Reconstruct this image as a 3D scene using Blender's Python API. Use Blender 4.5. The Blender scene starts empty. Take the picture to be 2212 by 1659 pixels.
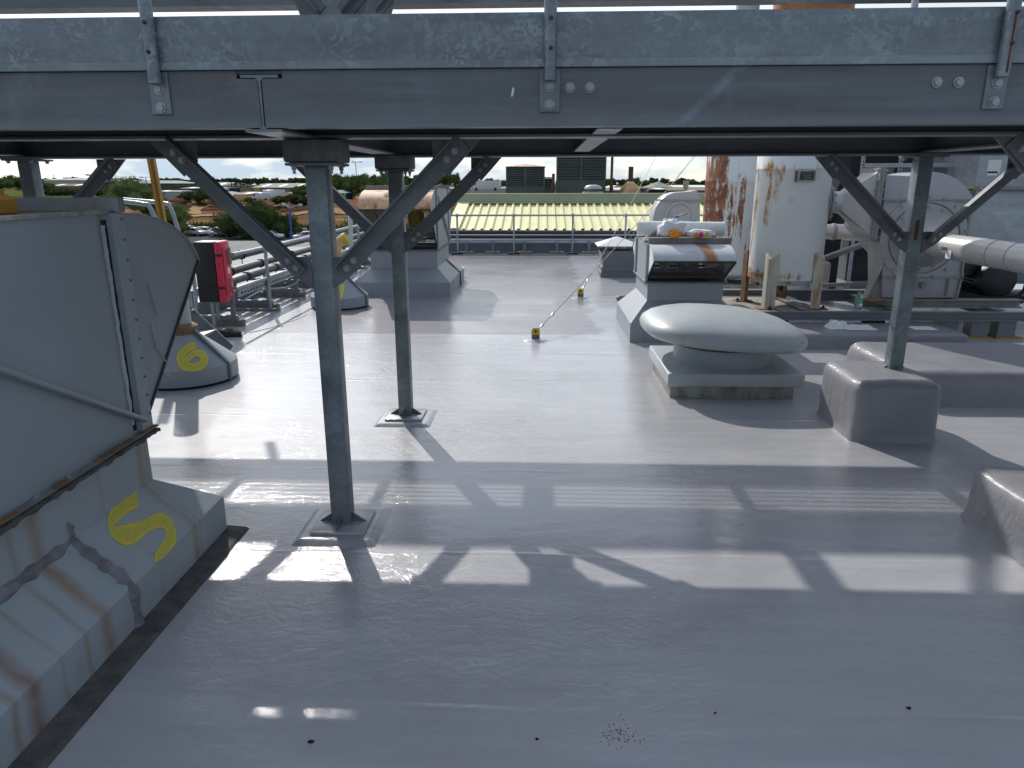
import bpy, bmesh, math, random
from mathutils import Vector, Matrix
rnd = random.Random(7)
R_ = math.radians
scene = bpy.context.scene

# ---------------------------------------------------------------- camera
EYE = Vector((0, 0, 1.75)); FOC = 1550.0; PITCH = R_(15.6); YAW = R_(2.3); ROLL = R_(0.15)
cam_d = bpy.data.cameras.new("camera"); cam = bpy.data.objects.new("camera", cam_d)
scene.collection.objects.link(cam); scene.camera = cam
cam.rotation_mode = 'XYZ'
_f0 = Vector((-math.sin(YAW), math.cos(YAW), 0)); _r0 = Vector((math.cos(YAW), math.sin(YAW), 0)); _z = Vector((0, 0, 1))
FW = _f0 * math.cos(PITCH) - _z * math.sin(PITCH)
_up = _z * math.cos(PITCH) + _f0 * math.sin(PITCH)
RT = _r0 * math.cos(ROLL) - _up * math.sin(ROLL); UP = _up * math.cos(ROLL) + _r0 * math.sin(ROLL)
mw = Matrix((RT, UP, -FW)).transposed().to_4x4(); mw.translation = EYE
cam.matrix_world = mw
cam_d.sensor_width = 36; cam_d.lens = 36 * FOC / 2212; cam_d.clip_start = 0.05; cam_d.clip_end = 9000

# measured points of the place (survey from the photograph)
def ray(px, py): return FW + RT * ((px - 1106) / FOC) - UP * ((py - 829.5) / FOC)
def G(px, py, z=0.0):
    d = ray(px, py); return EYE + d * ((z - EYE.z) / d.z)
def P(px, py, y):
    d = ray(px, py); return EYE + d * (y / d.y)
def PX(px, py, x):
    d = ray(px, py); return EYE + d * (x / d.x)

# ---------------------------------------------------------------- light
SUN = Vector((-0.60, 1.27, 1.0)).normalized()
sun_d = bpy.data.lights.new("sun", 'SUN'); sun = bpy.data.objects.new("sun", sun_d)
scene.collection.objects.link(sun)
sun_d.energy = 2.0; sun_d.angle = R_(0.53); sun_d.color = (1.0, 0.96, 0.9)
sun.rotation_mode = 'QUATERNION'; sun.rotation_quaternion = (-SUN).to_track_quat('-Z', 'Y'); sun.location = (0, 0, 60)
w = bpy.data.worlds.new("World"); scene.world = w; w.use_nodes = True
wt = w.node_tree; wt.nodes.clear()
wo = wt.nodes.new('ShaderNodeOutputWorld'); wb = wt.nodes.new('ShaderNodeBackground')
sky = wt.nodes.new('ShaderNodeTexSky'); sky.sky_type = 'NISHITA'; sky.sun_disc = False
sky.sun_elevation = math.asin(SUN.z); sky.sun_rotation = math.atan2(SUN.x, SUN.y)
sky.air_density = 1.0; sky.dust_density = 0.6; sky.ozone_density = 2.5
tc = wt.nodes.new('ShaderNodeTexCoord'); mp = wt.nodes.new('ShaderNodeMapping'); mp.inputs['Scale'].default_value = (1.6, 1.6, 5.5)
nz = wt.nodes.new('ShaderNodeTexNoise'); nz.inputs['Scale'].default_value = 2.1; nz.inputs['Detail'].default_value = 7; nz.inputs['Roughness'].default_value = 0.58
rp = wt.nodes.new('ShaderNodeValToRGB'); rp.color_ramp.elements[0].position = 0.36; rp.color_ramp.elements[1].position = 0.64
mx = wt.nodes.new('ShaderNodeMix'); mx.data_type = 'RGBA'; 
vd = wt.nodes.new('ShaderNodeVectorMath'); vd.operation = 'DOT_PRODUCT'; vd.inputs[1].default_value = SUN
vr = wt.nodes.new('ShaderNodeMapRange'); vr.inputs[1].default_value = -0.3; vr.inputs[2].default_value = 0.9; vr.inputs[3].default_value = 0.30; vr.inputs[4].default_value = 0.94
vs_ = wt.nodes.new('ShaderNodeVectorMath'); vs_.operation = 'SCALE'; cg = wt.nodes.new('ShaderNodeValToRGB'); cg.color_ramp.elements[0].color = (0.30, 0.365, 0.425, 1); cg.color_ramp.elements[0].position = 0.02; cg.color_ramp.elements[1].color = (0.60, 0.605, 0.60, 1); cg.color_ramp.elements[1].position = 0.30
# bright broken cloud low down, thinner cloud towards the zenith
spz = wt.nodes.new('ShaderNodeSeparateXYZ'); el = wt.nodes.new('ShaderNodeValToRGB')
e_ = el.color_ramp.elements; e_[0].position = 0.0; e_[0].color = (0.95,) * 3 + (1,); e_[1].position = 0.78; e_[1].color = (0.38,) * 3 + (1,)
e2 = e_.new(0.36); e2.color = (0.70,) * 3 + (1,)
cl = wt.nodes.new('ShaderNodeMath'); cl.operation = 'MULTIPLY'; cb = wt.nodes.new('ShaderNodeMapRange'); cb.inputs[3].default_value = 0.45; cb.inputs[4].default_value = 1.35
L = wt.links.new
L(tc.outputs['Generated'], spz.inputs[0])
L(tc.outputs['Generated'], mp.inputs['Vector']); L(mp.outputs['Vector'], nz.inputs['Vector']); L(nz.outputs['Fac'], rp.inputs['Fac'])
L(spz.outputs[2], el.inputs['Fac']); L(rp.outputs['Color'], cb.inputs[0])
L(cb.outputs[0], cl.inputs[0]); L(el.outputs['Color'], cl.inputs[1])
L(tc.outputs['Generated'], vd.inputs[0]); L(vd.outputs['Value'], vr.inputs[0]); L(spz.outputs[2], cg.inputs['Fac']); L(cg.outputs['Color'], vs_.inputs[0]); vm10 = wt.nodes.new('ShaderNodeMath'); vm10.operation = 'MULTIPLY'; vm10.inputs[1].default_value = 10.0; L(vr.outputs[0], vm10.inputs[0]); L(vm10.outputs[0], vs_.inputs['Scale']); L(vs_.outputs[0], mx.inputs[7])
L(cl.outputs[0], mx.inputs[0]); L(sky.outputs['Color'], mx.inputs[6]); L(mx.outputs[2], wb.inputs['Color']); L(wb.outputs['Background'], wo.inputs['Surface'])
wb.inputs['Strength'].default_value = 0.128
scene.view_settings.view_transform = 'Standard'; scene.view_settings.look = 'None'
scene.view_settings.exposure = 0.80; scene.view_settings.gamma = 1.0
scene.cycles.max_bounces = 8

# ---------------------------------------------------------------- materials
class Nodes:
    def __init__(s, name):
        s.m = bpy.data.materials.new(name); s.m.use_nodes = True; s.t = s.m.node_tree
        s.b = s.t.nodes['Principled BSDF']; s.out = s.t.nodes['Material Output']
        s.tc = s.t.nodes.new('ShaderNodeTexCoord'); s.co = s.tc.outputs['Object']
    def link(s, a, b): s.t.links.new(a, b)
    def setv(s, sock, v):
        if isinstance(v, bpy.types.NodeSocket): s.link(v, sock)
        else:
            if isinstance(v, (tuple, list)) and len(v) == 3 and sock.type == 'RGBA': v = (*v, 1)
            sock.default_value = v
    def scale(s, sx, sy, sz, loc=(0, 0, 0)):
        n = s.t.nodes.new('ShaderNodeMapping'); n.inputs['Scale'].default_value = (sx, sy, sz); n.inputs['Location'].default_value = loc
        s.link(s.co, n.inputs['Vector']); return n.outputs['Vector']
    def noise(s, sc, det=4, ro=0.55, vec=None, dist=0.0):
        n = s.t.nodes.new('ShaderNodeTexNoise'); n.inputs['Scale'].default_value = sc; n.inputs['Detail'].default_value = det
        n.inputs['Roughness'].default_value = ro; n.inputs['Distortion'].default_value = dist
        s.link(vec or s.co, n.inputs['Vector']); return n.outputs['Fac']
    def voro(s, sc, vec=None, out='Color', feat='F1'):
        n = s.t.nodes.new('ShaderNodeTexVoronoi'); n.feature = feat; n.inputs['Scale'].default_value = sc
        s.link(vec or s.co, n.inputs['Vector']); return n.outputs[out]
    def ramp(s, f, *stops):
        n = s.t.nodes.new('ShaderNodeValToRGB'); e = n.color_ramp.elements
        while len(e) < len(stops): e.new(0.5)
        for i, (p, c) in enumerate(stops):
            e[i].position = p
            if not isinstance(c, (tuple, list)): c = (c, c, c)
            e[i].color = (*c, 1)
        s.link(f, n.inputs['Fac']); return n.outputs['Color']
    def mix(s, f, a, b, mode='MIX'):
        n = s.t.nodes.new('ShaderNodeMix'); n.data_type = 'RGBA'; n.blend_type = mode
        s.setv(n.inputs[0], f); s.setv(n.inputs[6], a); s.setv(n.inputs[7], b); return n.outputs[2]
    def math(s, op, a, b=0.0):
        n = s.t.nodes.new('ShaderNodeMath'); n.operation = op; s.setv(n.inputs[0], a); s.setv(n.inputs[1], b); return n.outputs[0]
    def sep(s):
        n = s.t.nodes.new('ShaderNodeSeparateXYZ'); s.link(s.co, n.inputs[0]); return n.outputs
    def band(s, v, lo, hi, soft=0.02):
        a = s.t.nodes.new('ShaderNodeMapRange'); a.inputs[1].default_value = lo - soft; a.inputs[2].default_value = lo + soft; s.link(v, a.inputs[0])
        b = s.t.nodes.new('ShaderNodeMapRange'); b.inputs[1].default_value = hi + soft; b.inputs[2].default_value = hi - soft; s.link(v, b.inputs[0])
        return s.math('MULTIPLY', a.outputs[0], b.outputs[0])
    def bump(s, h, strength=0.3, dist=0.01, prev=None):
        n = s.t.nodes.new('ShaderNodeBump'); n.inputs['Strength'].default_value = strength; n.inputs['Distance'].default_value = dist
        s.link(h, n.inputs['Height'])
        if prev is not None: s.link(prev, n.inputs['Normal'])
        return n.outputs['Normal']
    def done(s, col, rough, metal=0.0, normal=None, spec=0.5):
        s.setv(s.b.inputs['Base Color'], col); s.setv(s.b.inputs['Roughness'], rough); s.setv(s.b.inputs['Metallic'], metal)
        s.b.inputs['Specular IOR Level'].default_value = spec
        if normal is not None: s.link(normal, s.b.inputs['Normal'])
        return s.m
def sc3(c, k): return tuple(min(1, x * k) for x in c)
RUST = (0.23, 0.085, 0.028); RUST2 = (0.42, 0.21, 0.085)
def generic(name, col, rough=0.5, metal=0.0, var=0.18, scale=3.0, rust=0.0, dirt=0.0, bump=0.0, rsc=2.5, stretch=0.25, spec=0.5, dirtcol=(0.08, 0.075, 0.065)):
    s = Nodes(name)
    n1 = s.noise(scale, 6, 0.6)
    c = s.mix(s.ramp(n1, (0.3, 0.0), (0.7, 1.0)), sc3(col, 1 - var), sc3(col, 1 + var))
    r = rough
    if dirt:
        d = s.noise(scale * 1.7, 8, 0.65, s.scale(1, 1, stretch, (3, 1, 7)))
        c = s.mix(s.ramp(d, (0.60 - 0.22 * dirt, 0.0), (0.80 - 0.1 * dirt, min(1, dirt))), c, dirtcol)
    if rust:
        d = s.noise(rsc, 9, 0.68, s.scale(1, 1, stretch, (11, 5, 2)))
        f = s.ramp(d, (0.70 - 0.25 * rust, 0.0), (0.76 - 0.22 * rust, 1.0))
        rc = s.mix(s.noise(rsc * 6, 5), RUST, RUST2)
        c = s.mix(f, c, rc); r = s.mix(f, (rough,) * 3, (0.85,) * 3)
    nm = s.bump(s.noise(scale * 14, 4), bump, 0.01) if bump else None
    return s.done(c, r, metal, nm, spec)
def galv(name, base=(0.22, 0.245, 0.265), lift=1.35, sc=26.0, rough=0.42, metal=0.35, patch=0.5, stain=0.35):
    s = Nodes(name)
    big = s.noise(1.5, 7, 0.62, s.scale(0.45, 1, 3.2))
    c = s.mix(s.ramp(big, (0.32, 0.0), (0.68, 1.0)), sc3(base, 0.66), sc3(base, 1.2))
    n = s.noise(6, 3, 0.5)
    warp = s.t.nodes.new('ShaderNodeMix'); warp.data_type = 'VECTOR'; warp.inputs[0].default_value = 0.12
    s.link(s.co, warp.inputs[4])
    nz_ = s.t.nodes.new('ShaderNodeTexNoise'); nz_.inputs['Scale'].default_value = sc * 0.6; nz_.inputs['Detail'].default_value = 3; s.link(s.co, nz_.inputs['Vector'])
    s.link(nz_.outputs['Color'], warp.inputs[5])
    v = s.voro(sc, warp.outputs[1]); sp = s.t.nodes.new('ShaderNodeSeparateColor'); s.link(v, sp.inputs[0])
    f = s.math('MULTIPLY', s.ramp(sp.outputs[0], (0.40, 0.0), (0.98, 1.0)), s.ramp(n, (0.34, 0.15), (0.68, 1.0)))
    f = s.math('MULTIPLY', f, patch)
    c = s.mix(f, c, sc3(base, lift))
    st = s.noise(2.2, 7, 0.65, s.scale(0.5, 1, 1, (4, 9, 1)))
    c = s.mix(s.ramp(st, (0.52, 0.0), (0.75, stain)), c, sc3((0.115, 0.108, 0.105), 1.0))
    run = s.noise(5.0, 9, 0.75, s.scale(0.5, 1, 1.6, (9, 2, 5)))
    c = s.mix(s.ramp(run, (0.54, 0.0), (0.74, 0.16)), c, sc3(base, 1.45))
    grit = s.noise(60, 3, 0.6); c = s.mix(s.ramp(grit, (0.3, 0.0), (0.7, 0.28)), c, sc3(base, 0.75))
    r = s.ramp(s.noise(9, 4), (0.3, rough - 0.08), (0.7, rough + 0.12))
    return s.done(c, r, metal, s.bump(s.noise(40, 3), 0.05, 0.01))

def mat_fascia():
    """galvanised channel web: long horizontal bands, dull stains and two pale rub marks"""
    s = Nodes('banded_galvanised_channel'); x, y, z = s.sep(); base = (0.165, 0.182, 0.196)
    b1 = s.noise(2.6, 7, 0.6, s.scale(0.16, 1, 3.2)); c = s.mix(s.ramp(b1, (0.30, 0.0), (0.70, 1.0)), (0.085, 0.086, 0.09), (0.18, 0.204, 0.222))
    b2 = s.noise(1.1, 6, 0.62, s.scale(0.7, 1, 1.2, (3, 0, 4))); c = s.mix(s.ramp(b2, (0.50, 0.0), (0.66, 0.55)), c, (0.115, 0.11, 0.105))
    b3 = s.noise(7, 8, 0.72, s.scale(0.8, 1, 1.4)); c = s.mix(s.ramp(b3, (0.55, 0.0), (0.75, 0.35)), c, (0.27, 0.305, 0.33))
    low = s.t.nodes.new('ShaderNodeMapRange'); low.inputs[1].default_value = 2.005; low.inputs[2].default_value = 1.965; s.link(z, low.inputs[0])
    c = s.mix(s.math('MULTIPLY', low.outputs[0], 0.5), c, (0.23, 0.26, 0.28))
    nn = s.ramp(s.noise(16, 6, 0.7), (0.35, 0.0), (0.6, 1.0))
    for pa, pb, wd, k in (((1480, 255), (1590, 155), 0.035, 0.75), ((20, 250), (60, 170), 0.10, 0.45)):
        a = P(*pa, 2.9); e = P(*pb, 2.9); sl = (e.x - a.x) / (e.z - a.z)
        t = s.math('SUBTRACT', s.math('SUBTRACT', x, a.x), s.math('MULTIPLY', s.math('SUBTRACT', z, a.z), sl))
        f = s.math('MULTIPLY', s.math('MULTIPLY', s.band(t, -wd * .4, wd * .4, wd * .7), nn), k); c = s.mix(f, c, (0.34, 0.39, 0.43))
    return s.done(c, s.ramp(s.noise(9, 4), (0.3, 0.42), (0.7, 0.58)), 0.15, s.bump(s.noise(30, 3), 0.05, 0.01))
def mat_floor(name='grey_roof_coating', dull=0.0):
    s = Nodes(name); x, y, z = s.sep()
    lap = s.noise(1.6, 5, 0.6); lap2 = s.noise(0.45, 4, 0.6)
    streak = s.noise(1.0, 7, 0.62, s.scale(1.1, 9.0, 1))
    base = s.mix(s.ramp(lap2, (0.35, 0.0), (0.65, 1.0)), (0.375, 0.373, 0.392), (0.415, 0.414, 0.43))
    base = s.mix(s.ramp(streak, (0.40, 0.0), (0.66, 0.75)), base, (0.462, 0.463, 0.476))
    # older, darker coat beyond a lap line
    yw = s.math('ADD', y, s.math('MULTIPLY', lap, 0.12)); xw = s.math('ADD', x, s.math('MULTIPLY', lap, 0.7))
    old = s.math('MULTIPLY', s.band(yw, 8.55, 40, 0.015), s.band(xw, -2.95, 1.05, 0.04))
    oldm = s.math('MULTIPLY', old, 0.95)
    base = s.mix(oldm, base, (0.235, 0.222, 0.234))
    # scuffs and specks
    sp = s.voro(2.3, None, 'Distance'); base = s.mix(s.ramp(sp, (0.008, 1.0), (0.014, 0.0)), base, (0.03, 0.03, 0.03))
    dirt = s.noise(3.3, 9, 0.7); base = s.mix(s.ramp(dirt, (0.64, 0.0), (0.76, 0.5)), base, (0.19, 0.185, 0.18))
    r = s.ramp(s.noise(1.7, 6, 0.65, s.scale(1, 3, 1, (2, 2, 0))), (0.3, 0.045), (0.7, 0.12))
    r = s.mix(oldm, r, s.math('ADD', r, 0.02))
    patch = s.ramp(s.noise(0.55, 5, 0.6, s.scale(1, 1, 1, (7, 1, 0))), (0.40, 0.15), (0.62, 1.0))
    lapn = s.math('ADD', y, s.math('MULTIPLY', s.noise(0.9, 4), 0.16))
    fr = s.t.nodes.new('ShaderNodeMath'); fr.operation = 'FRACT'; s.link(s.math('DIVIDE', lapn, 1.07), fr.inputs[0])
    lapx = s.math('ADD', x, s.math('MULTIPLY', s.noise(1.3, 4, 0.5, s.scale(1, 1, 1, (5, 5, 0))), 0.2))
    fx_ = s.t.nodes.new('ShaderNodeMath'); fx_.operation = 'FRACT'; s.link(s.math('DIVIDE', lapx, 2.3), fx_.inputs[0])
    ridge = s.math('ADD', s.band(fr.outputs[0], 0.02, 0.035, 0.012), s.math('MULTIPLY', s.band(fx_.outputs[0], 0.02, 0.028, 0.006), 0.25))
    ridge = s.math('MULTIPLY', ridge, s.ramp(s.noise(0.8, 3, 0.5, s.scale(1, 1, 1, (3, 8, 0))), (0.42, 0.0), (0.6, 1.0)))
    b0 = s.bump(ridge, 0.5, 0.006)
    b1 = s.bump(s.noise(1.1, 6, 0.5, s.scale(1, 1.9, 1), 0.8), 0.17, 0.03, b0)
    w1 = s.math('MULTIPLY', s.noise(11, 5, 0.62, s.scale(1, 1.5, 1), 1.6), patch)
    b2 = s.bump(w1, 0.30, 0.016, b1)
    w2 = s.math('MULTIPLY', s.noise(42, 4, 0.62, s.scale(1, 1.4, 1), 2.0), patch)
    b3 = s.bump(w2, 0.20, 0.006, b2)
    stain = s.noise(0.8, 8, 0.68, s.scale(1, 1, 1, (12, 4, 0))); base = s.mix(s.ramp(stain, (0.48, 0.0), (0.66, 0.5)), base, (0.31, 0.305, 0.312))
    sp2 = s.voro(0.9, s.scale(1, 1, 1, (3.1, 1.7, 0)), 'Distance'); base = s.mix(s.math('MULTIPLY', s.ramp(sp2, (0.02, 0.7), (0.06, 0.0)), s.ramp(s.noise(30, 5), (0.45, 0.0), (0.55, 1.0))), base, (0.10, 0.09, 0.075))
    if dull: b3 = s.bump(s.noise(9, 6, 0.65), 0.45, 0.02, b3)
    if dull: base = s.mix(dull, base, (0.125, 0.122, 0.138))
    s.b.inputs['Coat Weight'].default_value = 0.82 - dull; s.b.inputs['Coat IOR'].default_value = 1.55; s.setv(s.b.inputs['Coat Roughness'], r); s.link(b3, s.b.inputs['Coat Normal'])
    return s.done(base, 0.45, 0, b3, 0.15)
MAT = {}
def mk():
    A = MAT
    A['floor'] = mat_floor(); A['floor_old'] = mat_floor('older_darker_roof_coating', 0.5)
    A['galv'] = galv('galvanised_steel')
    A['galv_spangle'] = galv('spangled_galvanised_steel', (0.225, 0.258, 0.28), 1.7, 44, patch=0.75, stain=0.6)
    A['galv_dull'] = galv('dull_galvanised_steel', (0.17, 0.184, 0.196), 1.35, 30, rough=0.5, metal=0.2, patch=0.3, stain=0.85)
    A['fascia'] = mat_fascia(); A['galv_strip'] = galv('bright_spangled_strip', (0.27, 0.31, 0.33), 1.5, 40, patch=0.8, stain=0.3)
    A['galv_bolt'] = galv('bolt_zinc', (0.38, 0.40, 0.41), 1.2, 40, rough=0.4)
    A['galv_post'] = galv('post_galvanised_steel', (0.215, 0.25, 0.262), 1.7, 30, rough=0.42, metal=0.25, patch=0.6, stain=0.1)
    A['galv_light'] = galv('bright_galvanised_sheet', (0.42, 0.45, 0.47), 1.2, 12, rough=0.45, metal=0.3, patch=0.5, stain=0.15)
    A['galv_tube'] = galv('galvanised_tube', (0.40, 0.44, 0.47), 1.2, 30, rough=0.38, metal=0.4, stain=0.1)
    A['rust'] = generic('rust', (0.16, 0.055, 0.03), 0.85, var=0.4, scale=20, bump=0.3)
    A['rustbolt'] = generic('rusted_bolt', (0.10, 0.04, 0.03), 0.7, var=0.4, scale=30)
    A['pad'] = generic('mouldy_packing', (0.17, 0.185, 0.18), 0.75, var=0.3, scale=6, dirt=0.9, bump=0.2, stretch=0.6)
    A['sheet'] = generic('grey_painted_sheet', (0.31, 0.345, 0.37), 0.5, var=0.06, scale=1.6, dirt=0.25, stretch=0.3, dirtcol=(0.2, 0.19, 0.15))
    A['sheet_dk'] = generic('dark_grey_painted_sheet', (0.16, 0.175, 0.19), 0.55, var=0.08, scale=2, dirt=0.2)
    A['rail_dirty'] = generic('lichened_grey_rail', (0.24, 0.25, 0.25), 0.7, var=0.1, scale=3, dirt=0.75, dirtcol=(0.16, 0.125, 0.07), stretch=0.6)
    A['sheet_top'] = generic('rust_stained_top_sheet', (0.19, 0.14, 0.095), 0.8, var=0.3, scale=3, rust=0.3, dirt=0.5)
    A['rustsheet'] = generic('rusted_cowl_sheet', (0.66, 0.40, 0.23), 0.65, var=0.3, scale=5, rust=0.6, rsc=3.0, stretch=0.5)
    A['sealant'] = generic('grey_sealant', (0.235, 0.228, 0.245), 0.6, var=0.35, scale=14, bump=0.6, dirt=0.5)
    A['black'] = generic('black_plastic', (0.018, 0.018, 0.02), 0.45, var=0.2)
    A['blackwire'] = generic('dark_wire', (0.035, 0.035, 0.037), 0.5, 0.2)
    A['dark'] = generic('dark_void', (0.02, 0.02, 0.022), 0.8)
    A['gap'] = generic('rotten_joint_gap', (0.012, 0.012, 0.012), 0.9)
    A['grime'] = generic('grimy_kerb', (0.09, 0.085, 0.08), 0.8, var=0.5, scale=12, bump=0.5, dirt=0.5)
    A['concrete'] = generic('concrete', (0.33, 0.32, 0.30), 0.85, var=0.2, scale=7, bump=0.3, dirt=0.5)
    A['timber'] = generic('weathered_timber', (0.22, 0.20, 0.16), 0.85, var=0.35, scale=9, bump=0.3, dirt=0.5)
    A['yellow'] = generic('yellow_paint', (0.62, 0.43, 0.03), 0.55, var=0.1, rust=0.08)
    A['yellowpole'] = generic('worn_yellow_steel', (0.42, 0.23, 0.03), 0.6, var=0.15, rust=0.35, rsc=5, stretch=0.15)
    A['lagging'] = generic('dark_lagged_pipe', (0.075, 0.078, 0.085), 0.45, var=0.25, scale=4)
    A['wire'] = generic('steel_wire', (0.30, 0.30, 0.27), 0.45, 0.5)
    A['stainless'] = generic('brushed_stainless', (0.56, 0.54, 0.515), 0.36, 0.4, var=0.06, scale=5, dirt=0.15, dirtcol=(0.35, 0.3, 0.25))
    A['fan'] = generic('pale_grey_fan_paint', (0.44, 0.43, 0.435), 0.42, 0.1, var=0.06, scale=2, dirt=0.25, dirtcol=(0.25, 0.22, 0.18))
    A['fan_edge'] = generic('stained_fan_flange', (0.33, 0.31, 0.29), 0.55, 0.1, var=0.15, scale=8, dirt=0.6, rust=0.1, dirtcol=(0.2, 0.15, 0.1))
    A['tank'] = generic('cream_tank_paint', (0.62, 0.63, 0.60), 0.42, 0, var=0.06, scale=2, rust=0.42, rsc=3.2, dirt=0.45, dirtcol=(0.40, 0.38, 0.30), stretch=0.4)
    A['leg_rust'] = generic('rust_streaked_leg', (0.58, 0.55, 0.46), 0.55, 0, var=0.1, scale=4, rust=0.75, rsc=4, dirt=0.8, dirtcol=(0.42, 0.33, 0.17), stretch=0.2)
    A['leg_dark'] = generic('rusted_leg', (0.22, 0.13, 0.06), 0.75, 0, var=0.3, scale=6, rust=0.5, rsc=5)
    A['orange_stack'] = generic('orange_rusted_stack', (0.40, 0.14, 0.03), 0.6, var=0.2, scale=6, stretch=0.1, dirt=0.2)
    A['skid'] = generic('grey_skid_steel', (0.22, 0.235, 0.25), 0.5, 0.1, var=0.1, dirt=0.3)
    A['cap'] = A['dome'] = generic('pale_grp_cap', (0.43, 0.465, 0.475), 0.42, 0, var=0.07, scale=2.5, dirt=0.5, dirtcol=(0.32, 0.32, 0.30), stretch=0.8)
    A['curb'] = generic('stained_vent_kerb', (0.36, 0.35, 0.31), 0.75, 0, var=0.2, scale=7, dirt=0.8, bump=0.3)
    A['white'] = generic('white_sheet', (0.75, 0.75, 0.74), 0.55, var=0.05)
    A['cloth'] = generic('white_cloth', (0.78, 0.80, 0.80), 0.85, var=0.06, scale=9, bump=0.4)
    A['orange'] = generic('orange_plastic', (0.85, 0.28, 0.02), 0.35, var=0.15, scale=12)
    A['red'] = generic('faded_red_plastic', (0.72, 0.035, 0.085), 0.35, var=0.06)
    A['reddark'] = generic('recess_red', (0.22, 0.02, 0.03), 0.4)
    A['brass'] = generic('weathered_sign', (0.24, 0.17, 0.07), 0.5, var=0.15)
    A['olive'] = generic('olive_ridge_sheet', (0.30, 0.335, 0.20), 0.55, var=0.07, scale=0.8, dirt=0.12)
    A['cream'] = generic('cream_profiled_sheet', (0.80, 0.75, 0.385), 0.5, var=0.07, scale=1.5, dirt=0.2, stretch=0.5, dirtcol=(0.38, 0.34, 0.18))
    A['parapet'] = generic('parapet_coating', (0.17, 0.185, 0.21), 0.5, var=0.08, scale=1, dirt=0.2)
    A['louvre'] = generic('dark_louvre', (0.10, 0.115, 0.11), 0.55, var=0.15)
    A['louvre_box'] = generic('dark_green_plenum', (0.085, 0.105, 0.09), 0.6, var=0.15)
    A['whiteroof'] = generic('weathered_white_roof', (0.52, 0.51, 0.455), 0.8, spec=0.0, var=0.08, scale=0.4, dirt=0.3, stretch=1, dirtcol=(0.4, 0.38, 0.3))
    A['brick'] = generic('buff_brick', (0.30, 0.24, 0.17), 0.85, spec=0.0, var=0.15, scale=2)
    A['glass'] = generic('dark_glass', (0.02, 0.025, 0.03), 0.08, 0, spec=0.8)
    A['tyre'] = generic('tyre', (0.02, 0.02, 0.02), 0.8)
    A['bluepaint'] = generic('blue_paint', (0.05, 0.10, 0.42), 0.5)
    A['lampgrey'] = generic('lamp_grey', (0.42, 0.44, 0.46), 0.45, 0.2)
    A['barkbrown'] = generic('bark', (0.07, 0.055, 0.04), 0.9, var=0.3)
    A['motor'] = generic('black_motor', (0.022, 0.023, 0.026), 0.4, 0.1, var=0.2)
    A['bluelabel'] = generic('blue_label', (0.05, 0.28, 0.62), 0.4)
    A['greenlabel'] = generic('green_label', (0.10, 0.45, 0.22), 0.4)
    A['whitepipe'] = generic('white_pipe_paint', (0.62, 0.62, 0.60), 0.45, var=0.06, rust=0.05)
mk()
def mat_streaked(name, col, bands, amount=0.5):
    """painted sheet with brown run-off streaks at given positions along y"""
    s = Nodes(name); x, y, z = s.sep()
    c = s.mix(s.ramp(s.noise(1.8, 6), (0.3, 0.0), (0.7, 1.0)), sc3(col, 0.9), sc3(col, 1.08))
    blot = s.noise(5, 8, 0.7); c = s.mix(s.ramp(blot, (0.60, 0.0), (0.70, 0.4)), c, (0.2, 0.2, 0.215))
    wob = s.math('ADD', y, s.math('MULTIPLY', s.noise(4, 3), 0.06))
    nf = s.ramp(s.noise(5, 6, 0.65), (0.25, 0.35), (0.6, 1.0))
    for (b, wd, k, cc) in bands:
        f = s.math('MULTIPLY', s.math('MULTIPLY', s.band(wob, b - wd, b + wd, wd * 0.9), nf), k * 0.82)
        c = s.mix(f, c, cc)
    return s.done(c, 0.5)
def mat_spray():
    s = Nodes('yellow_spray_paint')
    uv = s.t.nodes.new('ShaderNodeSeparateXYZ'); s.link(s.tc.outputs['UV'], uv.inputs[0])
    v = uv.outputs[1]
    e = s.ramp(v, (0.0, 0.0), (0.1, 0.95), (0.32, 0.78), (0.68, 0.78), (0.9, 0.95), (1.0, 0.0))
    n = s.ramp(s.noise(60, 5, 0.7), (0.25, 0.7), (0.6, 1.0)); a = s.math('MULTIPLY', e, n)
    s.setv(s.b.inputs['Alpha'], a)
    return s.done((0.80, 0.68, 0.06), 0.6)
def mat_tank_heavy():
    s = Nodes('heavily_rusted_tank_paint'); x, y, z = s.sep()
    c = s.mix(s.ramp(s.noise(2, 6), (0.3, 0.0), (0.7, 1.0)), (0.60, 0.63, 0.65), (0.70, 0.72, 0.72))
    n = s.noise(4.0, 10, 0.74, s.scale(1.6, 1.6, 0.2, (1.3, 0, 0.4)))
    tx = P(1522, 500, 11.0).x
    side = s.t.nodes.new('ShaderNodeMapRange'); side.inputs[1].default_value = tx; side.inputs[2].default_value = tx + 0.75; side.inputs[3].default_value = 0.22; side.inputs[4].default_value = -0.04; s.link(x, side.inputs[0])
    zb = s.math('MULTIPLY', s.band(z, 0.85, 1.55, 0.35), 0.10)
    f = s.math('ADD', s.math('ADD', n, side.outputs[0]), zb)
    f = s.ramp(f, (0.62, 0.0), (0.655, 1.0))
    rc = s.mix(s.ramp(s.noise(9, 6), (0.35, 0.0), (0.65, 1.0)), (0.15, 0.06, 0.03), (0.36, 0.15, 0.07))
    edge = s.noise(14, 8, 0.7, s.scale(1, 1, 0.4)); f2 = s.math('MULTIPLY', f, s.ramp(edge, (0.36, 0.0), (0.46, 1.0)))
    return s.done(s.mix(f2, c, rc), s.mix(f2, (0.42,) * 3, (0.85,) * 3))
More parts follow.
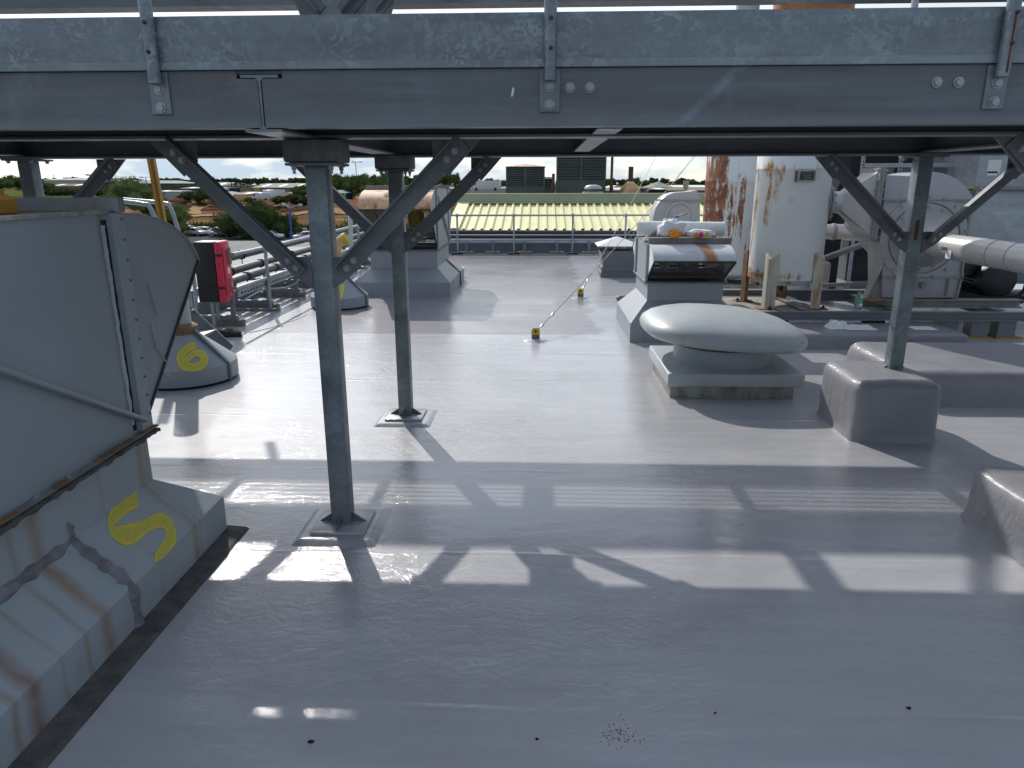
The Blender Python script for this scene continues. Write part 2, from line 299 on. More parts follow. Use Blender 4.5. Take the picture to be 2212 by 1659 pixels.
def mat_cowl_stripe(x0):
    """pale cowl sheet with one wide rust run"""
    s = Nodes('pale_cowl_with_rust_run'); x, y, z = s.sep()
    c = s.mix(s.ramp(s.noise(4, 6), (0.3, 0.0), (0.7, 1.0)), (0.50, 0.53, 0.55), (0.62, 0.64, 0.64))
    sp = s.noise(9, 8, 0.7, s.scale(0.5, 1, 1.3)); c = s.mix(s.ramp(sp, (0.56, 0.0), (0.66, 0.85)), c, (0.45, 0.32, 0.15))
    f = s.band(s.math('ADD', s.math('ADD', x, s.math('MULTIPLY', y, 0.13)), s.math('MULTIPLY', s.noise(6, 4), 0.04)), x0 - 0.065, x0 + 0.065, 0.025)
    return s.done(s.mix(f, c, (0.36, 0.16, 0.07)), 0.5)
def mat_foliage(name, dark, light, sc):
    s = Nodes(name)
    c = s.mix(s.ramp(s.noise(sc, 4, 0.6), (0.3, 0.0), (0.7, 1.0)), dark, light)
    s.b.inputs['Transmission Weight'].default_value = 0.0
    return s.done(c, 0.9, 0, None, 0.0)
def mat_drip():
    s = Nodes('grey_sheet_with_brown_drip'); x, y, z = s.sep()
    col = (0.29, 0.325, 0.35); c = s.mix(s.ramp(s.noise(1.2, 6), (0.3, 0.0), (0.7, 1.0)), sc3(col, 0.9), sc3(col, 1.1))
    yy = s.math('ADD', s.math('ADD', y, s.math('MULTIPLY', s.noise(3, 3), 0.03)), s.math('MULTIPLY', z, 0.0))
    fz_ = s.t.nodes.new('ShaderNodeMapRange'); fz_.inputs[1].default_value = 0.75; fz_.inputs[2].default_value = 1.62; s.link(z, fz_.inputs[0])
    f = s.math('MULTIPLY', s.band(yy, 2.985, 3.02, 0.018), s.math('MULTIPLY', fz_.outputs[0], s.ramp(s.noise(5, 5), (0.2, 0.45), (0.6, 0.9))))
    c = s.mix(f, c, (0.15, 0.13, 0.085))
    sp = s.noise(7, 8, 0.7); c = s.mix(s.ramp(sp, (0.66, 0.0), (0.72, 0.5)), c, (0.15, 0.15, 0.15))
    return s.done(c, 0.42, 0, s.bump(s.noise(1.3, 3, 0.5), 0.35, 0.03))
def mat_dome():
    s = Nodes('weathered_grp_dome'); x, y, z = s.sep()
    c = s.mix(s.ramp(s.noise(2.2, 6), (0.3, 0.0), (0.7, 1.0)), (0.36, 0.395, 0.40), (0.44, 0.475, 0.475))
    g = s.noise(5, 9, 0.72, s.scale(1, 1, 0.6)); c = s.mix(s.ramp(g, (0.56, 0.0), (0.68, 0.45)), c, (0.27, 0.28, 0.275))
    v = s.voro(2.6, s.scale(1, 1, 1, (1.3, 0.2, 0)), 'Distance', 'DISTANCE_TO_EDGE')
    wv = s.math('ADD', v, s.math('MULTIPLY', s.math('SUBTRACT', s.noise(14, 5, 0.7), 0.5), 0.05))
    cr = s.math('MULTIPLY', s.ramp(wv, (0.0, 1.0), (0.012, 0.0)), s.ramp(s.noise(1.6, 3, 0.5, s.scale(1, 1, 1, (2.4, 6, 0))), (0.50, 0.0), (0.58, 1.0)))
    gx = s.t.nodes.new('ShaderNodeMapRange'); gx.inputs[1].default_value = 1.75; gx.inputs[2].default_value = 1.9; s.link(x, gx.inputs[0]); cr = s.math('MULTIPLY', cr, gx.outputs[0])
    c = s.mix(cr, c, (0.17, 0.16, 0.15))
    sp = s.voro(9, None, 'Distance'); c = s.mix(s.ramp(sp, (0.03, 0.9), (0.05, 0.0)), c, (0.08, 0.08, 0.08))
    return s.done(c, 0.42, 0, s.bump(s.noise(3, 4), 0.12, 0.02))
MAT['dome'] = mat_dome()
def mat_tank_light(zseam, zbot, xl):
    s = Nodes('cream_tank_with_rust_stains'); x, y, z = s.sep()
    c = s.mix(s.ramp(s.noise(1.5, 6), (0.3, 0.0), (0.7, 1.0)), (0.70, 0.715, 0.69), (0.78, 0.78, 0.745))
    sc_ = s.noise(7, 8, 0.7, s.scale(1, 1, 0.5)); c = s.mix(s.ramp(sc_, (0.62, 0.0), (0.68, 0.55)), c, (0.40, 0.41, 0.42))
    side = s.t.nodes.new('ShaderNodeMapRange'); side.inputs[1].default_value = xl; side.inputs[2].default_value = xl + 0.28; side.inputs[3].default_value = 0.13; side.inputs[4].default_value = 0.0; s.link(x, side.inputs[0])
    n = s.noise(4.5, 10, 0.72, s.scale(1.2, 1.2, 0.33, (5, 0, 2)))
    for a, b_, k, soft in ((zseam - .05, zseam + .05, .09, .06), (zbot, zbot + .09, .16, .05)):
        n = s.math('ADD', n, s.math('MULTIPLY', s.band(z, a, b_, soft), k))
    n = s.math('ADD', n, side.outputs[0])
    c = s.mix(s.ramp(n, (0.60, 0.0), (0.70, 0.75)), c, (0.46, 0.37, 0.20))
    fine = s.math('MULTIPLY', s.ramp(n, (0.665, 0.0), (0.70, 1.0)), s.ramp(s.noise(26, 6, 0.7), (0.4, 0.2), (0.5, 1.0)))
    c = s.mix(fine, c, s.mix(s.noise(12, 4), (0.28, 0.10, 0.03), (0.48, 0.22, 0.07)))
    return s.done(c, s.mix(fine, (0.4,) * 3, (0.85,) * 3))
MAT['sheet_drip'] = mat_drip()
MAT['spray'] = mat_spray()
MAT['tank_heavy'] = mat_tank_heavy()
MAT['skirt_streak'] = mat_streaked('streaked_grey_sheet', (0.36, 0.395, 0.415),
    [(3.06, 0.022, 0.75, (0.26, 0.16, 0.05)), (3.11, 0.010, 0.5, (0.26, 0.16, 0.05)), (2.34, 0.028, 0.85, (0.27, 0.15, 0.04)), (2.22, 0.014, 0.6, (0.27, 0.17, 0.06)), (2.08, 0.010, 0.5, (0.27, 0.17, 0.06)), (1.94, 0.03, 1.0, (0.20, 0.075, 0.02)), (1.85, 0.014, 0.7, (0.26, 0.13, 0.04)), (1.72, 0.03, 0.8, (0.26, 0.13, 0.04)), (2.74, 0.010, 0.4, (0.25, 0.18, 0.08))])
MAT['skirt'] = mat_streaked('grey_skirt_sheet', (0.30, 0.33, 0.352), [(11.85, 0.06, 0.7, (0.26, 0.17, 0.07)), (13.2, 0.05, 0.5, (0.25, 0.14, 0.06))])
MAT['leaf_a'] = mat_foliage('leaf_dark', (0.040, 0.060, 0.022), (0.10, 0.13, 0.045), 0.35)
MAT['leaf_b'] = mat_foliage('leaf_mid', (0.055, 0.085, 0.028), (0.14, 0.17, 0.055), 0.3)
MAT['leaf_c'] = mat_foliage('leaf_light', (0.09, 0.13, 0.045), (0.22, 0.26, 0.10), 0.4)

# ---------------------------------------------------------------- mesh building
class MB:
    def __init__(s): s.v = []; s.f = []; s.uv = {}
    def add(s, vs, fs):
        b = len(s.v); s.v += [tuple(v) for v in vs]; s.f += [tuple(i + b for i in f) for f in fs]; return s
    def box(s, x0, x1, y0, y1, z0, z1):
        if x0 > x1: x0, x1 = x1, x0
        if y0 > y1: y0, y1 = y1, y0
        if z0 > z1: z0, z1 = z1, z0
        return s.add([(x0, y0, z0), (x1, y0, z0), (x1, y1, z0), (x0, y1, z0), (x0, y0, z1), (x1, y0, z1), (x1, y1, z1), (x0, y1, z1)],
                     [(0, 3, 2, 1), (4, 5, 6, 7), (0, 1, 5, 4), (1, 2, 6, 5), (2, 3, 7, 6), (3, 0, 4, 7)])
    def bar(s, p, q, w, h, up=(0, 0, 1)):
        p = Vector(p); q = Vector(q); d = (q - p).normalized(); u = Vector(up)
        a = d.cross(u)
        if a.length < 1e-4: a = d.cross(Vector((1, 0, 0)))
        a.normalize(); b = a.cross(d)
        vs = []
        for c in (p, q):
            for sx, sy in ((-1, -1), (1, -1), (1, 1), (-1, 1)): vs.append(c + a * (w / 2 * sx) + b * (h / 2 * sy))
        return s.add(vs, [(0, 1, 2, 3), (7, 6, 5, 4), (0, 4, 5, 1), (1, 5, 6, 2), (2, 6, 7, 3), (3, 7, 4, 0)])
    def tube(s, pts, r, n=10, caps=True):
        pts = [Vector(p) for p in pts]; rs = r if isinstance(r, (list, tuple)) else [r] * len(pts)
        t = (pts[1] - pts[0]).normalized(); a = t.orthogonal().normalized(); base = len(s.v)
        for i, p in enumerate(pts):
            t1 = (pts[min(i + 1, len(pts) - 1)] - pts[max(i - 1, 0)]).normalized()
            a = (a - t1 * a.dot(t1)).normalized(); b = t1.cross(a)
            for k in range(n):
                an = 2 * math.pi * k / n; s.v.append(tuple(p + (a * math.cos(an) + b * math.sin(an)) * rs[i]))
        for i in range(len(pts) - 1):
            for k in range(n):
                k2 = (k + 1) % n; s.f.append((base + i * n + k, base + i * n + k2, base + (i + 1) * n + k2, base + (i + 1) * n + k))
        if caps:
            s.f.append(tuple(base + k for k in reversed(range(n)))); s.f.append(tuple(base + (len(pts) - 1) * n + k for k in range(n)))
        return s
    def cyl(s, p, q, r0, r1=None, n=20, caps=True): return s.tube([p, q], [r0, r0 if r1 is None else r1], n, caps)
    def hexbolt(s, p, d, r=0.014, h=0.01):
        p = Vector(p); d = Vector(d).normalized()
        s.cyl(p, p + d * 0.004, r * 1.45, n=14); return s.cyl(p + d * 0.004, p + d * (0.004 + h), r, n=6)
    def prism(s, poly, axis, lo, hi):
        """polygon (2-D, in the two other axes in order) extruded along axis"""
        n = len(poly); vs = []
        for t in (lo, hi):
            for a, b in poly:
                vs.append({'x': (t, a, b), 'y': (a, t, b), 'z': (a, b, t)}[axis])
        return s.add(vs, [tuple(reversed(range(n))), tuple(range(n, 2 * n))] + [(i, (i + 1) % n, n + (i + 1) % n, n + i) for i in range(n)])
    def ibeam(s, axis, lo, hi, c, zb, depth, bf, tf=0.011, tw=0.008):
        h = bf / 2; t = tw / 2; zt = zb + depth; r = 0.012
        poly = [(c - h, zb), (c + h, zb), (c + h, zb + tf), (c + t + r, zb + tf), (c + t, zb + tf + r), (c + t, zt - tf - r), (c + t + r, zt - tf), (c + h, zt - tf), (c + h, zt), (c - h, zt), (c - h, zt - tf), (c - t - r, zt - tf), (c - t, zt - tf - r), (c - t, zb + tf + r), (c - t - r, zb + tf), (c - h, zb + tf)]
        return s.prism(poly, axis, lo, hi)
    def lathe(s, prof, c, n=40, axis='z', closed=False, sx=1, sy=1):
        base = len(s.v); c = Vector(c)
        for r, z in prof:
            for k in range(n):
                an = 2 * math.pi * k / n; a, b = r * math.cos(an) * sx, r * math.sin(an) * sy
                s.v.append(tuple(c + Vector({'z': (a, b, z), 'y': (a, z, b), 'x': (z, a, b)}[axis])))
        for i in range(len(prof) - 1):
            for k in range(n):
                k2 = (k + 1) % n; s.f.append((base + i * n + k, base + i * n + k2, base + (i + 1) * n + k2, base + (i + 1) * n + k))
        if closed:
            e = (len(prof) - 1) * n
            for k in range(n): k2 = (k + 1) % n; s.f.append((base + e + k, base + e + k2, base + k2, base + k))
            return s
        s.f.append(tuple(base + k for k in reversed(range(n)))); s.f.append(tuple(base + (len(prof) - 1) * n + k for k in range(n)))
        return s
    def ribbon(s, centre, left, width_scale=1.0):
        """thin strip through centre points; left = half-width vectors; carries UV across"""
        base = len(s.v); n = len(centre)
        for i, (c, l) in enumerate(zip(centre, left)):
            for k in range(5):
                f = -1 + k * 0.5; s.v.append(tuple(c + l * f)); s.uv[base + i * 5 + k] = (i / max(1, n - 1), k / 4)
        for i in range(n - 1):
            for k in range(4):
                a = base + i * 5 + k; s.f.append((a, a + 1, a + 6, a + 5))
        return s
    def build(s, name, mat, parent=None, bevel=0.0, smooth=None, seg=2, origin=None):
        me = bpy.data.meshes.new(name); o3 = Vector(origin) if origin is not None else Vector((0, 0, 0))
        me.from_pydata([tuple(Vector(v) - o3) for v in s.v], [], s.f); me.update()
        if s.uv:
            ul = me.uv_layers.new(name='UVMap')
            for lp in me.loops: ul.data[lp.index].uv = s.uv.get(lp.vertex_index, (0, 0))
        bm = bmesh.new(); bm.from_mesh(me); bmesh.ops.recalc_face_normals(bm, faces=bm.faces)
        if bevel:
            bmesh.ops.remove_doubles(bm, verts=bm.verts, dist=1e-5)
            es = [e for e in bm.edges if len(e.link_faces) == 2 and e.calc_face_angle(0) > 0.45]
            bmesh.ops.bevel(bm, geom=es, offset=bevel, segments=seg, affect='EDGES', profile=0.5, clamp_overlap=True)
        bm.to_mesh(me); bm.free()
        if smooth is not None:
            me.polygons.foreach_set('use_smooth', [True] * len(me.polygons)); me.set_sharp_from_angle(angle=R_(smooth))
        me.materials.append(MAT[mat] if isinstance(mat, str) else mat)
        o = bpy.data.objects.new(name, me); scene.collection.objects.link(o)
        if origin is not None: o.location = o3
        if parent is not None: par(o, parent)
        return o
def par(o, parent):
    o.parent = parent
    m = Matrix.Identity(4); q = parent
    m = world_of(parent); o.matrix_parent_inverse = m.inverted()
def world_of(o):
    m = Matrix.LocRotScale(o.location, o.rotation_euler, o.scale)
    if o.parent is not None: m = world_of(o.parent) @ o.matrix_parent_inverse @ m
    return m
def tag(o, label, cat, group=None, kind=None):
    o['label'] = label; o['category'] = cat
    if group: o['group'] = group
    if kind: o['kind'] = kind
    return o
def thing(name, label, cat, loc=(0, 0, 0), group=None):
    o = bpy.data.objects.new(name, None); scene.collection.objects.link(o); o.location = loc; o.empty_display_size = 0.2
    return tag(o, label, cat, group)
def struct(o, kind='structure'): o['kind'] = kind; return o
KIDS = {}
def copy_tree(o, loc, label=None, rz=0.0, sc=None):
    """a thing with copies of its parts and sub-parts (mesh data shared)"""
    if o.name not in KIDS: KIDS[o.name] = [(c, [g for g in bpy.data.objects if g.parent is c]) for c in bpy.data.objects if c.parent is o]
    r = o.copy(); scene.collection.objects.link(r); r.location = loc; r.rotation_euler = (0, 0, rz)
    if sc is not None: r.scale = sc if isinstance(sc, (tuple, list)) else (sc, sc, sc)
    if label: r['label'] = label
    for c, gs in KIDS[o.name]:
        d = c.copy(); scene.collection.objects.link(d); d.parent = r
        for g in gs:
            e = g.copy(); scene.collection.objects.link(e); e.parent = d
    return r
def smoothpath(pts, n=6):
    pts = [Vector(p) for p in pts]; out = []
    for i in range(len(pts) - 1):
        p0 = pts[max(i - 1, 0)]; p1 = pts[i]; p2 = pts[i + 1]; p3 = pts[min(i + 2, len(pts) - 1)]
        for k in range(n):
            t = k / n; out.append(0.5 * ((2 * p1) + (p2 - p0) * t + (2 * p0 - 5 * p1 + 4 * p2 - p3) * t * t + (3 * p1 - p0 - 3 * p2 + p3) * t ** 3))
    out.append(pts[-1]); return out

# ---------------------------------------------------------------- the roof and the ground
m = MB()
m.box(-4.75, 16, -4, 19.35, -8.2, 0.0)
struct(m.build('roof', 'floor'))
# ---------------------------------------------------------------- the steel walkway over the roof
ZB = 1.945; YF = 2.90; YM = 3.42; YB = 5.25; XP = -1.03
wk = thing('steel_walkway', 'galvanised steel walkway on posts crossing the roof right overhead', 'walkway', (XP, YM, 0))
m = MB()  # front fascia channel, coped around the beam end
zc0, zc1 = 1.96, 2.165
m.box(-6.5, XP - 0.118, YF, YF + 0.009, zc0, zc1); m.box(XP - 0.022 + 0.035, 6.5, YF, YF + 0.009, zc0, zc1)
cx = XP - 0.045
m = MB()
m.box(-6.5, cx - 0.008, YF, YF + 0.009, zc0, zc1 - 0.028); m.box(cx + 0.008, 6.5, YF, YF + 0.009, zc0, zc1 - 0.028)
m.box(-6.5, cx - 0.088, YF, YF + 0.009, zc1 - 0.028, zc1); m.box(cx + 0.088, 6.5, YF, YF + 0.009, zc1 - 0.028, zc1)
m.box(-6.5, 6.5, YF + 0.009, YF + 0.085, zc0, zc0 + 0.011); m.box(-6.5, 6.5, YF + 0.009, YF + 0.085, zc1 - 0.011, zc1)
m.build('fascia_channel', 'fascia', wk)
m = MB(); m.box(cx - 0.1, cx + 0.1, YF + 0.03, YF + 0.034, zc0, zc1 - 0.012); m.build('slot_shade_plate', 'dark', wk)  # dark plate added behind the cut, its colour standing for shade in the slot
def xbeam(x, y0, y1, zb=ZB, d=0.205, bf=0.145, mat='galv'):
    b = MB(); b.ibeam('y', y0, y1, x, zb, d, bf, 0.010, 0.008); return b.build('cross_beam', mat, wk)
xbeam(cx, YF - 0.004, YB + 0.4)
xbeam(0.27, YF + 0.1, YB + 0.1, ZB + 0.012, 0.18, 0.10)
xbeam(2.62, YF + 0.1, YB + 0.5)
xbeam(-3.72, YF + 0.1, YB + 0.5)
m = MB(); m.ibeam('x', -6.5, 6.5, YM, ZB + 0.004, 0.205, 0.155); m.build('middle_beam', 'galv_dull', wk)
m = MB(); m.ibeam('x', -6.5, 6.5, YB, 1.930, 0.215, 0.19); m.build('back_beam', 'galv_dull', wk)
m = MB()  # toe plate with its seat angle
m.box(-6.5, 6.5, YF - 0.012, YF - 0.006, 2.196, 2.353); m.build('toe_plate', 'galv_spangle', wk)
m = MB(); m.box(-6.5, 2.05, YF - 0.016, YF + 0.06, 2.167, 2.196); m.box(2.055, 6.5, YF - 0.016, YF + 0.06, 2.166, 2.195); m.build('seat_angle', 'galv_strip', wk, 0.002)
# deck: chequer plate with a few slots the sun comes through
m = MB(); zd = 2.17; g0 = G(585, 1537); ys0 = g0.y + 1.27 * zd; xk = 0.60 * zd
slots = [(G(553, 1537).x - xk, G(606, 1537).x - xk), (G(660, 1545).x - xk, G(765, 1545).x - xk)]
m.box(-6.5, 6.5, YF + 0.06, ys0 - 0.007, zd, zd + 0.006); m.box(-6.5, 6.5, ys0 + 0.007, YB + 0.1, zd, zd + 0.006)
m.box(-6.5, slots[0][0], ys0 - 0.007, ys0 + 0.007, zd, zd + 0.006); m.box(slots[0][1], slots[1][0], ys0 - 0.007, ys0 + 0.007, zd, zd + 0.006); m.box(slots[1][1], 6.5, ys0 - 0.007, ys0 + 0.007, zd, zd + 0.006)
m.build('deck_plate', 'galv_dull', wk)
# posts
def post(x, y, zf, ztop, pad, rusty=False):
    b = MB(); b.box(x - 0.05, x + 0.05, y - 0.05, y + 0.05, zf, ztop); p = b.build('post', 'galv_post', wk, 0.008, 40)
    b = MB()
    b.box(x - 0.115, x + 0.115, y - 0.115, y + 0.115, ztop, ztop + 0.012); b.build('cap_plate', 'galv_dull', p)
    for sx in (-1, 1):
        for sy in (-1, 1):
            b = MB(); b.hexbolt((x + sx * 0.085, y + sy * 0.085, ztop), (0, 0, -1), 0.012, 0.014); b.build('bolt', 'galv_bolt', p)
            if pad: 
                b = MB(); b.cyl((x + sx * 0.085, y + sy * 0.085, ztop - 0.035), (x + sx * 0.085, y + sy * 0.085, ztop - 0.018), 0.007, n=8); b.build('bolt_end', 'galv_bolt', p)
    if pad:
        b = MB(); b.box(x - 0.125, x + 0.125, y - 0.11, y + 0.11, ztop + 0.014, ZB - 0.002); b.build('packing_block', 'pad', p, 0.012, 40)
    for d in ((1, 0), (-1, 0), (0, 1), (0, -1)):
        b = MB(); a0 = 0.05; a1 = 0.125
        pl = [(0, 0), (a1 - a0, 0), (0, 0.05)]
        if d[0]: b.prism([(x + d[0] * (a0 + u), zf + v) for u, v in pl], 'y', y - 0.005, y + 0.005)
        else: b.prism([(y + d[1] * (a0 + u), zf + v) for u, v in pl], 'x', x - 0.005, x + 0.005)
        b.build('base_gusset', 'galv_dull', p)
    if rusty:
        b = MB(); b.box(x - 0.012, x + 0.012, y - 0.0525, y - 0.0515, 1.36, 1.50); b.build('rust_stain', 'rust', p, 0.0004)
    return p
post(XP, YM, 0.037, 1.83, True); post(XP, YB, 0.037, 1.835, True)
post(2.62, YB + 0.02, 0.40, 1.916, False, True); post(2.72, YM, 0.28, 1.93, False); post(-3.72, YB + 0.05, 0.05, 1.916, False); post(-3.72, YM, 0.05, 1.93, False)
def brace(x, y, side, zlow=1.40, ztop=1.935, reach=0.63):
    """knee brace: flat-legged angle from the post out to the beam, gusset plate at each end"""
    yy = y - 0.058; x0 = x + side * 0.05
    ang = MB(); p = Vector((x0 + side * 0.045, yy, zlow - 0.015)); q = Vector((x0 + side * reach, yy, ztop - 0.01))
    d = (q - p).normalized(); n = Vector((0, 1, 0)).cross(d)
    if n.z < 0: n = -n
    ang.bar(p, q, 0.008, 0.075, n); 
    e = n * 0.0375
    ang.bar(p + e + Vector((0, -0.028, 0)), q + e + Vector((0, -0.028, 0)), 0.058, 0.008, n)
    br = ang.build('brace', 'galv_dull', wk)
    g = MB(); xs = x0
    g.prism([(xs, zlow + 0.06), (xs + side * 0.085, zlow + 0.06), (xs + side * 0.135, zlow + 0.015), (xs + side * 0.05, zlow - 0.055), (xs, zlow - 0.09)], 'y', y - 0.052, y - 0.044)
    g.build('gusset_plate', 'galv_dull', br)
    g = MB(); xt = q.x
    g.prism([(xt - side * 0.14, ztop + 0.0), (xt + side * 0.075, ztop + 0.0), (xt - side * 0.07, ztop - 0.155), (xt - side * 0.14, ztop - 0.09)], 'y', y - 0.052, y - 0.044)
    g.build('gusset_plate', 'galv_dull', br)
    for t in (p + d * 0.035, p + d * 0.085, q - d * 0.055, q - d * 0.105):
        b = MB(); b.hexbolt((t.x, yy - 0.005, t.z), (0, -1, 0), 0.011, 0.009); b.build('bolt', 'galv_bolt', br)
for x, y, s_ in ((XP, YM, -1), (XP, YM, 1), (XP, YB, -1), (XP, YB, 1), (2.62, YB + 0.02, -1), (2.62, YB + 0.02, 1), (2.72, YM, -1), (-3.72, YB + 0.05, 1), (-3.72, YB + 0.05, -1)):
    brace(x, y, s_, 1.36, 1.94 if y < 4 else 1.925)
# handrail stanchions bolted to the fascia
for px, rust in ((335, False), (1188, False), (2162, True)):
    c = P(px, 150, YF - 0.02); x = c.x
    st = MB(); st.tube([(x, YF - 0.034, 2.118), (x, YF - 0.034, 2.20), (x, YF - 0.034, 3.3)], 0.0235, 14); s_ = st.build('stanchion', 'galv_spangle', wk, 0, 40)
    b = MB(); b.box(x - 0.038, x + 0.038, YF - 0.009, YF - 0.001, 2.01, 2.163); b.build('mounting_plate', 'galv', s_, 0.003)
    for zz in (2.10, 2.035):
        b = MB(); b.hexbolt((x, YF - 0.009, zz), (0, -1, 0), 0.014, 0.011); b.build('bolt', 'galv_bolt', s_)
    for zz in (2.225, 2.325):
        b = MB(); b.cyl((x + 0.002, YF - 0.056, zz), (x + 0.002, YF - 0.068, zz), 0.008, 0.005, 10); b.build('rusted_bolt', 'rustbolt', s_)
    if rust:
        b = MB(); b.box(x - 0.003, x + 0.003, YF - 0.0595, YF - 0.0585, 2.13, 2.325); b.build('rust_run', 'rust', s_)
for px in (1231, 1274, 2023, 2070):
    c = P(px, 190 if px < 2000 else 178, YF); b = MB(); b.hexbolt((c.x, YF - 0.001, c.z), (0, -1, 0), 0.0135, 0.011); b.build('bolt', 'galv_bolt', wk)
# posts with knee braces rising from the walkway towards a higher level
up = thing('upper_support_frame', 'galvanised post with knee braces rising above the toe plate left of centre', 'steel frame', (-1.07, 4.0, 2.15))
for i, (px, yu) in enumerate(((722, 4.0), (800, 5.6))):
    c = P(px, 10, yu); m = MB(); m.box(c.x - 0.055, c.x + 0.055, yu - 0.055, yu + 0.055, 2.178, 3.7); m.build('post', 'galv_post' if i == 0 else 'galv_dull', up, 0.006)
    for s_ in (-1, 1):
        b = MB(); z0 = c.z - 0.05; p, q = (c.x + s_ * 0.06, yu - 0.06, z0), (c.x + s_ * 0.58, yu - 0.06, z0 + 0.55); b.bar(p, q, 0.008, 0.085, (0, 0, 1)); b.bar((p[0], p[1] - 0.03, p[2]), (q[0], q[1] - 0.03, q[2]), 0.06, 0.008, (0, 0, 1)); b.build('brace', 'galv_dull', up)
        b = MB(); b.prism([(c.x + s_ * 0.056, z0 - 0.10), (c.x + s_ * 0.16, z0 - 0.02), (c.x + s_ * 0.2, z0 + 0.10), (c.x + s_ * 0.056, z0 + 0.10)], 'y', yu - 0.053, yu - 0.045); b.build('gusset_plate', 'galv_dull', up)
uw = thing('upper_walkway', 'higher dark walkway crossing behind, its edge showing along the top left', 'walkway', (0, 8, 3.4))
YU = 7.76; zb_ = P(300, 15, YU).z
m = MB(); m.box(-13, 10, YU, YU + 0.24, zb_, zb_ + 0.12); m.build('front_girder', 'galv_dull', uw)
def lift(px, py, z): g = G(px, py); return (g.x - 0.60 * z, g.y + 1.27 * z, z)
for (p, q, wd) in (((1665, 1100), (1800, 1290), 0.16), ((655, 1150), (520, 1275), 0.13), ((2128, 1160), (2126, 1300), 0.09)):
    b = MB(); b.bar(lift(*p, zb_ + 0.14), lift(*q, zb_ + 0.14), wd, 0.03); b.build('shadow_bar', 'galv_dull', uw)  # unseen bars, added to cast the slanting shadows on the roof floor
for px in (184, 437):
    t = P(px, 22, 8.9); b = MB(); b.box(t.x - 0.03, t.x + 0.03, 8.88, 8.92, t.z - 0.35, zb_ + 0.1); b.build('hanger', 'galv', uw)
rw = thing('rear_walkway', 'narrow grating walkway just behind the back beam, hidden at eye level', 'walkway', (0, 6.6, 2.1))
zr_ = 2.12
for k in range(7):
    yy = 6.325 + k * 0.058; b = MB(); b.box(-9, 9, yy, yy + 0.031, zr_ - 0.002, zr_ + 0.002); b.build('grating_bar', 'galv_dull', rw)
m = MB(); m.ibeam('x', -9, 9, 6.83, zr_ - 0.1, 0.11, 0.21); m.build('edge_beam', 'galv_dull', rw)
m = MB(); m.box(-9, 9, 6.27, 6.30, zr_ - 0.06, zr_ + 0.02); m.build('edge_angle', 'galv_dull', rw)
for px, wd in ((1170, .16), (1615, .06), (820, .05), (480, .05), (2080, .08)):
    x = lift(px, 1080, zr_)[0]; b = MB(); b.box(x - wd / 2, x + wd / 2, 6.30, 6.72, zr_ - 0.05, zr_ - 0.012); b.build('cross_bearer', 'galv_dull', rw)
# small upright at the far right above the toe plate
t = P(1977, 3, 5.2); b = MB(); b.tube([(t.x, 5.2, 2.13), (t.x, 5.2, 3.2)], 0.022, 12); tag(b.build('handrail_post', 'galv_tube', None, 0, 40), 'thin upright rail post rising behind the right end of the toe plate', 'rail post')

# ---------------------------------------------------------------- raised pads and blocks formed in the roof coating
from mathutils import noise as mnoise
def rounded(name, label, x0, x1, y0, y1, z1, r, cat, mat='floor_old', taper=0.0):
    """hand-coated block: rounded edges, slightly lumpy faces, coating flared on to the roof at its foot"""
    bm = bmesh.new(); nx, ny, nz = max(6, int((x1 - x0) / .045)), max(6, int((y1 - y0) / .045)), max(5, int(z1 / .03))
    def put(u, v, w_):
        p = Vector((x0 + (x1 - x0) * u, y0 + (y1 - y0) * v, z1 * w_))
        q = Vector((min(max(p.x, x0 + r), x1 - r), min(max(p.y, y0 + r), y1 - r), min(p.z, z1 - r))); d = p - q
        if d.length > 1e-6: p = q + d.normalized() * r
        c = Vector(((x0 + x1) / 2, (y0 + y1) / 2, 0)); k = taper * p.z / z1
        out = Vector((max(-1, min(1, (p.x - c.x) / ((x1 - x0) / 2 - r * .8) if abs(p.x - c.x) > (x1 - x0) / 2 - r * 1.2 else 0)), max(-1, min(1, (p.y - c.y) / ((y1 - y0) / 2 - r * .8) if abs(p.y - c.y) > (y1 - y0) / 2 - r * 1.2 else 0)), 0))
        p -= out * k * 2
        if p.z < .05: p += out * .014 * (1 - p.z / .05) ** 2
        if p.z > .004: p += Vector((mnoise.noise(p * 4), mnoise.noise(p * 4 + Vector((9, 2, 5))), mnoise.noise(p * 3.3 + Vector((3, 8, 1))))) * (.011 if p.z > .03 else .004)
        return p
    vs = {}; V = lambda i, j, k: vs.setdefault((i, j, k), None) or vs.__setitem__((i, j, k), bm.verts.new(put(i / nx, j / ny, k / nz))) or vs[(i, j, k)]
    for i in range(nx):
        for j in range(ny): bm.faces.new((V(i, j, nz), V(i + 1, j, nz), V(i + 1, j + 1, nz), V(i, j + 1, nz)))
        for k in range(nz):
            bm.faces.new((V(i, 0, k), V(i + 1, 0, k), V(i + 1, 0, k + 1), V(i, 0, k + 1))); bm.faces.new((V(i + 1, ny, k), V(i, ny, k), V(i, ny, k + 1), V(i + 1, ny, k + 1)))
    for j in range(ny):
        for k in range(nz):
            bm.faces.new((V(0, j + 1, k), V(0, j, k), V(0, j, k + 1), V(0, j + 1, k + 1))); bm.faces.new((V(nx, j, k), V(nx, j + 1, k), V(nx, j + 1, k + 1), V(nx, j, k + 1)))
    bmesh.ops.recalc_face_normals(bm, faces=bm.faces)
    me = bpy.data.meshes.new(name); bm.to_mesh(me); bm.free(); me.polygons.foreach_set('use_smooth', [True] * len(me.polygons)); me.materials.append(MAT[mat])
    o = bpy.data.objects.new(name, me); scene.collection.objects.link(o); return tag(o, label, cat)
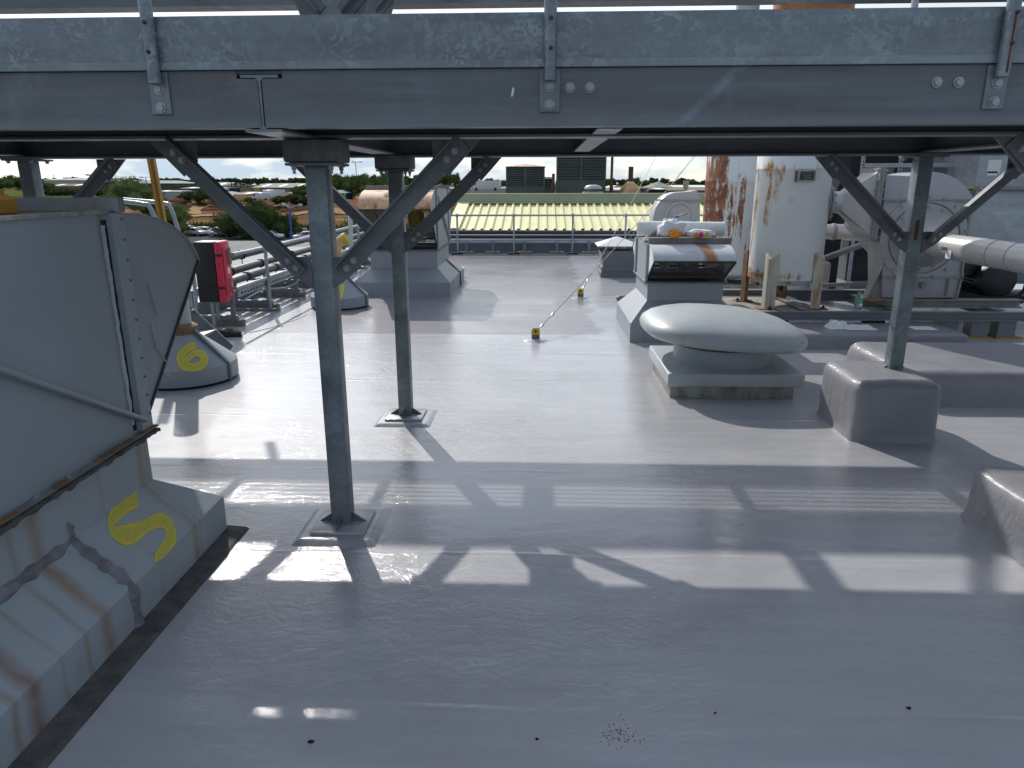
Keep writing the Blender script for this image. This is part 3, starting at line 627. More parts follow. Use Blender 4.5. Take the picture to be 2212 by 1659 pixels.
for i, (yy, lab) in enumerate(((YM, 'low grey coated pad under the nearest walkway post'), (YB, 'low grey coated pad under the second walkway post, further back'))):
    r0 = thing('post_pad', lab, 'post pad', (XP, yy, 0), 'coated pads under walkway posts')
    b = MB(); b.add([(XP - 0.23, yy - 0.23, -0.01), (XP + 0.23, yy - 0.23, -0.01), (XP + 0.23, yy + 0.23, -0.01), (XP - 0.23, yy + 0.23, -0.01), (XP - 0.18, yy - 0.18, 0.022), (XP + 0.18, yy - 0.18, 0.022), (XP + 0.18, yy + 0.18, 0.022), (XP - 0.18, yy + 0.18, 0.022)],
                    [(0, 3, 2, 1), (4, 5, 6, 7), (0, 1, 5, 4), (1, 2, 6, 5), (2, 3, 7, 6), (3, 0, 4, 7)]); b.build('base', 'floor', r0, 0.012, 80, 3)
    b = MB(); b.box(XP - 0.14, XP + 0.14, yy - 0.14, yy + 0.14, 0.021, 0.038); b.build('plate', 'floor', r0, 0.006, 80)
rounded('plinth_block', 'tall rounded grey coated block carrying a leaning-looking walkway post', 2.19, 2.78, 4.82, 5.52, 0.43, 0.07, 'plinth', taper=0.0)
rounded('plinth_block', 'grey coated block cut off by the right edge of the photo', 2.30, 3.0, 3.04, 3.69, 0.30, 0.065, 'plinth', taper=0.004)
rounded('roof_plinth', 'broad low grey coated slab behind the tall block', 2.95, 5.6, 5.68, 6.98, 0.28, 0.085, 'plinth', taper=0.02)
rounded('roof_plinth', 'long low grey coated plinth below the rust-stained skid beam', 2.55, 4.65, 7.75, 8.5, 0.17, 0.05, 'plinth', taper=0.01)

t = P(1107, 198, YF); b = MB(); b.prism([(t.x - 0.006, t.z - 0.018), (t.x + 0.002, t.z - 0.016), (t.x + 0.007, t.z + 0.006), (t.x + 0.004, t.z + 0.018), (t.x - 0.002, t.z + 0.008)], 'y', YF - 0.0012, YF - 0.0002); b.build('white_splash', 'white', wk)
# flecks and dirt lying on the coating
for px, py, k, lab in ((672, 1603, .008, 'small black fleck on the bare roof at the bottom left'), (1160, 1597, .004, 'tiny black fleck on the roof near the bottom centre'), (1545, 1541, .003, 'tiny dark speck on the roof right of centre at the bottom'), (1963, 1530, .006, 'small black fleck on the roof at the bottom right')):
    g = G(px, py); rr = random.Random(px); b = MB(); b.lathe([(k, 0.0), (k * .8, .004), (k * .3, .007)], (g.x, g.y, 0), 7, sx=1.5); b.v = [(x + rr.uniform(-k, k) * .4, y + rr.uniform(-k, k) * .4, z) for x, y, z in b.v]; tag(b.build('debris_fleck', 'gap'), lab, 'debris')
g = G(1340, 1588); rr = random.Random(3); b = MB()
for _ in range(70):
    a = rr.gauss(0, .035); c_ = rr.gauss(0, .028); k = rr.uniform(.001, .0032); b.lathe([(k, 0.0), (k * .5, .002)], (g.x + a, g.y + c_, 0), 5)
tag(b.build('grit', 'grime'), 'patch of dark grit on the near roof floor, bottom centre right', 'grit', None, 'stuff')
for zz in (2.78, 3.27):
    b = MB(); b.tube([(-6.5, YF - 0.034, zz), (6.5, YF - 0.034, zz)], 0.021, 12); b.build('handrail', 'galv_tube', wk, 0, 40)
# ---------------------------------------------------------------- roof fan units with two cowls
def fan_unit(label, x0, x1, y0, y1, hs, ins, zn0, zn1, ztop, lip, zlip, mats, seam=None, brace=True, near_motor=True, railw=0.0):
    """x0..x1, y0..y1 = skirt at roof; ins = inset of the neck; box sits on the neck; a cowl opens towards -y and one towards +y"""
    t = thing('fan_unit', label, 'roof fan', ((x0 + x1) / 2, (y0 + y1) / 2, 0), 'twin cowl fan units')
    nx0, nx1, ny0, ny1 = x0 + ins, x1 - ins, y0 + ins * 1.15, y1 - ins * 1.15
    b = MB()
    b.add([(x0, y0, -0.01), (x1, y0, -0.01), (x1, y1, -0.01), (x0, y1, -0.01), (x0, y0, hs), (x1, y0, hs), (x1, y1, hs), (x0, y1, hs), (nx0, ny0, zn0), (nx1, ny0, zn0), (nx1, ny1, zn0), (nx0, ny1, zn0)],
          [(0, 1, 5, 4), (1, 2, 6, 5), (2, 3, 7, 6), (3, 0, 4, 7), (4, 5, 9, 8), (5, 6, 10, 9), (6, 7, 11, 10), (7, 4, 8, 11), (3, 2, 1, 0), (8, 9, 10, 11)])
    b.build('skirt', mats['skirt'], t, 0.004)
    b = MB(); w_ = 0.004
    for (a0, a1, c0, c1) in ((nx0, nx1, ny0, ny0 + w_), (nx0, nx1, ny1 - w_, ny1), (nx0, nx0 + w_, ny0 + w_, ny1 - w_), (nx1 - w_, nx1, ny0 + w_, ny1 - w_)): b.box(a0, a1, c0, c1, zn0 - 0.02, zn1)
    b.build('neck', mats.get('neck', 'sheet'), t)
    b = MB(); fo = 0.035
    for zz, f2 in ((zn1, fo), (zn1 + 0.014, fo + 0.008)):
        for (a0, a1, c0, c1) in ((nx0 - f2, nx1 + f2, ny0 - f2, ny0 + 0.02), (nx0 - f2, nx1 + f2, ny1 - 0.02, ny1 + f2), (nx0 - f2, nx0 + 0.02, ny0 + 0.02, ny1 - 0.02), (nx1 - 0.02, nx1 + f2, ny0 + 0.02, ny1 - 0.02)): b.box(a0, a1, c0, c1, zz, zz + 0.007)
    fl = b.build('flange', 'rail_dirty', t)
    for k in range(9):
        yy = ny0 + 0.05 + (ny1 - ny0 - 0.1) * k / 8; c = MB(); c.hexbolt((nx1 + fo * 0.55, yy, zn1 + 0.021), (0, 0, 1), 0.009, 0.006); c.build('bolt', 'sheet', fl)
    zb = zn1 + 0.022; e = 0.012; bx0, bx1, by0, by1 = nx0 - e, nx1 + e, ny0 - e, ny1 + e
    for s_, xx in ((-1, bx0), (1, bx1)):
        b = MB(); b.box(xx - s_ * 0.006, xx, by0 + 0.03, by1 - 0.03, zb, ztop); sw = b.build('side_panel', mats['box'], t)
        if brace:
            c = MB(); dx = xx + s_ * 0.010
            c.bar((dx, by1 - 0.06, zb + 0.05), (dx, by0 + 0.06, zb + 0.05 + (ztop - zb) * 0.93 * 0.9), 0.022, 0.06, (s_, 0, 0)); c.build('diagonal_stiffener', mats['box'], sw, 0.008, 40)
        for (q0, q1) in ((by1 - 0.085, by1), (by0, by0 + 0.085)):
            c = MB(); c.box(xx - s_ * 0.004, xx + s_ * 0.022, q0, q1, zb, ztop + 0.002); c.build('corner_angle', mats.get('angle', mats['box']), sw, 0.003)
    b = MB(); b.box(bx0, bx1, by0 + 0.02, by1 - 0.02, ztop, ztop + 0.012); b.build('top_sheet', mats.get('top', 'sheet_top'), t)
    for yy in (by0, by1 - 0.05):
        b = MB(); b.box(bx0 - 0.005 - railw, bx1 + 0.035 + railw, yy, yy + 0.05, ztop + 0.004, ztop + 0.066); b.build('top_rail', 'rail_dirty', t, 0.003)
    for s_, yb in ((-1, by0), (1, by1)):
        prof = []; n = 14
        for k in range(n + 1):
            a = R_(80) * k / n; u = lip * math.sin(a) / math.sin(R_(80)); z = zlip + (ztop - zlip) * (math.cos(a) - math.cos(R_(80))) / (1 - math.cos(R_(80)))
            prof.append((yb + s_ * u, z))
        b = MB(); cx0, cx1 = bx0 + 0.01, bx1 - 0.01
        inner = [(y_ - s_ * 0.006, z - 0.006) for y_, z in prof]
        b.prism(prof + inner[::-1], 'x', cx0 - 0.012, cx1 + 0.012); cw = b.build('cowl', mats['cowl_front'] if s_ < 0 else mats['cowl_back'], t, 0, 35)
        low = (yb + s_ * 0.02, zb + 0.06)
        for xx in (cx0, cx1):
            c = MB(); c.prism([(y_, z - 0.002) for y_, z in prof] + [low, (yb - s_ * 0.03, zb + 0.06), (yb - s_ * 0.03, ztop - 0.01)], 'x', xx - 0.003, xx + 0.003); c.build('cheek', mats['cheek'], cw)
        # wire guard
        lipv = Vector((0, prof[-1][0], prof[-1][1])); lw = Vector((0, low[0], low[1])); d = lw - lipv
        c = MB(); nx = int((cx1 - cx0) / 0.034); nz = int(d.length / 0.034)
        for k in range(1, nx): xx = cx0 + (cx1 - cx0) * k / nx; c.bar((xx, lipv.y, lipv.z), (xx, lw.y, lw.z), 0.0035, 0.0035, (1, 0, 0))
        for k in range(1, nz): pp = lipv + d * (k / nz); c.bar((cx0, pp.y, pp.z), (cx1, pp.y, pp.z), 0.0035, 0.0035)
        c.build('wire_guard', 'blackwire', cw)
        c = MB()
        for pp, h in ((lipv, 0.022), (lw, 0.03)): c.bar((cx0 - 0.01, pp.y, pp.z), (cx1 + 0.01, pp.y, pp.z), 0.012, h)
        for xx in (cx0, cx1): c.bar((xx, lipv.y, lipv.z), (xx, lw.y, lw.z), 0.014, 0.022, (1, 0, 0))
        c.build('guard_frame', 'blackwire', cw)
    # motor and fan housing seen through the guard
    mxc, myc, mzc = (bx0 + bx1) / 2, (by0 + by1) / 2, zb + (ztop - zb) * 0.45
    b = MB(); b.lathe([(0.05, 0), (0.13, 0.02), (0.14, 0.20), (0.11, 0.26)], (mxc + 0.1, myc, mzc - 0.1), 20); mo = b.build('motor', mats.get('motor', 'yellow'), t, 0, 40)
    b = MB(); b.bar((bx0 + 0.02, myc, mzc - 0.12), (bx1 - 0.02, myc, mzc - 0.12), 0.07, 0.05); b.bar((mxc - 0.18, myc - 0.3, mzc - 0.05), (mxc - 0.18, myc + 0.3, mzc - 0.05), 0.05, 0.05); b.build('motor_support', 'galv_light', t)
    if seam:
        b = MB(); ys, wd, mt = seam
        b.prism([(x1 + 0.001, 0.0), (x1 + 0.014, 0.0), (x1 + 0.014, hs + 0.006), (nx1 + 0.012, zn0 + 0.02), (nx1 + 0.001, zn0 + 0.02), (x1 + 0.001, hs)], 'y', ys - wd / 2, ys + wd / 2)
        sm = b.build('seam_strip', mt, t)
    return t, dict(nx0=nx0, nx1=nx1, ny0=ny0, ny1=ny1, bx1=bx1, by0=by0, by1=by1, zb=zb)

base_m = dict(box='sheet', cheek='sheet', neck='sheet', angle='sheet')
fu5, U5 = fan_unit('large grey fan unit in the foreground sprayed with a yellow figure 5', -3.24, -1.63, 1.30, 3.36, 0.195, 0.215, 0.395, 0.635, 1.632, 0.70, 1.36,
    dict(base_m, box='sheet_drip', neck='skirt_streak', cheek='sheet_drip', skirt='skirt_streak', cowl_front='sheet', cowl_back='sheet'))
fu1, U1 = fan_unit('grey fan unit with an orange rusted cowl in the middle distance', -3.03, -1.45, 11.5, 13.55, 0.22, 0.24, 0.43, 0.70, 1.66, 0.62, 1.37,
    dict(base_m, skirt='skirt', cowl_front='rustsheet', cowl_back='sheet'), (12.9, 0.07, 'gap'))
MAT['cowl_stripe'] = mat_cowl_stripe(P(1540, 545, 7.9).x + 1.03)
h2x0 = G(1360, 740).x; h2y0 = G(1360, 740).y
fu2, U2 = fan_unit('smaller grey fan unit with white rolls of matting lying on top', h2x0, h2x0 + 1.28, h2y0, h2y0 + 1.5, 0.22, 0.21, 0.45, 0.645, 1.09, 0.42, 0.93,
    dict(base_m, skirt='skirt', cowl_front='cowl_stripe', cowl_back='sheet', motor='galv_light', cheek='white'), (h2y0 + 0.75, 0.05, 'gap'), brace=False)
# details of the foreground unit: rotten joint, edge strip, drips, lumpy sealant seam
x5 = U5['bx1']
b = MB(); rnd.seed(3); zz = U5['zb'] + 0.02; L_ = []; Rr = []
yj = U5['by1'] - 0.115
while zz < 1.62:
    a = 0.008 + 0.014 * rnd.random(); L_.append((yj - a + rnd.uniform(-.004, .004), zz)); Rr.append((yj + 0.006 + a * 0.4, zz)); zz += 0.03
b.prism(L_ + Rr[::-1], 'x', x5 + 0.0005, x5 + 0.0035); b.build('split_joint', 'gap', fu5)
b = MB(); L_ = []; Rr = []; zz = U5['zb'] + 0.05
while zz < 1.60:
    L_.append((yj - 0.024 - 0.016 * rnd.random() * rnd.random(), zz)); Rr.append((yj - 0.010 + 0.008 * rnd.random(), zz)); zz += 0.022
b.prism(L_ + Rr[::-1], 'x', x5 + 0.0005, x5 + 0.0055); b.build('flaking_sealant', 'cap', fu5)
# rotten flange edge: jagged dark joint with rust flakes, torn tape on the cowl cheek, screws along the panel edge
b = MB(); zf = U5['zb']; rnd.seed(8); T_ = []; B_ = []; yy = U5['by0']
while yy < U5['by1'] + 0.03: T_.append((yy, zf - 0.010 + rnd.uniform(-.003, .003))); B_.append((yy, zf - 0.021 - 0.014 * rnd.random() ** 2)); yy += 0.025
b.prism(T_ + B_[::-1], 'x', x5 + 0.024, x5 + 0.0475); b.build('rotten_flange_edge', 'grime', fu5)
b = MB()
for k in range(22):
    yy = rnd.uniform(U5['by0'], U5['by1']); w_ = rnd.uniform(.02, .09); b.prism([(yy, zf + 0.002), (yy + w_, zf + 0.001), (yy + w_ * .8, zf + .007), (yy + w_ * .2, zf + 0.009)], 'x', x5 + rnd.uniform(.008, .02), x5 + rnd.uniform(.026, .044))
fk = b.build('rust_flakes', 'leg_dark', fu5); fk['kind'] = 'stuff'
for (py_, pz_, l_, a_) in ((3.30, 1.30, .16, -75), (3.27, 1.12, .14, -80), (3.31, .98, .09, -60), (3.31, .86, .05, -15)):
    b = MB(); d_ = Vector((0, math.cos(R_(a_)), math.sin(R_(a_)))); p = Vector((x5 - 0.003, py_, pz_)); b.bar(p, p + d_ * l_, 0.004, 0.012 if a_ < -50 else 0.02, (1, 0, 0)); b.build('torn_tape', 'cap', fu5)
for k in range(11):
    c = MB(); c.hexbolt((x5 + 0.0225, U5['by1'] - 0.018, U5['zb'] + 0.07 + k * 0.088), (1, 0, 0), 0.004, 0.002); c.build('rivet', 'sheet_dk', fu5)
b = MB(); b.box(x5 - 0.03, x5 + 0.012, U5['by0'] + 0.02, U5['by1'] - 0.03, 1.632, 1.648); b.build('edge_strip', 'curb', fu5, 0.003)
b = MB(); rnd.seed(11)
pts = [(-1.650, 2.50, 0.0), (-1.648, 2.50, 0.11), (-1.652, 2.50, 0.180), (-1.705, 2.50, 0.246), (-1.775, 2.50, 0.311), (-1.865, 2.50, 0.39), (-1.868, 2.50, 0.46)]
pts = smoothpath(pts, 6); b.tube([p + Vector((0, rnd.uniform(-.006, .006), 0)) for p in pts], [0.034 + rnd.uniform(-.006, .006) for _ in pts], 14)
b.build('sealant_seam', 'sealant', fu5, 0, 80)
b = MB(); pts = [(-1.862, 1.5 + 0.05 * k, 0.384) for k in range(23)]
b.tube([Vector(p) for p in pts], [0.038 + rnd.uniform(-.008, .007) - 0.03 * max(0, k - 18) / 5 for k, _ in enumerate(pts)], 14); b.build('sealant_seam', 'sealant', fu5, 0, 80)
b = MB(); b.prism([(-1.655, -0.002), (-1.52, -0.002), (-1.54, 0.012), (-1.655, 0.022)], 'y', 1.0, 3.385); k_ = b.build('kerb_flashing', 'grime', fu5, 0.003)
tag(fu5, fu5['label'], 'roof fan', 'twin cowl fan units')
# the yellow figure 5, brushed on the slope and running over the edge
n5 = Vector((0.2, 0, 0.215)).normalized(); p5 = Vector((-1.63, 2.5, 0.195))
def on_plane(px, py, pt, n, off=0.002):
    d = ray(px, py); return EYE + d * ((pt - EYE).dot(n) / d.dot(n)) + n * off
def spray(name, pix, left, fn, parent):
    c = smoothpath([fn(*p) for p in pix], 8); lp = [fn(p[0] + l[0], p[1] + l[1]) - fn(*p) for p, l in zip(pix, left)]
    lp = smoothpath(lp, 8); b = MB(); b.ribbon(c, lp); return b.build(name, 'spray', parent)
f5 = lambda px, py: on_plane(px, py, p5, n5)
pairs = [((590, 447), (597, 540)), ((545, 485), (550, 562)), ((485, 530), (512, 600)), ((463, 585), (492, 612)), ((475, 652), (503, 614)), ((510, 690), (540, 602)), ((550, 706), (580, 592)), ((595, 685), (620, 585)), ((640, 643), (660, 562)), ((690, 628), (700, 555)), ((716, 642), (738, 575)), ((712, 662), (760, 625)), ((692, 692), (766, 678)), ((664, 740), (738, 722)), ((668, 772), (690, 762))]
to5 = lambda p: (0.5 * p[0], 829.5 + 0.5 * p[1])
pix = [((to5(a)[0] + to5(c)[0]) / 2, (to5(a)[1] + to5(c)[1]) / 2) for a, c in pairs]; lf = [((to5(a)[0] - to5(c)[0]) / 2, (to5(a)[1] - to5(c)[1]) / 2) for a, c in pairs]
spray('painted_figure', pix, lf, f5, fu5)
# yellow objects by the foreground unit
c = P(18, 455, 2.9); b = MB(); b.box(-2.95, -2.02, 2.62, 2.72, 1.645, 1.735); b.prism([(-2.06, 1.645), (-1.985, 1.645), (-1.985, 1.70), (-2.06, 1.735)], 'y', 2.61, 2.73)
tag(b.build('steel_bracket', 'yellowpole', None, 0.006), 'yellow steel block lying on top of the foreground fan unit', 'bracket')
b = MB(); p0 = P(352, 470, 8.0); p1 = P(327, 335, 8.0)
d_ = (p1 - p0).normalized(); p00 = p0 - d_ * (p0.z / d_.z); p11 = p1 + d_ * 0.25
yb_ = thing('yellow_pole', 'leaning worn yellow channel pole behind the foreground fan unit', 'pole', p00)
b.bar(p00, p11, 0.012, 0.075, (0.3, 1, 0)); b.build('web', 'yellowpole', yb_)
for s_ in (-1, 1):
    b = MB(); b.bar(p00 + Vector((s_ * 0.033, -0.02, 0)), p11 + Vector((s_ * 0.033, -0.02, 0)), 0.008, 0.05, (0, 1, 0)); b.build('flange', 'yellowpole', yb_)

# ---------------------------------------------------------------- cone based flue vents sprayed 6 and 7
def cone_vent(label, cx, cy, r, fig, pipe_h, zc=0.45, rt=0.11, elbow=None):
    t = thing('cone_vent', label, 'roof vent', (cx, cy, 0), 'cone based flue vents')
    hb = 0.17; b = MB(); b.lathe([(r, 0.025), (r, hb), (rt, zc), (rt, zc + 0.03)], (cx, cy, 0), 48); b.build('cone', 'sheet', t, 0, 30)
    b = MB(); b.lathe([(r - 0.02, -0.005), (r - 0.02, 0.024)], (cx, cy, 0), 40); b.build('base_ring', 'gap', t)
    b = MB(); b.lathe([(rt + 0.025, zc - 0.02), (rt + 0.03, zc + 0.05), (rt + 0.0, zc + 0.07)], (cx, cy, 0), 24); b.build('collar', 'leg_dark', t, 0, 30)
    b = MB()  # folded seam up the side towards the camera's right
    for sgn in (1,):
        a = R_(-12); d = Vector((math.cos(a), math.sin(a), 0)); o = Vector((cx, cy, 0))
        pts = [o + d * (r + 0.004) + Vector((0, 0, 0.02)), o + d * (r + 0.004) + Vector((0, 0, hb)), o + d * rt + Vector((0, 0, zc + 0.03))]
        for p, q in zip(pts, pts[1:]): b.bar(p, q, 0.03, 0.03, (-d.y, d.x, 0))
    b.build('seam', 'sheet_dk', t)
    if elbow is None:
        b = MB(); b.cyl((cx, cy, zc + 0.05), (cx, cy, zc + pipe_h), rt * 0.82, rt * 0.78, 24); b.build('pipe', 'cap', t, 0, 40)
    def on_cone(px, py):
        d = ray(px, py); k = (r - rt) / (zc - hb); o = EYE - Vector((cx, cy, 0))
        # (x^2+y^2) = (r-(z-hb)k)^2
        zr = lambda q: r - (q - hb) * k
        A_ = d.x ** 2 + d.y ** 2 - (k * d.z) ** 2; B_ = 2 * (o.x * d.x + o.y * d.y + zr(o.z) * k * d.z); C_ = o.x ** 2 + o.y ** 2 - zr(o.z) ** 2
        D_ = B_ * B_ - 4 * A_ * C_
        tt = (-B_ - math.sqrt(max(D_, 0))) / (2 * A_); q = EYE + d * tt; rad = Vector((q.x - cx, q.y - cy, 0)).normalized()
        return q + (rad + Vector((0, 0, k))).normalized() * 0.004
    for pix, lf in fig: spray('painted_figure', pix, lf, on_cone, t)
    return t
# zoom 7 of the photo: D = (331.8 + .2x, 497.7 + .2y)
z7 = lambda pts: [(331.8 + .2 * x, 497.7 + .2 * y) for x, y in pts]
fig6 = [(z7([(455, 1235), (385, 1265), (310, 1330), (290, 1400), (330, 1460), (420, 1480), (510, 1460), (550, 1400), (520, 1340), (450, 1330), (390, 1370), (330, 1440)]),
         [(2, 7), (5, 8), (8, 5), (9, 0), (7, -9), (0, -10), (-7, -8), (-9, 0), (-5, 8), (2, 8), (7, 4), (7, 2)])]
cone_vent('grey cone vent at the left sprayed with a yellow figure 6', -3.30, 6.38, 0.45, fig6, 0.75)
z2 = lambda pts: [((700 + x * .5425) * .553, (550 + y * .5425) * .553) for x, y in pts]
fig7 = [(z2([(1105, 1050), (1140, 1045), (1168, 1052), (1165, 1100), (1150, 1150)]), [(0, 5), (0, 5), (-6, 4), (-6, 0), (-4, 0)])]
cone_vent('smaller cone vent sprayed with a yellow figure 7 behind the nearest post', -2.98, 10.5, 0.42, fig7, 0.5, elbow=1, rt=0.1)
# ---------------------------------------------------------------- mushroom vent
mu = thing('mushroom_vent', 'big pale domed mushroom vent on a square kerb', 'roof vent', (1.62, 6.36, 0))
b = MB(); b.box(1.10, 2.13, 5.87, 6.87, -0.01, 0.115); b.build('kerb', 'curb', mu, 0.008)
b = MB(); b.add([(1.07, 5.83, 0.105), (2.20, 5.83, 0.105), (2.20, 6.93, 0.105), (1.07, 6.93, 0.105), (1.07, 5.83, 0.22), (2.20, 5.83, 0.22), (2.20, 6.93, 0.22), (1.07, 6.93, 0.22)], [(0, 3, 2, 1), (4, 5, 6, 7), (0, 1, 5, 4), (1, 2, 6, 5), (2, 3, 7, 6), (3, 0, 4, 7)])
b.build('base_flange', 'cap', mu, 0.015, 40, 3)
b = MB(); b.lathe([(0.42, 0.215), (0.42, 0.37)], (1.63, 6.38, 0), 48); b.build('throat', 'sheet', mu, 0, 40)
b = MB(); b.lathe([(0.45, 0.012), (0.64, 0.0), (0.70, 0.008), (0.735, 0.035), (0.745, 0.07), (0.728, 0.11), (0.67, 0.155), (0.58, 0.190), (0.45, 0.225), (0.30, 0.249), (0.15, 0.262), (0.01, 0.265)], (0, 0, 0), 72)
sq_ = lambda v: Vector((v[0], v[1], v[2])) * 1.0 if abs(v[0]) + abs(v[1]) < 1e-6 else Vector((v[0] * K_(v), v[1] * K_(v), v[2]))
K_ = lambda v: 0.955 * (abs(math.cos(math.atan2(v[1], v[0]))) ** 2.7 + abs(math.sin(math.atan2(v[1], v[0]))) ** 2.7) ** (-1 / 2.7)
b.v = [tuple(sq_(v)) for v in b.v]
tl_ = Matrix.Translation((1.62, 6.45, 0.41)) @ Matrix.Rotation(R_(4.0), 4, 'Y'); b.v = [tuple(tl_ @ Vector(v)) for v in b.v]
b.build('dome', 'dome', mu, 0, 70)
# ---------------------------------------------------------------- square vent with pyramid cap
yv = 14.0; xa, xb = G(1297, 600).x, G(1382, 600).x
pv = thing('capped_vent', 'square grey vent with a flared hopper under a pale pyramid cap', 'roof vent', ((xa + xb) / 2, yv, 0))
b = MB(); b.box(xa, xb, yv - 0.05, yv + 0.75, -0.01, 0.10); b.box(xa + 0.02, xb - 0.02, yv - 0.03, yv + 0.73, 0.10, 0.20); b.build('base_slab', 'sheet_dk', pv, 0.01)
za, zb_ = P(1340, 584, yv).z, P(1340, 544, yv).z; x0, x1 = P(1304, 584, yv).x, P(1375, 584, yv).x; X0, X1 = P(1298, 544, yv).x, P(1380, 544, yv).x
b = MB(); b.add([(x0, yv, za), (x1, yv, za), (x1, yv + .65, za), (x0, yv + .65, za), (X0, yv - .05, zb_), (X1, yv - .05, zb_), (X1, yv + .70, zb_), (X0, yv + .70, zb_)], [(0, 3, 2, 1), (0, 1, 5, 4), (1, 2, 6, 5), (2, 3, 7, 6), (3, 0, 4, 7)])
b.build('hopper', 'sheet_dk', pv)
b = MB(); b.box(X0 + .02, X1 - .02, yv - .02, yv + .68, zb_ - 0.06, zb_ - 0.05); b.build('throat', 'dark', pv)
zc, zt = P(1340, 531, yv).z, P(1340, 513, yv).z; xl, xr = P(1291, 531, yv).x, P(1383, 531, yv).x; ym = yv + 0.33; hw = (xr - xl) / 2; xm = (xl + xr) / 2
b = MB(); b.add([(xl, ym - hw, zc), (xr, ym - hw, zc), (xr, ym + hw, zc), (xl, ym + hw, zc), (xm, ym, zt), (xl, ym - hw, zc - .015), (xr, ym - hw, zc - .015), (xr, ym + hw, zc - .015), (xl, ym + hw, zc - .015)],
    [(0, 1, 4), (1, 2, 4), (2, 3, 4), (3, 0, 4), (0, 5, 6, 1), (1, 6, 7, 2), (2, 7, 8, 3), (3, 8, 5, 0), (5, 8, 7, 6)]); b.build('pyramid_cap', 'white', pv)
for sx in (x0 + .05, x1 - .05):
    for sy in (yv + .03, yv + .62):
        b = MB(); b.box(sx - .012, sx + .012, sy - .012, sy + .012, zb_ - .3, zc); b.build('cap_strut', 'galv', pv)
# ---------------------------------------------------------------- guy wire anchors and wires
for i, (px, py, lab) in enumerate(((1157, 735, 'yellow anchor plate nearer the camera with a wire shackled to it'), (1254, 643, 'yellow anchor plate farther away on the darker coating'))):
    g0 = G(px, py); t = thing('anchor_plate', lab, 'anchor plate', g0, 'yellow guy wire anchors')
    hh = 0.145; wd = 0.047
    b = MB(); b.prism([(g0.x - wd, 0.065), (g0.x + wd, 0.065), (g0.x + wd, hh - 0.02), (g0.x + wd - 0.02, hh), (g0.x - wd + 0.02, hh), (g0.x - wd, hh - 0.02)], 'y', g0.y - 0.006, g0.y + 0.006); b.build('plate', 'yellow', t)
    b = MB(); b.box(g0.x - wd, g0.x + wd, g0.y - 0.0065, g0.y + 0.0065, -0.01, 0.065); b.build('stem', 'sheet_dk', t)
    b = MB(); b.lathe([(0.16, -0.005), (0.13, 0.008), (0.07, 0.018), (0.03, 0.02)], (g0.x, g0.y, 0), 24, sy=0.8); b.build('coating_collar', 'floor', t, 0, 60)
    b = MB(); b.cyl((g0.x, g0.y - 0.0085, 0.105), (g0.x, g0.y - 0.0065, 0.105), 0.014, n=12); b.build('eye_hole', 'dark', t)
    a = Vector((g0.x + 0.01, g0.y + 0.01, 0.105)); e = P(*((1490, 345) if i == 0 else (1410, 345)), 15.5 if i == 0 else 18.0)
    d = (e - a).normalized(); wt_ = thing('guy_wire', 'steel guy wire rising to the right from the nearer yellow anchor' if i == 0 else 'steel guy wire rising from the farther yellow anchor', 'wire', a)
    far = a + (e - a) * 1.35
    pts = [a.lerp(far, k / 16) - Vector((0, 0, 0.35 * (k / 16) * (1 - k / 16))) for k in range(17)]
    b = MB(); b.tube(pts, 0.0055, 6); b.build('cable', 'wire', wt_)
    for k in range(2):
        q = pts[0].lerp(pts[1], 0.25 + 0.5 * k); b = MB(); b.tube([q - d * 0.06, q, q + d * 0.06], [0.006, 0.016, 0.006], 8); b.build('turnbuckle', 'galv_tube', wt_)
e0, e1 = P(1395, 470, 18.6), P(1492, 345, 21); b = MB(); b.tube([e0 + (e0 - e1) * 0.6, e1 + (e1 - e0) * 0.5], 0.006, 6); tag(b.build('guy_wire', 'wire'), 'thin farthest wire crossing in front of the cream roof to the right', 'wire')

# small capped vent stubs by the fan units, yellow spray on the middle unit's slope
for px, py, y, r, lab in ((993, 586, 14.0, .11, 'small white capped stub vent right of the rusted cowl fan unit'), (1341, 662, 10.4, .07, 'small dark stub vent left of the small fan unit')):
    g = P(px, py, y); t = thing('stub_vent', lab, 'roof vent', (g.x, y, 0), 'small stub vents'); b = MB(); b.cyl((g.x, y, -.01), (g.x, y, .13), r * .75, n=18); b.build('pipe', 'sheet_dk', t, 0, 40)
    b = MB(); b.lathe([(r, .12), (r, .17), (r * .7, .19)], (g.x, y, 0), 18); b.build('cap', 'white' if r > .1 else 'sheet_dk', t, 0, 40)
ns = Vector((0.21, 0, 0.24)).normalized(); p0_ = Vector((-1.45, 12, 0.22))
fsl = lambda px, py: on_plane(px, py, p0_, ns, 0.004)
spray('painted_stroke', [(973, 572), (979, 577), (986, 583), (993, 589)], [(3, 2), (3, 2), (4, 2), (3, 2)], fsl, fu1)
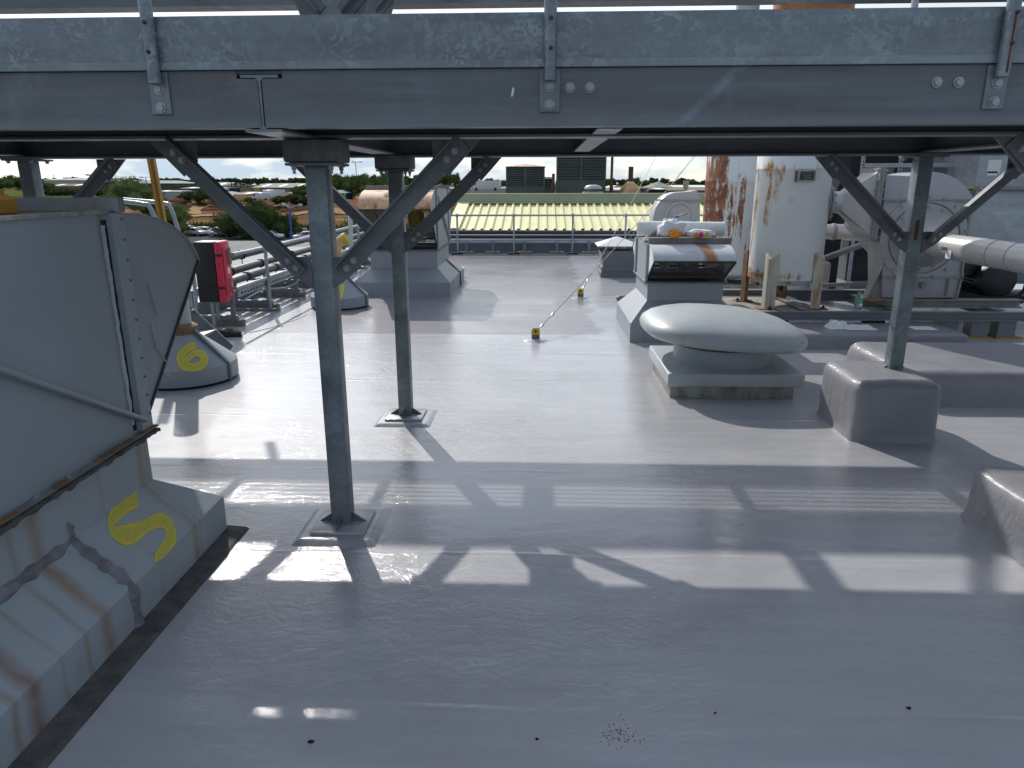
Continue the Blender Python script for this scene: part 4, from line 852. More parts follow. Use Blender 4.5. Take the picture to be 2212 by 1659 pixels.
# ---------------------------------------------------------------- tanks
def tank(label, cx, cy, r, zb, ztop, mat, seams, leg_top, legs=True, plate=None, legr=None):
    t = thing('pressure_tank', label, 'tank', (cx, cy, 0.3), 'white upright tanks')
    b = MB(); prof = [(0.02, zb - 0.10), (r * 0.55, zb - 0.085), (r * 0.85, zb - 0.05), (r * 0.97, zb - 0.012), (r, zb)]
    zs = sorted(seams)
    for z in zs: prof += [(r, z - 0.012), (r + 0.004, z - 0.006), (r + 0.004, z + 0.006), (r, z + 0.012)]
    prof += [(r, ztop), (r * 0.9, ztop + 0.12), (r * 0.5, ztop + 0.24), (0.02, ztop + 0.27)]
    b.lathe(prof, (cx, cy, 0), 72); b.build('vessel', mat, t, 0, 40)
    b = MB(); b.cyl((cx - 0.05, cy - 0.1, zb - 0.16), (cx - 0.05, cy - 0.1, zb - 0.08), 0.02, n=10); b.build('drain_stub', 'dark', t)
    if legs:
        for k, an in enumerate((-128, -50, 75, 150) if legr is None else legr):
            a = R_(an); d = Vector((math.cos(a), math.sin(a), 0)); n = Vector((-d.y, d.x, 0)); c = Vector((cx, cy, 0)) + d * (r + 0.005)
            b = MB(); zt = leg_top; z0 = 0.305
            # angle-section leg, sloped closing plate at its head
            i0, o0 = c + d * 0.0, c + d * 0.075; w_ = 0.085
            b.add([i0 - n * w_ + Vector((0, 0, z0)), o0 - n * 0.01 + Vector((0, 0, z0)), o0 + n * 0.01 + Vector((0, 0, z0)), i0 + n * w_ + Vector((0, 0, z0)),
                   i0 - n * w_ + Vector((0, 0, zt)), o0 - n * 0.01 + Vector((0, 0, zt - 0.07)), o0 + n * 0.01 + Vector((0, 0, zt - 0.07)), i0 + n * w_ + Vector((0, 0, zt))],
                  [(0, 1, 5, 4), (1, 2, 6, 5), (2, 3, 7, 6), (3, 0, 4, 7), (4, 5, 6, 7), (3, 2, 1, 0)])
            lg = b.build('leg', 'leg_rust' if an < 0 else 'leg_dark', t, 0.004)
            b = MB(); f = c + d * 0.04; b.box(f.x - 0.11, f.x + 0.11, f.y - 0.085, f.y + 0.085, 0.296, 0.308); b.build('foot_plate', 'leg_dark', lg)
            q = f + n * 0.06 + d * 0.05; b = MB(); b.cyl((q.x, q.y, 0.308), (q.x, q.y, 0.34), 0.012, n=8); b.hexbolt((q.x, q.y, 0.309), (0, 0, 1), 0.018, 0.014); b.build('anchor_bolt', 'dark', lg)
    if plate:
        px, py = plate; q = P(px, py, cy - r * 0.93); d = Vector((q.x - cx, q.y - cy, 0)).normalized(); n = Vector((-d.y, d.x, 0)); c = Vector((cx, cy, 0)) + d * (r + 0.02)
        b = MB(); b.bar(c - n * 0.10 + Vector((0, 0, q.z)), c + n * 0.10 + Vector((0, 0, q.z)), 0.03, 0.12); pl = b.build('name_plate', 'curb', t, 0.003)
        b = MB(); c2 = c + d * 0.016; b.bar(c2 - n * 0.075 + Vector((0, 0, q.z)), c2 + n * 0.075 + Vector((0, 0, q.z)), 0.004, 0.085); b.build('plate_face', 'black', pl)
        for k in range(3): 
            b = MB(); c3 = c + d * 0.019; zz = q.z + 0.022 - k * 0.022; b.bar(c3 - n * (0.06 - 0.01 * k) + Vector((0, 0, zz)), c3 + n * 0.055 + Vector((0, 0, zz)), 0.002, 0.005); b.build('plate_line', 'galv_light', pl)
        b = MB(); c4 = c - n * 0.115 + d * -0.012; b.bar(c4 + Vector((0, 0, q.z - 0.07)), c4 + Vector((0, 0, q.z + 0.06)), 0.012, 0.02, (d.x, d.y, 0)); b.build('rust_stain', 'rust', pl)
    return t
YT = 9.0
tl, tr = P(1626, 480, YT), P(1783, 480, YT)
t2r = (tr.x - tl.x) / 2 * 0.985; t2x = (tl.x + tr.x) / 2
zbot = P(1690, 607, YT - t2r).z; zseam = P(1700, 364, YT - t2r).z
MAT['tank2'] = mat_tank_light(zseam, zbot, tl.x)
tank('near white tank on rusty legs with a small black name plate', t2x, YT, t2r, zbot, 3.0, 'tank2', [zseam], P(1690, 553, YT - t2r).z + 0.03, True, (1739, 380))
YT1 = 11.2; l1, r1 = P(1519, 480, YT1), P(1648, 480, YT1)
t1r = (r1.x - l1.x) / 2; t1x = (l1.x + r1.x) / 2
tank('farther white tank with heavy brown rust patches down its left side', t1x, YT1, t1r, P(1580, 594, YT1 - t1r).z, 3.3, 'tank_heavy', [P(1570, 391, YT1 - t1r).z], 0.46, True, None, (-60, 30, 120, -150))
# orange stack whose foot shows above the walkway, pale flue beside it
YO = 13.0; a, c = P(1674, 5, YO), P(1842, 5, YO)
t = thing('rusted_stack', 'broad orange rusted stack cut off by the top of the photo', 'stack', ((a.x + c.x) / 2, YO, 3))
b = MB(); b.cyl(((a.x + c.x) / 2, YO, a.z - 0.6), ((a.x + c.x) / 2, YO, a.z + 2.5), (c.x - a.x) / 2, n=40); b.build('shell', 'orange_stack', t, 0, 40)
b = MB(); b.cyl(((a.x + c.x) / 2, YO, 0), ((a.x + c.x) / 2, YO, a.z - 0.6), (c.x - a.x) / 2 * 0.9, n=32); b.build('lower_shell', 'tank_heavy', t, 0, 40)
a, c = P(1591, 5, YO), P(1641, 5, YO); b = MB(); b.cyl(((a.x + c.x) / 2, YO, 0), ((a.x + c.x) / 2, YO, a.z + 2), (c.x - a.x) / 2, n=24)
tag(b.build('flue', 'cap', None, 0, 40), 'narrow pale flue left of the orange stack at the top edge', 'flue')
# ---------------------------------------------------------------- skid and plinths under the tanks
sk = thing('tank_skid', 'long low grey steel skid carrying the near tank and the big fan', 'steel skid', (3.5, 8.6, 0))
zs1, zs0 = P(1900, 672, 8.45).z, P(1900, 691, 8.45).z
b = MB(); xs0 = P(1660, 680, 8.45).x
b.box(xs0, 9.5, 8.45, 8.458, zs0, zs1); b.box(xs0, 9.5, 8.40, 8.45, zs1 - 0.012, zs1); b.box(xs0, 9.5, 8.40, 8.45, zs0, zs0 + 0.012); b.build('front_beam', 'skid', sk)
b = MB(); b.ibeam('x', xs0 - 0.3, 9.5, 9.75, zs0 + 0.02, 0.15, 0.12); b.build('rear_beam', 'skid', sk)
for x in (3.1, 4.15, 5.35, 7.2):
    b = MB(); b.ibeam('y', 8.47, 9.68, x, zs0 + 0.01, 0.11, 0.1); b.build('cross_beam', 'skid', sk)
for px in (2094, 2150, 2030):
    q = G(px, 722); b = MB(); b.box(q.x - 0.1, q.x + 0.1, 8.46, 8.62, 0.012, zs0 - 0.002); lg = b.build('leg', 'skid', sk)
    b = MB(); b.box(q.x - 0.17, q.x + 0.17, 8.40, 8.68, 0.0, 0.012); b.build('foot_plate', 'yellowpole', lg)
for x in (2.75, 3.9): 
    b = MB(); b.box(x - .12, x + .12, 8.42, 8.49, 0.16, zs0 - 0.002); b.build('packer', 'dark', sk)
b = MB(); px0, px1 = P(1590, 650, 8.7).x, P(1775, 650, 8.6).x
b.box(px0, px1, 8.46, 9.72, 0.262, 0.296); b.build('tank_base', 'curb', sk, 0.006)
b = MB(); b.box(px0 + 0.02, px1 - 0.4, 8.5, 9.7, 0.15, 0.26); b.build('base_pad', 'dark', sk)
q = P(1520, 615, 11.2)
ps = thing('tank_plinth', 'stepped rusty base under the farther tank', 'plinth', (t1x, YT1, 0))
b = MB(); b.box(t1x - 0.7, t1x + 0.75, YT1 - 0.65, YT1 + 0.65, -0.01, 0.16); b.build('slab', 'sheet_dk', ps, 0.01)
b = MB(); b.box(t1x - 0.6, t1x + 0.62, YT1 - 0.6, YT1 + 0.6, 0.16, 0.295); b.build('base_frame', 'curb', ps, 0.005)
# ---------------------------------------------------------------- the big centrifugal fan
YFN = 8.75
fc = P(1994, 515, YFN); fx, fz = fc.x, fc.z
fn = thing('centrifugal_fan', 'large pale grey centrifugal fan behind the right hand walkway post', 'fan', (fx, 9.1, 0.3))
def fp(px, py, y=YFN): v = P(px, py, y); return (v.x, v.z)
front = [fp(*p) for p in ((1906, 643), (1906, 505), (1908, 440), (1914, 378), (1960, 380), (2000, 384), (2040, 392), (2075, 404), (2092, 418), (2101, 433), (2090, 520), (2078, 585), (2066, 643))]
b = MB(); b.prism(front, 'y', YFN, YFN + 0.40); b.build('casing', 'fan', fn, 0.006, 30)
cen = fp(2000, 495); rad = fp(2122, 495)[0] - cen[0]
b = MB(); b.prism([(cen[0] + rad * math.cos(R_(a)), cen[1] + rad * math.sin(R_(a))) for a in range(-90, 181, 6)], 'y', YFN + 0.10, YFN + 0.75); b.build('scroll', 'fan', fn, 0.004, 30)
for (p, q) in (((1908, 433), (2100, 433)), ((1906, 600), (2078, 600)), ((2080, 590), (2066, 643)), ((2098, 440), (2078, 590)), ((2050, 602), (2044, 640))):
    a_, c_ = P(*p, YFN - 0.012), P(*q, YFN - 0.012); b = MB(); b.bar(a_, c_, 0.024, 0.018, (0, 1, 0)); b.build('stiffener', 'fan_edge', fn)
for rr, mt in ((P(2062, 515, YFN).x - fx, 'fan'), (P(2083, 515, YFN).x - fx, 'fan')):
    b = MB(); ring = [(rr - 0.05, -0.004), (rr + 0.045, -0.004), (rr + 0.045, 0.0), (rr - 0.05, 0.0)]
    dy = -0.006 if rr > 0.42 else -0.018
    b.lathe([(rr - 0.06, dy), (rr - 0.06, dy - 0.012), (rr + 0.03, dy - 0.012), (rr + 0.03, dy)], (fx, YFN, fz), 56, 'y', True); rg = b.build('inlet_ring', mt, fn, 0, 30)
    for k in range(14 if rr < 0.42 else 18):
        a = 2 * math.pi * (k + .5) / (14 if rr < 0.42 else 18); c = MB(); c.hexbolt((fx + rr * math.cos(a), YFN + dy - 0.012, fz + rr * math.sin(a)), (0, -1, 0), 0.014, 0.012); c.build('bolt', 'galv_bolt', rg)
q1, q0 = P(2000, 502, 8.2), P(2000, 553, 8.2); pr_ = (q1.z - q0.z) / 2 * 1.02; pc = P(2018, 528, 8.2)
b = MB(); b.tube([(fx, YFN - 0.02, fz), (fx, YFN - 0.05, fz), (fx + (pc.x - fx) * 0.95, 8.28, pc.z), (pc.x, 8.2, pc.z)], [0.33, 0.33, pr_ + 0.006, pr_], 40); b.build('inlet_cone', 'stainless', fn, 0, 40)
# pedestal, side bracket and bolts
b = MB(); bx = [fp(*p) for p in ((1872, 645), (1910, 568), (1910, 645))]; b.prism(bx, 'y', YFN + 0.05, YFN + 0.07); b.build('bracket_web', 'fan_edge', fn)
b = MB(); b.bar((bx[0][0], YFN + 0.06, bx[0][1]), (bx[1][0], YFN + 0.06, bx[1][1]), 0.14, 0.012, (0, 0, 1)); b.build('bracket_flange', 'fan_edge', fn)
b = MB(); b.bar(P(1855, 645, YFN - .02), P(1912, 655, YFN - .02), 0.22, 0.02); b.build('bracket_foot', 'leg_dark', fn)
za, zb2 = P(1990, 646, YFN).z, P(1990, 664, YFN).z
b = MB(); b.ibeam('x', P(1862, 655, YFN).x, P(2205, 655, YFN).x, YFN + 0.02, zb2, za - zb2, 0.12, 0.014, 0.01); b.build('pedestal_beam', 'fan_edge', fn)
b = MB(); b.ibeam('x', P(1880, 655, 9.5).x, P(2205, 655, 9.5).x, 9.5, zb2, za - zb2, 0.12, 0.014, 0.01); b.build('pedestal_beam', 'fan_edge', fn)
q = P(1991, 616, YFN); b = MB(); b.hexbolt((q.x, YFN - 0.002, q.z), (0, -1, 0), 0.03, 0.05); b.build('drain_plug', 'fan_edge', fn)
# outlet transition, flange to tank
yo0, yo1 = YFN + 0.02, YFN + 0.42; ra = [fp(1898, 372), fp(1898, 508)]; rb = fp(1829, 438)
n = 24; vs = []
for k in range(n):
    an = 2 * math.pi * k / n; cx_, sz_ = math.cos(an), math.sin(an); m_ = max(abs(cx_), abs(sz_))
    vs.append((ra[0][0], (yo0 + yo1) / 2 + cx_ / m_ * (yo1 - yo0) / 2, (ra[0][1] + ra[1][1]) / 2 + sz_ / m_ * (ra[0][1] - ra[1][1]) / 2))
rc = (fp(1829, 414)[1] - fp(1829, 463)[1]) / 2
for k in range(n):
    an = 2 * math.pi * k / n; vs.append((rb[0], (yo0 + yo1) / 2 + rc * math.cos(an), rb[1] + rc * math.sin(an)))
b = MB(); b.add(vs, [(k, (k + 1) % n, n + (k + 1) % n, n + k) for k in range(n)])
b.cyl((rb[0], (yo0 + yo1) / 2, rb[1]), (fp(1806, 438)[0], (yo0 + yo1) / 2, rb[1]), rc, n=24); tr_ = b.build('outlet_transition', 'stainless', fn, 0, 25)
b = MB(); b.box(ra[0][0], ra[0][0] + 0.03, yo0 - 0.06, yo1 + 0.06, ra[1][1] - 0.05, ra[0][1] + 0.05); b.box(ra[0][0] + 0.034, ra[0][0] + 0.06, yo0 - 0.06, yo1 + 0.06, ra[1][1] - 0.05, ra[0][1] + 0.05); of = b.build('outlet_flange', 'fan_edge', fn)
for k in range(8):
    zz = ra[1][1] - 0.02 + (ra[0][1] - ra[1][1] + 0.04) * k / 7; c = MB(); c.cyl((ra[0][0] - 0.03, yo0 - 0.045, zz), (ra[0][0] + 0.09, yo0 - 0.045, zz), 0.009, n=8); c.hexbolt((ra[0][0] - 0.001, yo0 - 0.045, zz), (-1, 0, 0), 0.018, 0.015); c.build('bolt', 'galv_bolt', of)
fl = fp(1800, 438); rfl = (fp(1800, 400)[1] - fp(1800, 478)[1]) / 2
b = MB(); ymid = (yo0 + yo1) / 2
for xx in (fl[0] - 0.035, fl[0]): b.cyl((xx, ymid, rb[1]), (xx + 0.026, ymid, rb[1]), rfl, n=36)
fg = b.build('round_flange', 'fan_edge', fn, 0, 30)
b = MB(); b.cyl((t2x + t2r * 0.8, ymid, rb[1]), (fl[0] - 0.03, ymid, rb[1]), rfl * 0.8, n=28); b.build('inlet_stub', 'tank', fn, 0, 30)
for k in range(12):
    an = 2 * math.pi * k / 12; c = MB(); yy, zz = ymid + rfl * 0.87 * math.cos(an), rb[1] + rfl * 0.87 * math.sin(an)
    c.cyl((fl[0] - 0.07, yy, zz), (fl[0] + 0.06, yy, zz), 0.009, n=8); c.hexbolt((fl[0] + 0.026, yy, zz), (1, 0, 0), 0.019, 0.016); c.build('bolt', 'galv_bolt', fg)
# big stainless inlet pipe running towards the camera
pp = thing('inlet_pipe', 'fat stainless pipe running from the big fan out of the right edge', 'pipe', (pc.x, 7, pc.z))
b = MB(); b.cyl((pc.x, 8.2, pc.z), (pc.x, 2.2, pc.z), pr_, n=40); b.build('pipe_wall', 'stainless', pp, 0, 40)
for yy in (8.19, 7.05, 6.75, 6.35):
    b = MB(); b.lathe([(pr_, -0.012), (pr_ + 0.004, -0.005), (pr_ + 0.004, 0.005), (pr_, 0.012)], (pc.x, yy, pc.z), 40, 'y'); b.build('weld_seam', 'leg_dark' if yy > 8 or yy < 6.5 else 'fan_edge', pp, 0, 60)
q = P(2050, 537, 7.7); b = MB(); b.cyl((pc.x - pr_ - 0.06, 7.72, pc.z + 0.0), (pc.x - pr_ + 0.01, 7.72, pc.z), 0.02, n=10); b.build('test_plug', 'galv_bolt', pp)
b = MB(); b.box(pc.x - pr_ - 0.004, pc.x - pr_ - 0.001, 7.60, 7.70, pc.z - 0.10, pc.z - 0.02); b.build('paper_tag', 'white', pp)
# electric motor
mq = P(2128, 598, 9.3); mo = thing('electric_motor', 'black finned electric motor beside the big fan', 'motor', mq)
b = MB(); b.cyl((mq.x - 0.02, mq.y - 0.3, mq.z), (mq.x - 0.02, mq.y + 0.5, mq.z), 0.19, n=36); b.build('body', 'motor', mo, 0, 30)
for k in range(28):
    an = 2 * math.pi * k / 28; b = MB(); d = Vector((math.cos(an), 0, math.sin(an)))
    b.bar(Vector((mq.x - .02, mq.y - .2, mq.z)) + d * 0.205, Vector((mq.x - .02, mq.y + .48, mq.z)) + d * 0.205, 0.008, 0.04, d); b.build('cooling_fin', 'motor', mo)
b = MB(); b.lathe([(0.05, -0.36), (0.17, -0.35), (0.215, -0.32), (0.22, -0.20), (0.20, -0.19)], (mq.x - 0.02, mq.y, mq.z), 36, 'y'); b.build('fan_cover', 'black', mo, 0, 40)
b = MB(); b.box(mq.x - 0.36, mq.x - 0.17, mq.y - 0.15, mq.y + 0.15, mq.z + 0.02, mq.z + 0.2); b.build('terminal_box', 'motor', mo, 0.02)
b = MB(); b.tube(smoothpath([(mq.x + 0.14, mq.y - 0.3, mq.z + 0.17), (mq.x + 0.27, mq.y - 0.34, mq.z + 0.1), (mq.x + 0.28, mq.y - 0.34, mq.z - 0.12), (mq.x + 0.2, mq.y - 0.3, mq.z - 0.22)]), 0.02, 8); b.build('cable', 'black', mo, 0, 60)
b = MB(); b.box(mq.x - 0.35, mq.x + 0.3, mq.y - 0.35, mq.y + 0.5, P(2128, 646, 9.3).z, mq.z - 0.19); b.build('bed_plate', 'dark', mo)
# ---------------------------------------------------------------- plant behind
q0, q1 = P(1775, 484, 10.2), P(1900, 517, 10.2); r_ = (q0.z - q1.z) / 2
t = thing('horizontal_duct', 'pale horizontal round duct behind the near tank and fan', 'duct', (4, 10.2, 0.9))
b = MB(); b.cyl((2.9, 10.2, (q0.z + q1.z) / 2), (5.6, 10.2, (q0.z + q1.z) / 2), r_, n=32); b.build('duct_wall', 'stainless', t, 0, 40)
b = MB(); b.lathe([(r_, -0.02), (r_ + 0.012, -0.02), (r_ + 0.012, 0.02), (r_, 0.02)], (4.0, 10.2, (q0.z + q1.z) / 2), 32, 'x'); b.build('joint_band', 'fan_edge', t, 0, 40)
def boxthing(name, label, cat, px0, px1, py0, py1, y, depth, mat, z0=None, z1=None, bevel=0.004):
    a, c = P(px0, py1, y), P(px1, py0, y); b = MB(); b.box(a.x, c.x, y, y + depth, a.z if z0 is None else z0, c.z if z1 is None else z1)
    return tag(b.build(name, mat, None, bevel), label, cat)
# galvanised plenum with pressed panels
yp = 10.9; a = P(2073, 604, yp); pl = thing('plenum_box', 'tall galvanised plenum with cross-pressed panels at the right edge', 'duct', (a.x + 1, yp, 0))
b = MB(); b.box(a.x, a.x + 3.4, yp, yp + 2.2, P(2100, 402, yp).z, 3.6); b.build('upper_panel', 'galv_light', pl)
zz0, zz1 = -0.0, P(2100, 410, yp).z; yq = yp + 0.02
for k in range(2):
    xa_ = a.x + 0.03 + 1.02 * k; xb_ = xa_ + 1.0; b = MB(); xm_, zm_ = (xa_ + xb_) / 2, (zz0 + zz1) / 2
    b.add([(xa_, yq, zz0 + .5), (xb_, yq, zz0 + .5), (xb_, yq, zz1), (xa_, yq, zz1), (xm_, yq - 0.07, (zz0 + .5 + zz1) / 2)], [(0, 1, 4), (1, 2, 4), (2, 3, 4), (3, 0, 4)]); b.build('pressed_panel', 'galv_light', pl)
b = MB(); b.box(a.x + 0.02, a.x + 3.3, yq + 0.01, yp + 2.0, 0.3, zz1); b.build('lower_box', 'galv', pl)
b = MB(); b.bar((a.x - 0.02, yp - 0.03, P(2100, 406, yp).z), (a.x + 3.4, yp - 0.03, P(2100, 406, yp).z), 0.06, 0.05); b.build('joint_flange', 'curb', pl)
q = P(2148, 358, yp); b = MB(); b.box(q.x - 0.09, q.x + 0.09, yp - 0.004, yp - 0.001, q.z - 0.1, q.z + 0.08); b.build('notice', 'white', pl)
q = P(2143, 375, yp); b = MB(); b.box(q.x - 0.07, q.x + 0.07, yp - 0.004, yp - 0.001, q.z - 0.03, q.z + 0.03); b.build('label_plate', 'white', pl)
boxthing('duct_leg', 'dark upright leg under the galvanised plenum at the right edge', 'duct leg', 2155, 2178, 560, 650, 10.6, 0.12, 'skid', 0.0)
# dark grey casing behind the fan, with pressed face
yk = 12.6; a, c = P(1786, 480, yk), P(1868, 335, yk)
cs = thing('filter_casing', 'big dark grey filter casing behind the near tank', 'filter casing', ((a.x + c.x) / 2, yk, 0))
b = MB(); b.box(a.x - 0.6, c.x, yk, yk + 2, P(1800, 478, yk).z, 3.6); b.build('body', 'sheet_dk', cs)
b = MB(); x0, x1 = a.x - 0.5, c.x - 0.05; z0, z1 = P(1800, 430, yk).z, P(1800, 338, yk).z
b.add([(x0, yk - .01, z0), (x1, yk - .01, z0), (x1, yk - .01, z1), (x0, yk - .01, z1), ((x0 + x1) / 2, yk - 0.2, (z0 + z1) / 2)], [(0, 1, 4), (1, 2, 4), (2, 3, 4), (3, 0, 4)]); b.build('pressed_face', 'sheet', cs)
b = MB(); b.bar((x0, yk - .02, z0 - 0.03), (x1, yk - .02, z0 - 0.03), 0.06, 0.05); b.build('joint_flange', 'sheet', cs)
# open steel frame and unit behind the fan
yk = 11.6; x0, x1 = P(1866, 360, yk).x, P(2075, 360, yk).x
fr = thing('plant_frame', 'open galvanised strut frame with hung panels behind the big fan', 'steel frame', ((x0 + x1) / 2, yk, 0))
for px in (1863, 1944, 2012, 2070):
    q = P(px, 360, yk); b = MB(); b.box(q.x - 0.022, q.x + 0.022, yk - 0.02, yk + 0.02, 0.0, 3.2); u = b.build('upright', 'galv_light', fr)
    c = MB()
    for k in range(40): c.box(q.x - 0.008, q.x + 0.008, yk - 0.0215, yk - 0.0195, 1.0 + 0.05 * k, 1.03 + 0.05 * k)
    c.build('slot_row', 'dark', u)
for py in (357, 403): 
    q = P(1960, py, yk); b = MB(); b.box(x0, x1, yk - 0.06, yk - 0.021, q.z - 0.03, q.z + 0.03); b.build('rail', 'galv_light', fr)
for pa, pb in ((1873, 1940), (1950, 2006), (2016, 2064)):
    a, c = P(pa, 400, yk), P(pb, 361, yk); b = MB(); b.box(a.x, c.x, yk + 0.1, yk + 0.13, a.z, c.z); b.build('hung_panel', 'galv', fr)
b = MB(); b.box(x0, x1, yk + 0.5, yk + 2.5, 0.9, 3.4); b.build('inner_unit', 'dark', fr)
t = thing('strut_stand', 'slotted strut post on a yellow sleeper holding the horizontal duct', 'stand', P(1830, 577, 10.3))
q = G(1829, 579); zt = P(1835, 517, q.y).z; b = MB(); b.box(q.x - 0.03, q.x + 0.03, q.y - 0.03, q.y + 0.03, 0.04, zt); u = b.build('post', 'galv_light', t)
b = MB()
for k in range(14): b.box(q.x - 0.01, q.x + 0.01, q.y - 0.032, q.y - 0.03, 0.08 + 0.05 * k, 0.11 + 0.05 * k)
b.build('slot_row', 'dark', u)
b = MB(); b.box(q.x - 0.28, q.x + 0.28, q.y - 0.07, q.y + 0.07, 0, 0.04); b.build('sleeper', 'yellow', t)
a, c = P(1770, 562, 11.2), P(1872, 525, 10.6); b = MB(); b.tube([a + (a - c) * .3, c], 0.045, 16); tag(b.build('leaning_pipe', 'galv', None, 0, 40), 'loose grey pipe leaning in the dark behind the near tank', 'pipe')
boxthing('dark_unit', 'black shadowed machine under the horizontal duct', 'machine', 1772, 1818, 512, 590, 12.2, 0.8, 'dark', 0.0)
boxthing('concrete_block', 'stained concrete block just right of the near tank', 'block', 1770, 1798, 566, 604, 10.9, 0.4, 'concrete', -0.01, None, 0.04)
boxthing('low_machine', 'dark clutter of plant low down behind the fan bracket', 'machine', 1830, 1900, 520, 560, 13.6, 0.8, 'lagging', 0.0)
b = MB(); a, c = P(1775, 617, 10.3), P(1898, 610, 10.3); b.bar(a, c, 0.05, 0.05); tag(b.build('cable_rail', 'galv', None), 'slotted rail lying across the roof behind the near tank legs', 'rail')
b = MB(); b.box(G(1768, 640).x, 6.2, 10.0, 10.1, 0.12, 0.28); tag(b.build('steel_beam', 'skid', None), 'dark grey beam between the near tank and the fan pedestal', 'beam')
# litter on the plinth, bottle
def crumple(name, label, px, py, w_, d_, h, mat, z, cat, seed):
    r = random.Random(seed); q = P(px, py, 8.3); n = 9; b = MB(); vs = []
    for j in range(n):
        for i in range(n):
            u, v = i / (n - 1) - .5, j / (n - 1) - .5; e = max(0, 1 - (2 * max(abs(u), abs(v))) ** 3)
            vs.append((q.x + u * w_ + r.uniform(-.02, .02) * w_, 8.12 + v * d_ + r.uniform(-.03, .03) * d_, z + 0.004 + h * e * r.uniform(0.2, 1)))
    b.add(vs, [(j * n + i, j * n + i + 1, (j + 1) * n + i + 1, (j + 1) * n + i) for j in range(n - 1) for i in range(n - 1)])
    o = b.build(name, mat); o.modifiers.new('thick', 'SOLIDIFY').thickness = 0.004; return tag(o, label, cat)
crumple('rag', 'crumpled pale rag on the plinth under the skid beam', 1796, 702, 0.26, 0.2, 0.10, 'cloth', 0.17, 'rag', 1)
crumple('paper_sheet', 'white crumpled paper sheet on the plinth beside the rag', 1840, 703, 0.33, 0.26, 0.05, 'white', 0.17, 'paper', 2)
crumple('paper_sheet', 'flat whitish paper right of the walkway post on the plinth', 1975, 707, 0.25, 0.2, 0.012, 'cloth', 0.17, 'paper', 3)
bp = P(1853, 668, 8.55); bq = P(1853, 629, 8.55); bh = bq.z - bp.z
bt = thing('water_bottle', 'clear plastic water bottle with a blue cap by the fan pedestal', 'bottle', bp)
s_ = Nodes('clear_plastic'); s_.b.inputs['Transmission Weight'].default_value = 0.85; s_.b.inputs['IOR'].default_value = 1.2; MAT['clear'] = s_.done((0.8, 0.87, 0.9), 0.1)
b = MB(); r = 0.045; b.lathe([(r * .9, 0), (r, .01), (r, bh * .3), (r * .94, bh * .34), (r, bh * .38), (r, bh * .66), (r * .8, bh * .78), (r * .4, bh * .9), (r * .35, bh * .93)], bp, 24); b.build('body', 'clear', bt, 0, 50)
b = MB(); b.cyl(bp + Vector((0, 0, bh * .93)), bp + Vector((0, 0, bh)), r * .42, n=16); b.build('cap', 'bluelabel', bt)
b = MB(); b.cyl(bp + Vector((0, 0, bh * .40)), bp + Vector((0, 0, bh * .46)), r * 1.02, n=24); b.cyl(bp + Vector((0, 0, bh * .461)), bp + Vector((0, 0, bh * .62)), r * 1.015, n=24); b.build('label_band', 'greenlabel', bt, 0, 50)
# ---------------------------------------------------------------- matting rolls and bag on the small fan unit
zt = 1.09 + 0.068; yr = h2y0 + 0.55
a, c = P(1377, 512, yr), P(1562, 512, yr); r = 0.085
t = thing('matting_roll', 'long white roll of glass matting lying on the small fan unit', 'roll', ((a.x + c.x) / 2, yr, zt))
b = MB(); b.cyl((a.x, yr, zt + r), (c.x, yr, zt + r * 0.95), r, r * 0.92, 28); b.build('roll', 'cloth', t, 0, 40)
b = MB(); b.cyl((a.x - 0.004, yr, zt + r), (a.x - 0.001, yr, zt + r), r * 0.8, n=24); b.build('roll_end', 'curb', t)
b = MB(); rnd.seed(5)
for k in range(26):
    an = rnd.uniform(0, 6.28); rr = r * 0.9; p = Vector((c.x, yr + rr * math.cos(an), zt + r + rr * math.sin(an))); b.bar(p, p + Vector((rnd.uniform(.02, .06), rnd.uniform(-.02, .02), rnd.uniform(-.03, .02))), 0.004, 0.004)
b.build('frayed_edge', 'cloth', t)
t2_ = thing('matting_roll', 'shorter white roll with a loose flap, in front of the long roll', 'roll', (1.4, yr, zt))
a, c = P(1420, 508, yr - .15), P(1480, 514, yr - .15); b = MB(); b.cyl((a.x, yr - .16, zt + .07), (c.x, yr - .14, zt + .06), 0.06, 0.055, 20); b.build('roll', 'cloth', t2_, 0, 40)
b = MB(); a, c = P(1398, 518, yr - .2), P(1415, 495, yr - .2); pts = [P(p[0], p[1], yr - .2 + .05 * i) for i, p in enumerate(((1388, 522), (1398, 512), (1410, 500), (1425, 494), (1440, 488), (1448, 498)))]
vs = [];
for p in pts: vs += [p, p + Vector((0.02, 0.22, -0.01))]
b.add(vs, [(2 * i, 2 * i + 1, 2 * i + 3, 2 * i + 2) for i in range(5)]); o = b.build('loose_flap', 'cloth', t2_, 0, 80); o.modifiers.new('thick', 'SOLIDIFY').thickness = 0.006
def blob(name, cx, cy, cz, rx, ry, rz, mat, par_, seed, amp=0.18):
    r = random.Random(seed); b = bmesh.new(); bmesh.ops.create_icosphere(b, subdivisions=3, radius=1)
    ph = [r.uniform(0, 6.28) for _ in range(6)]
    me = bpy.data.meshes.new(name)
    for v in b.verts:
        k = 1 + amp * (math.sin(5 * v.co.x + ph[0]) * math.sin(4 * v.co.y + ph[1]) + 0.6 * math.sin(9 * v.co.z + ph[2] + 3 * v.co.x) + 0.4 * r.uniform(-1, 1))
        v.co = Vector((cx + rx * v.co.x * k, cy + ry * v.co.y * k, max(cz - rz, cz + rz * v.co.z * k)))
    b.to_mesh(me); b.free(); me.polygons.foreach_set('use_smooth', [True] * len(me.polygons)); me.materials.append(MAT[mat])
    o = bpy.data.objects.new(name, me); scene.collection.objects.link(o)
    if par_: par(o, par_)
    return o
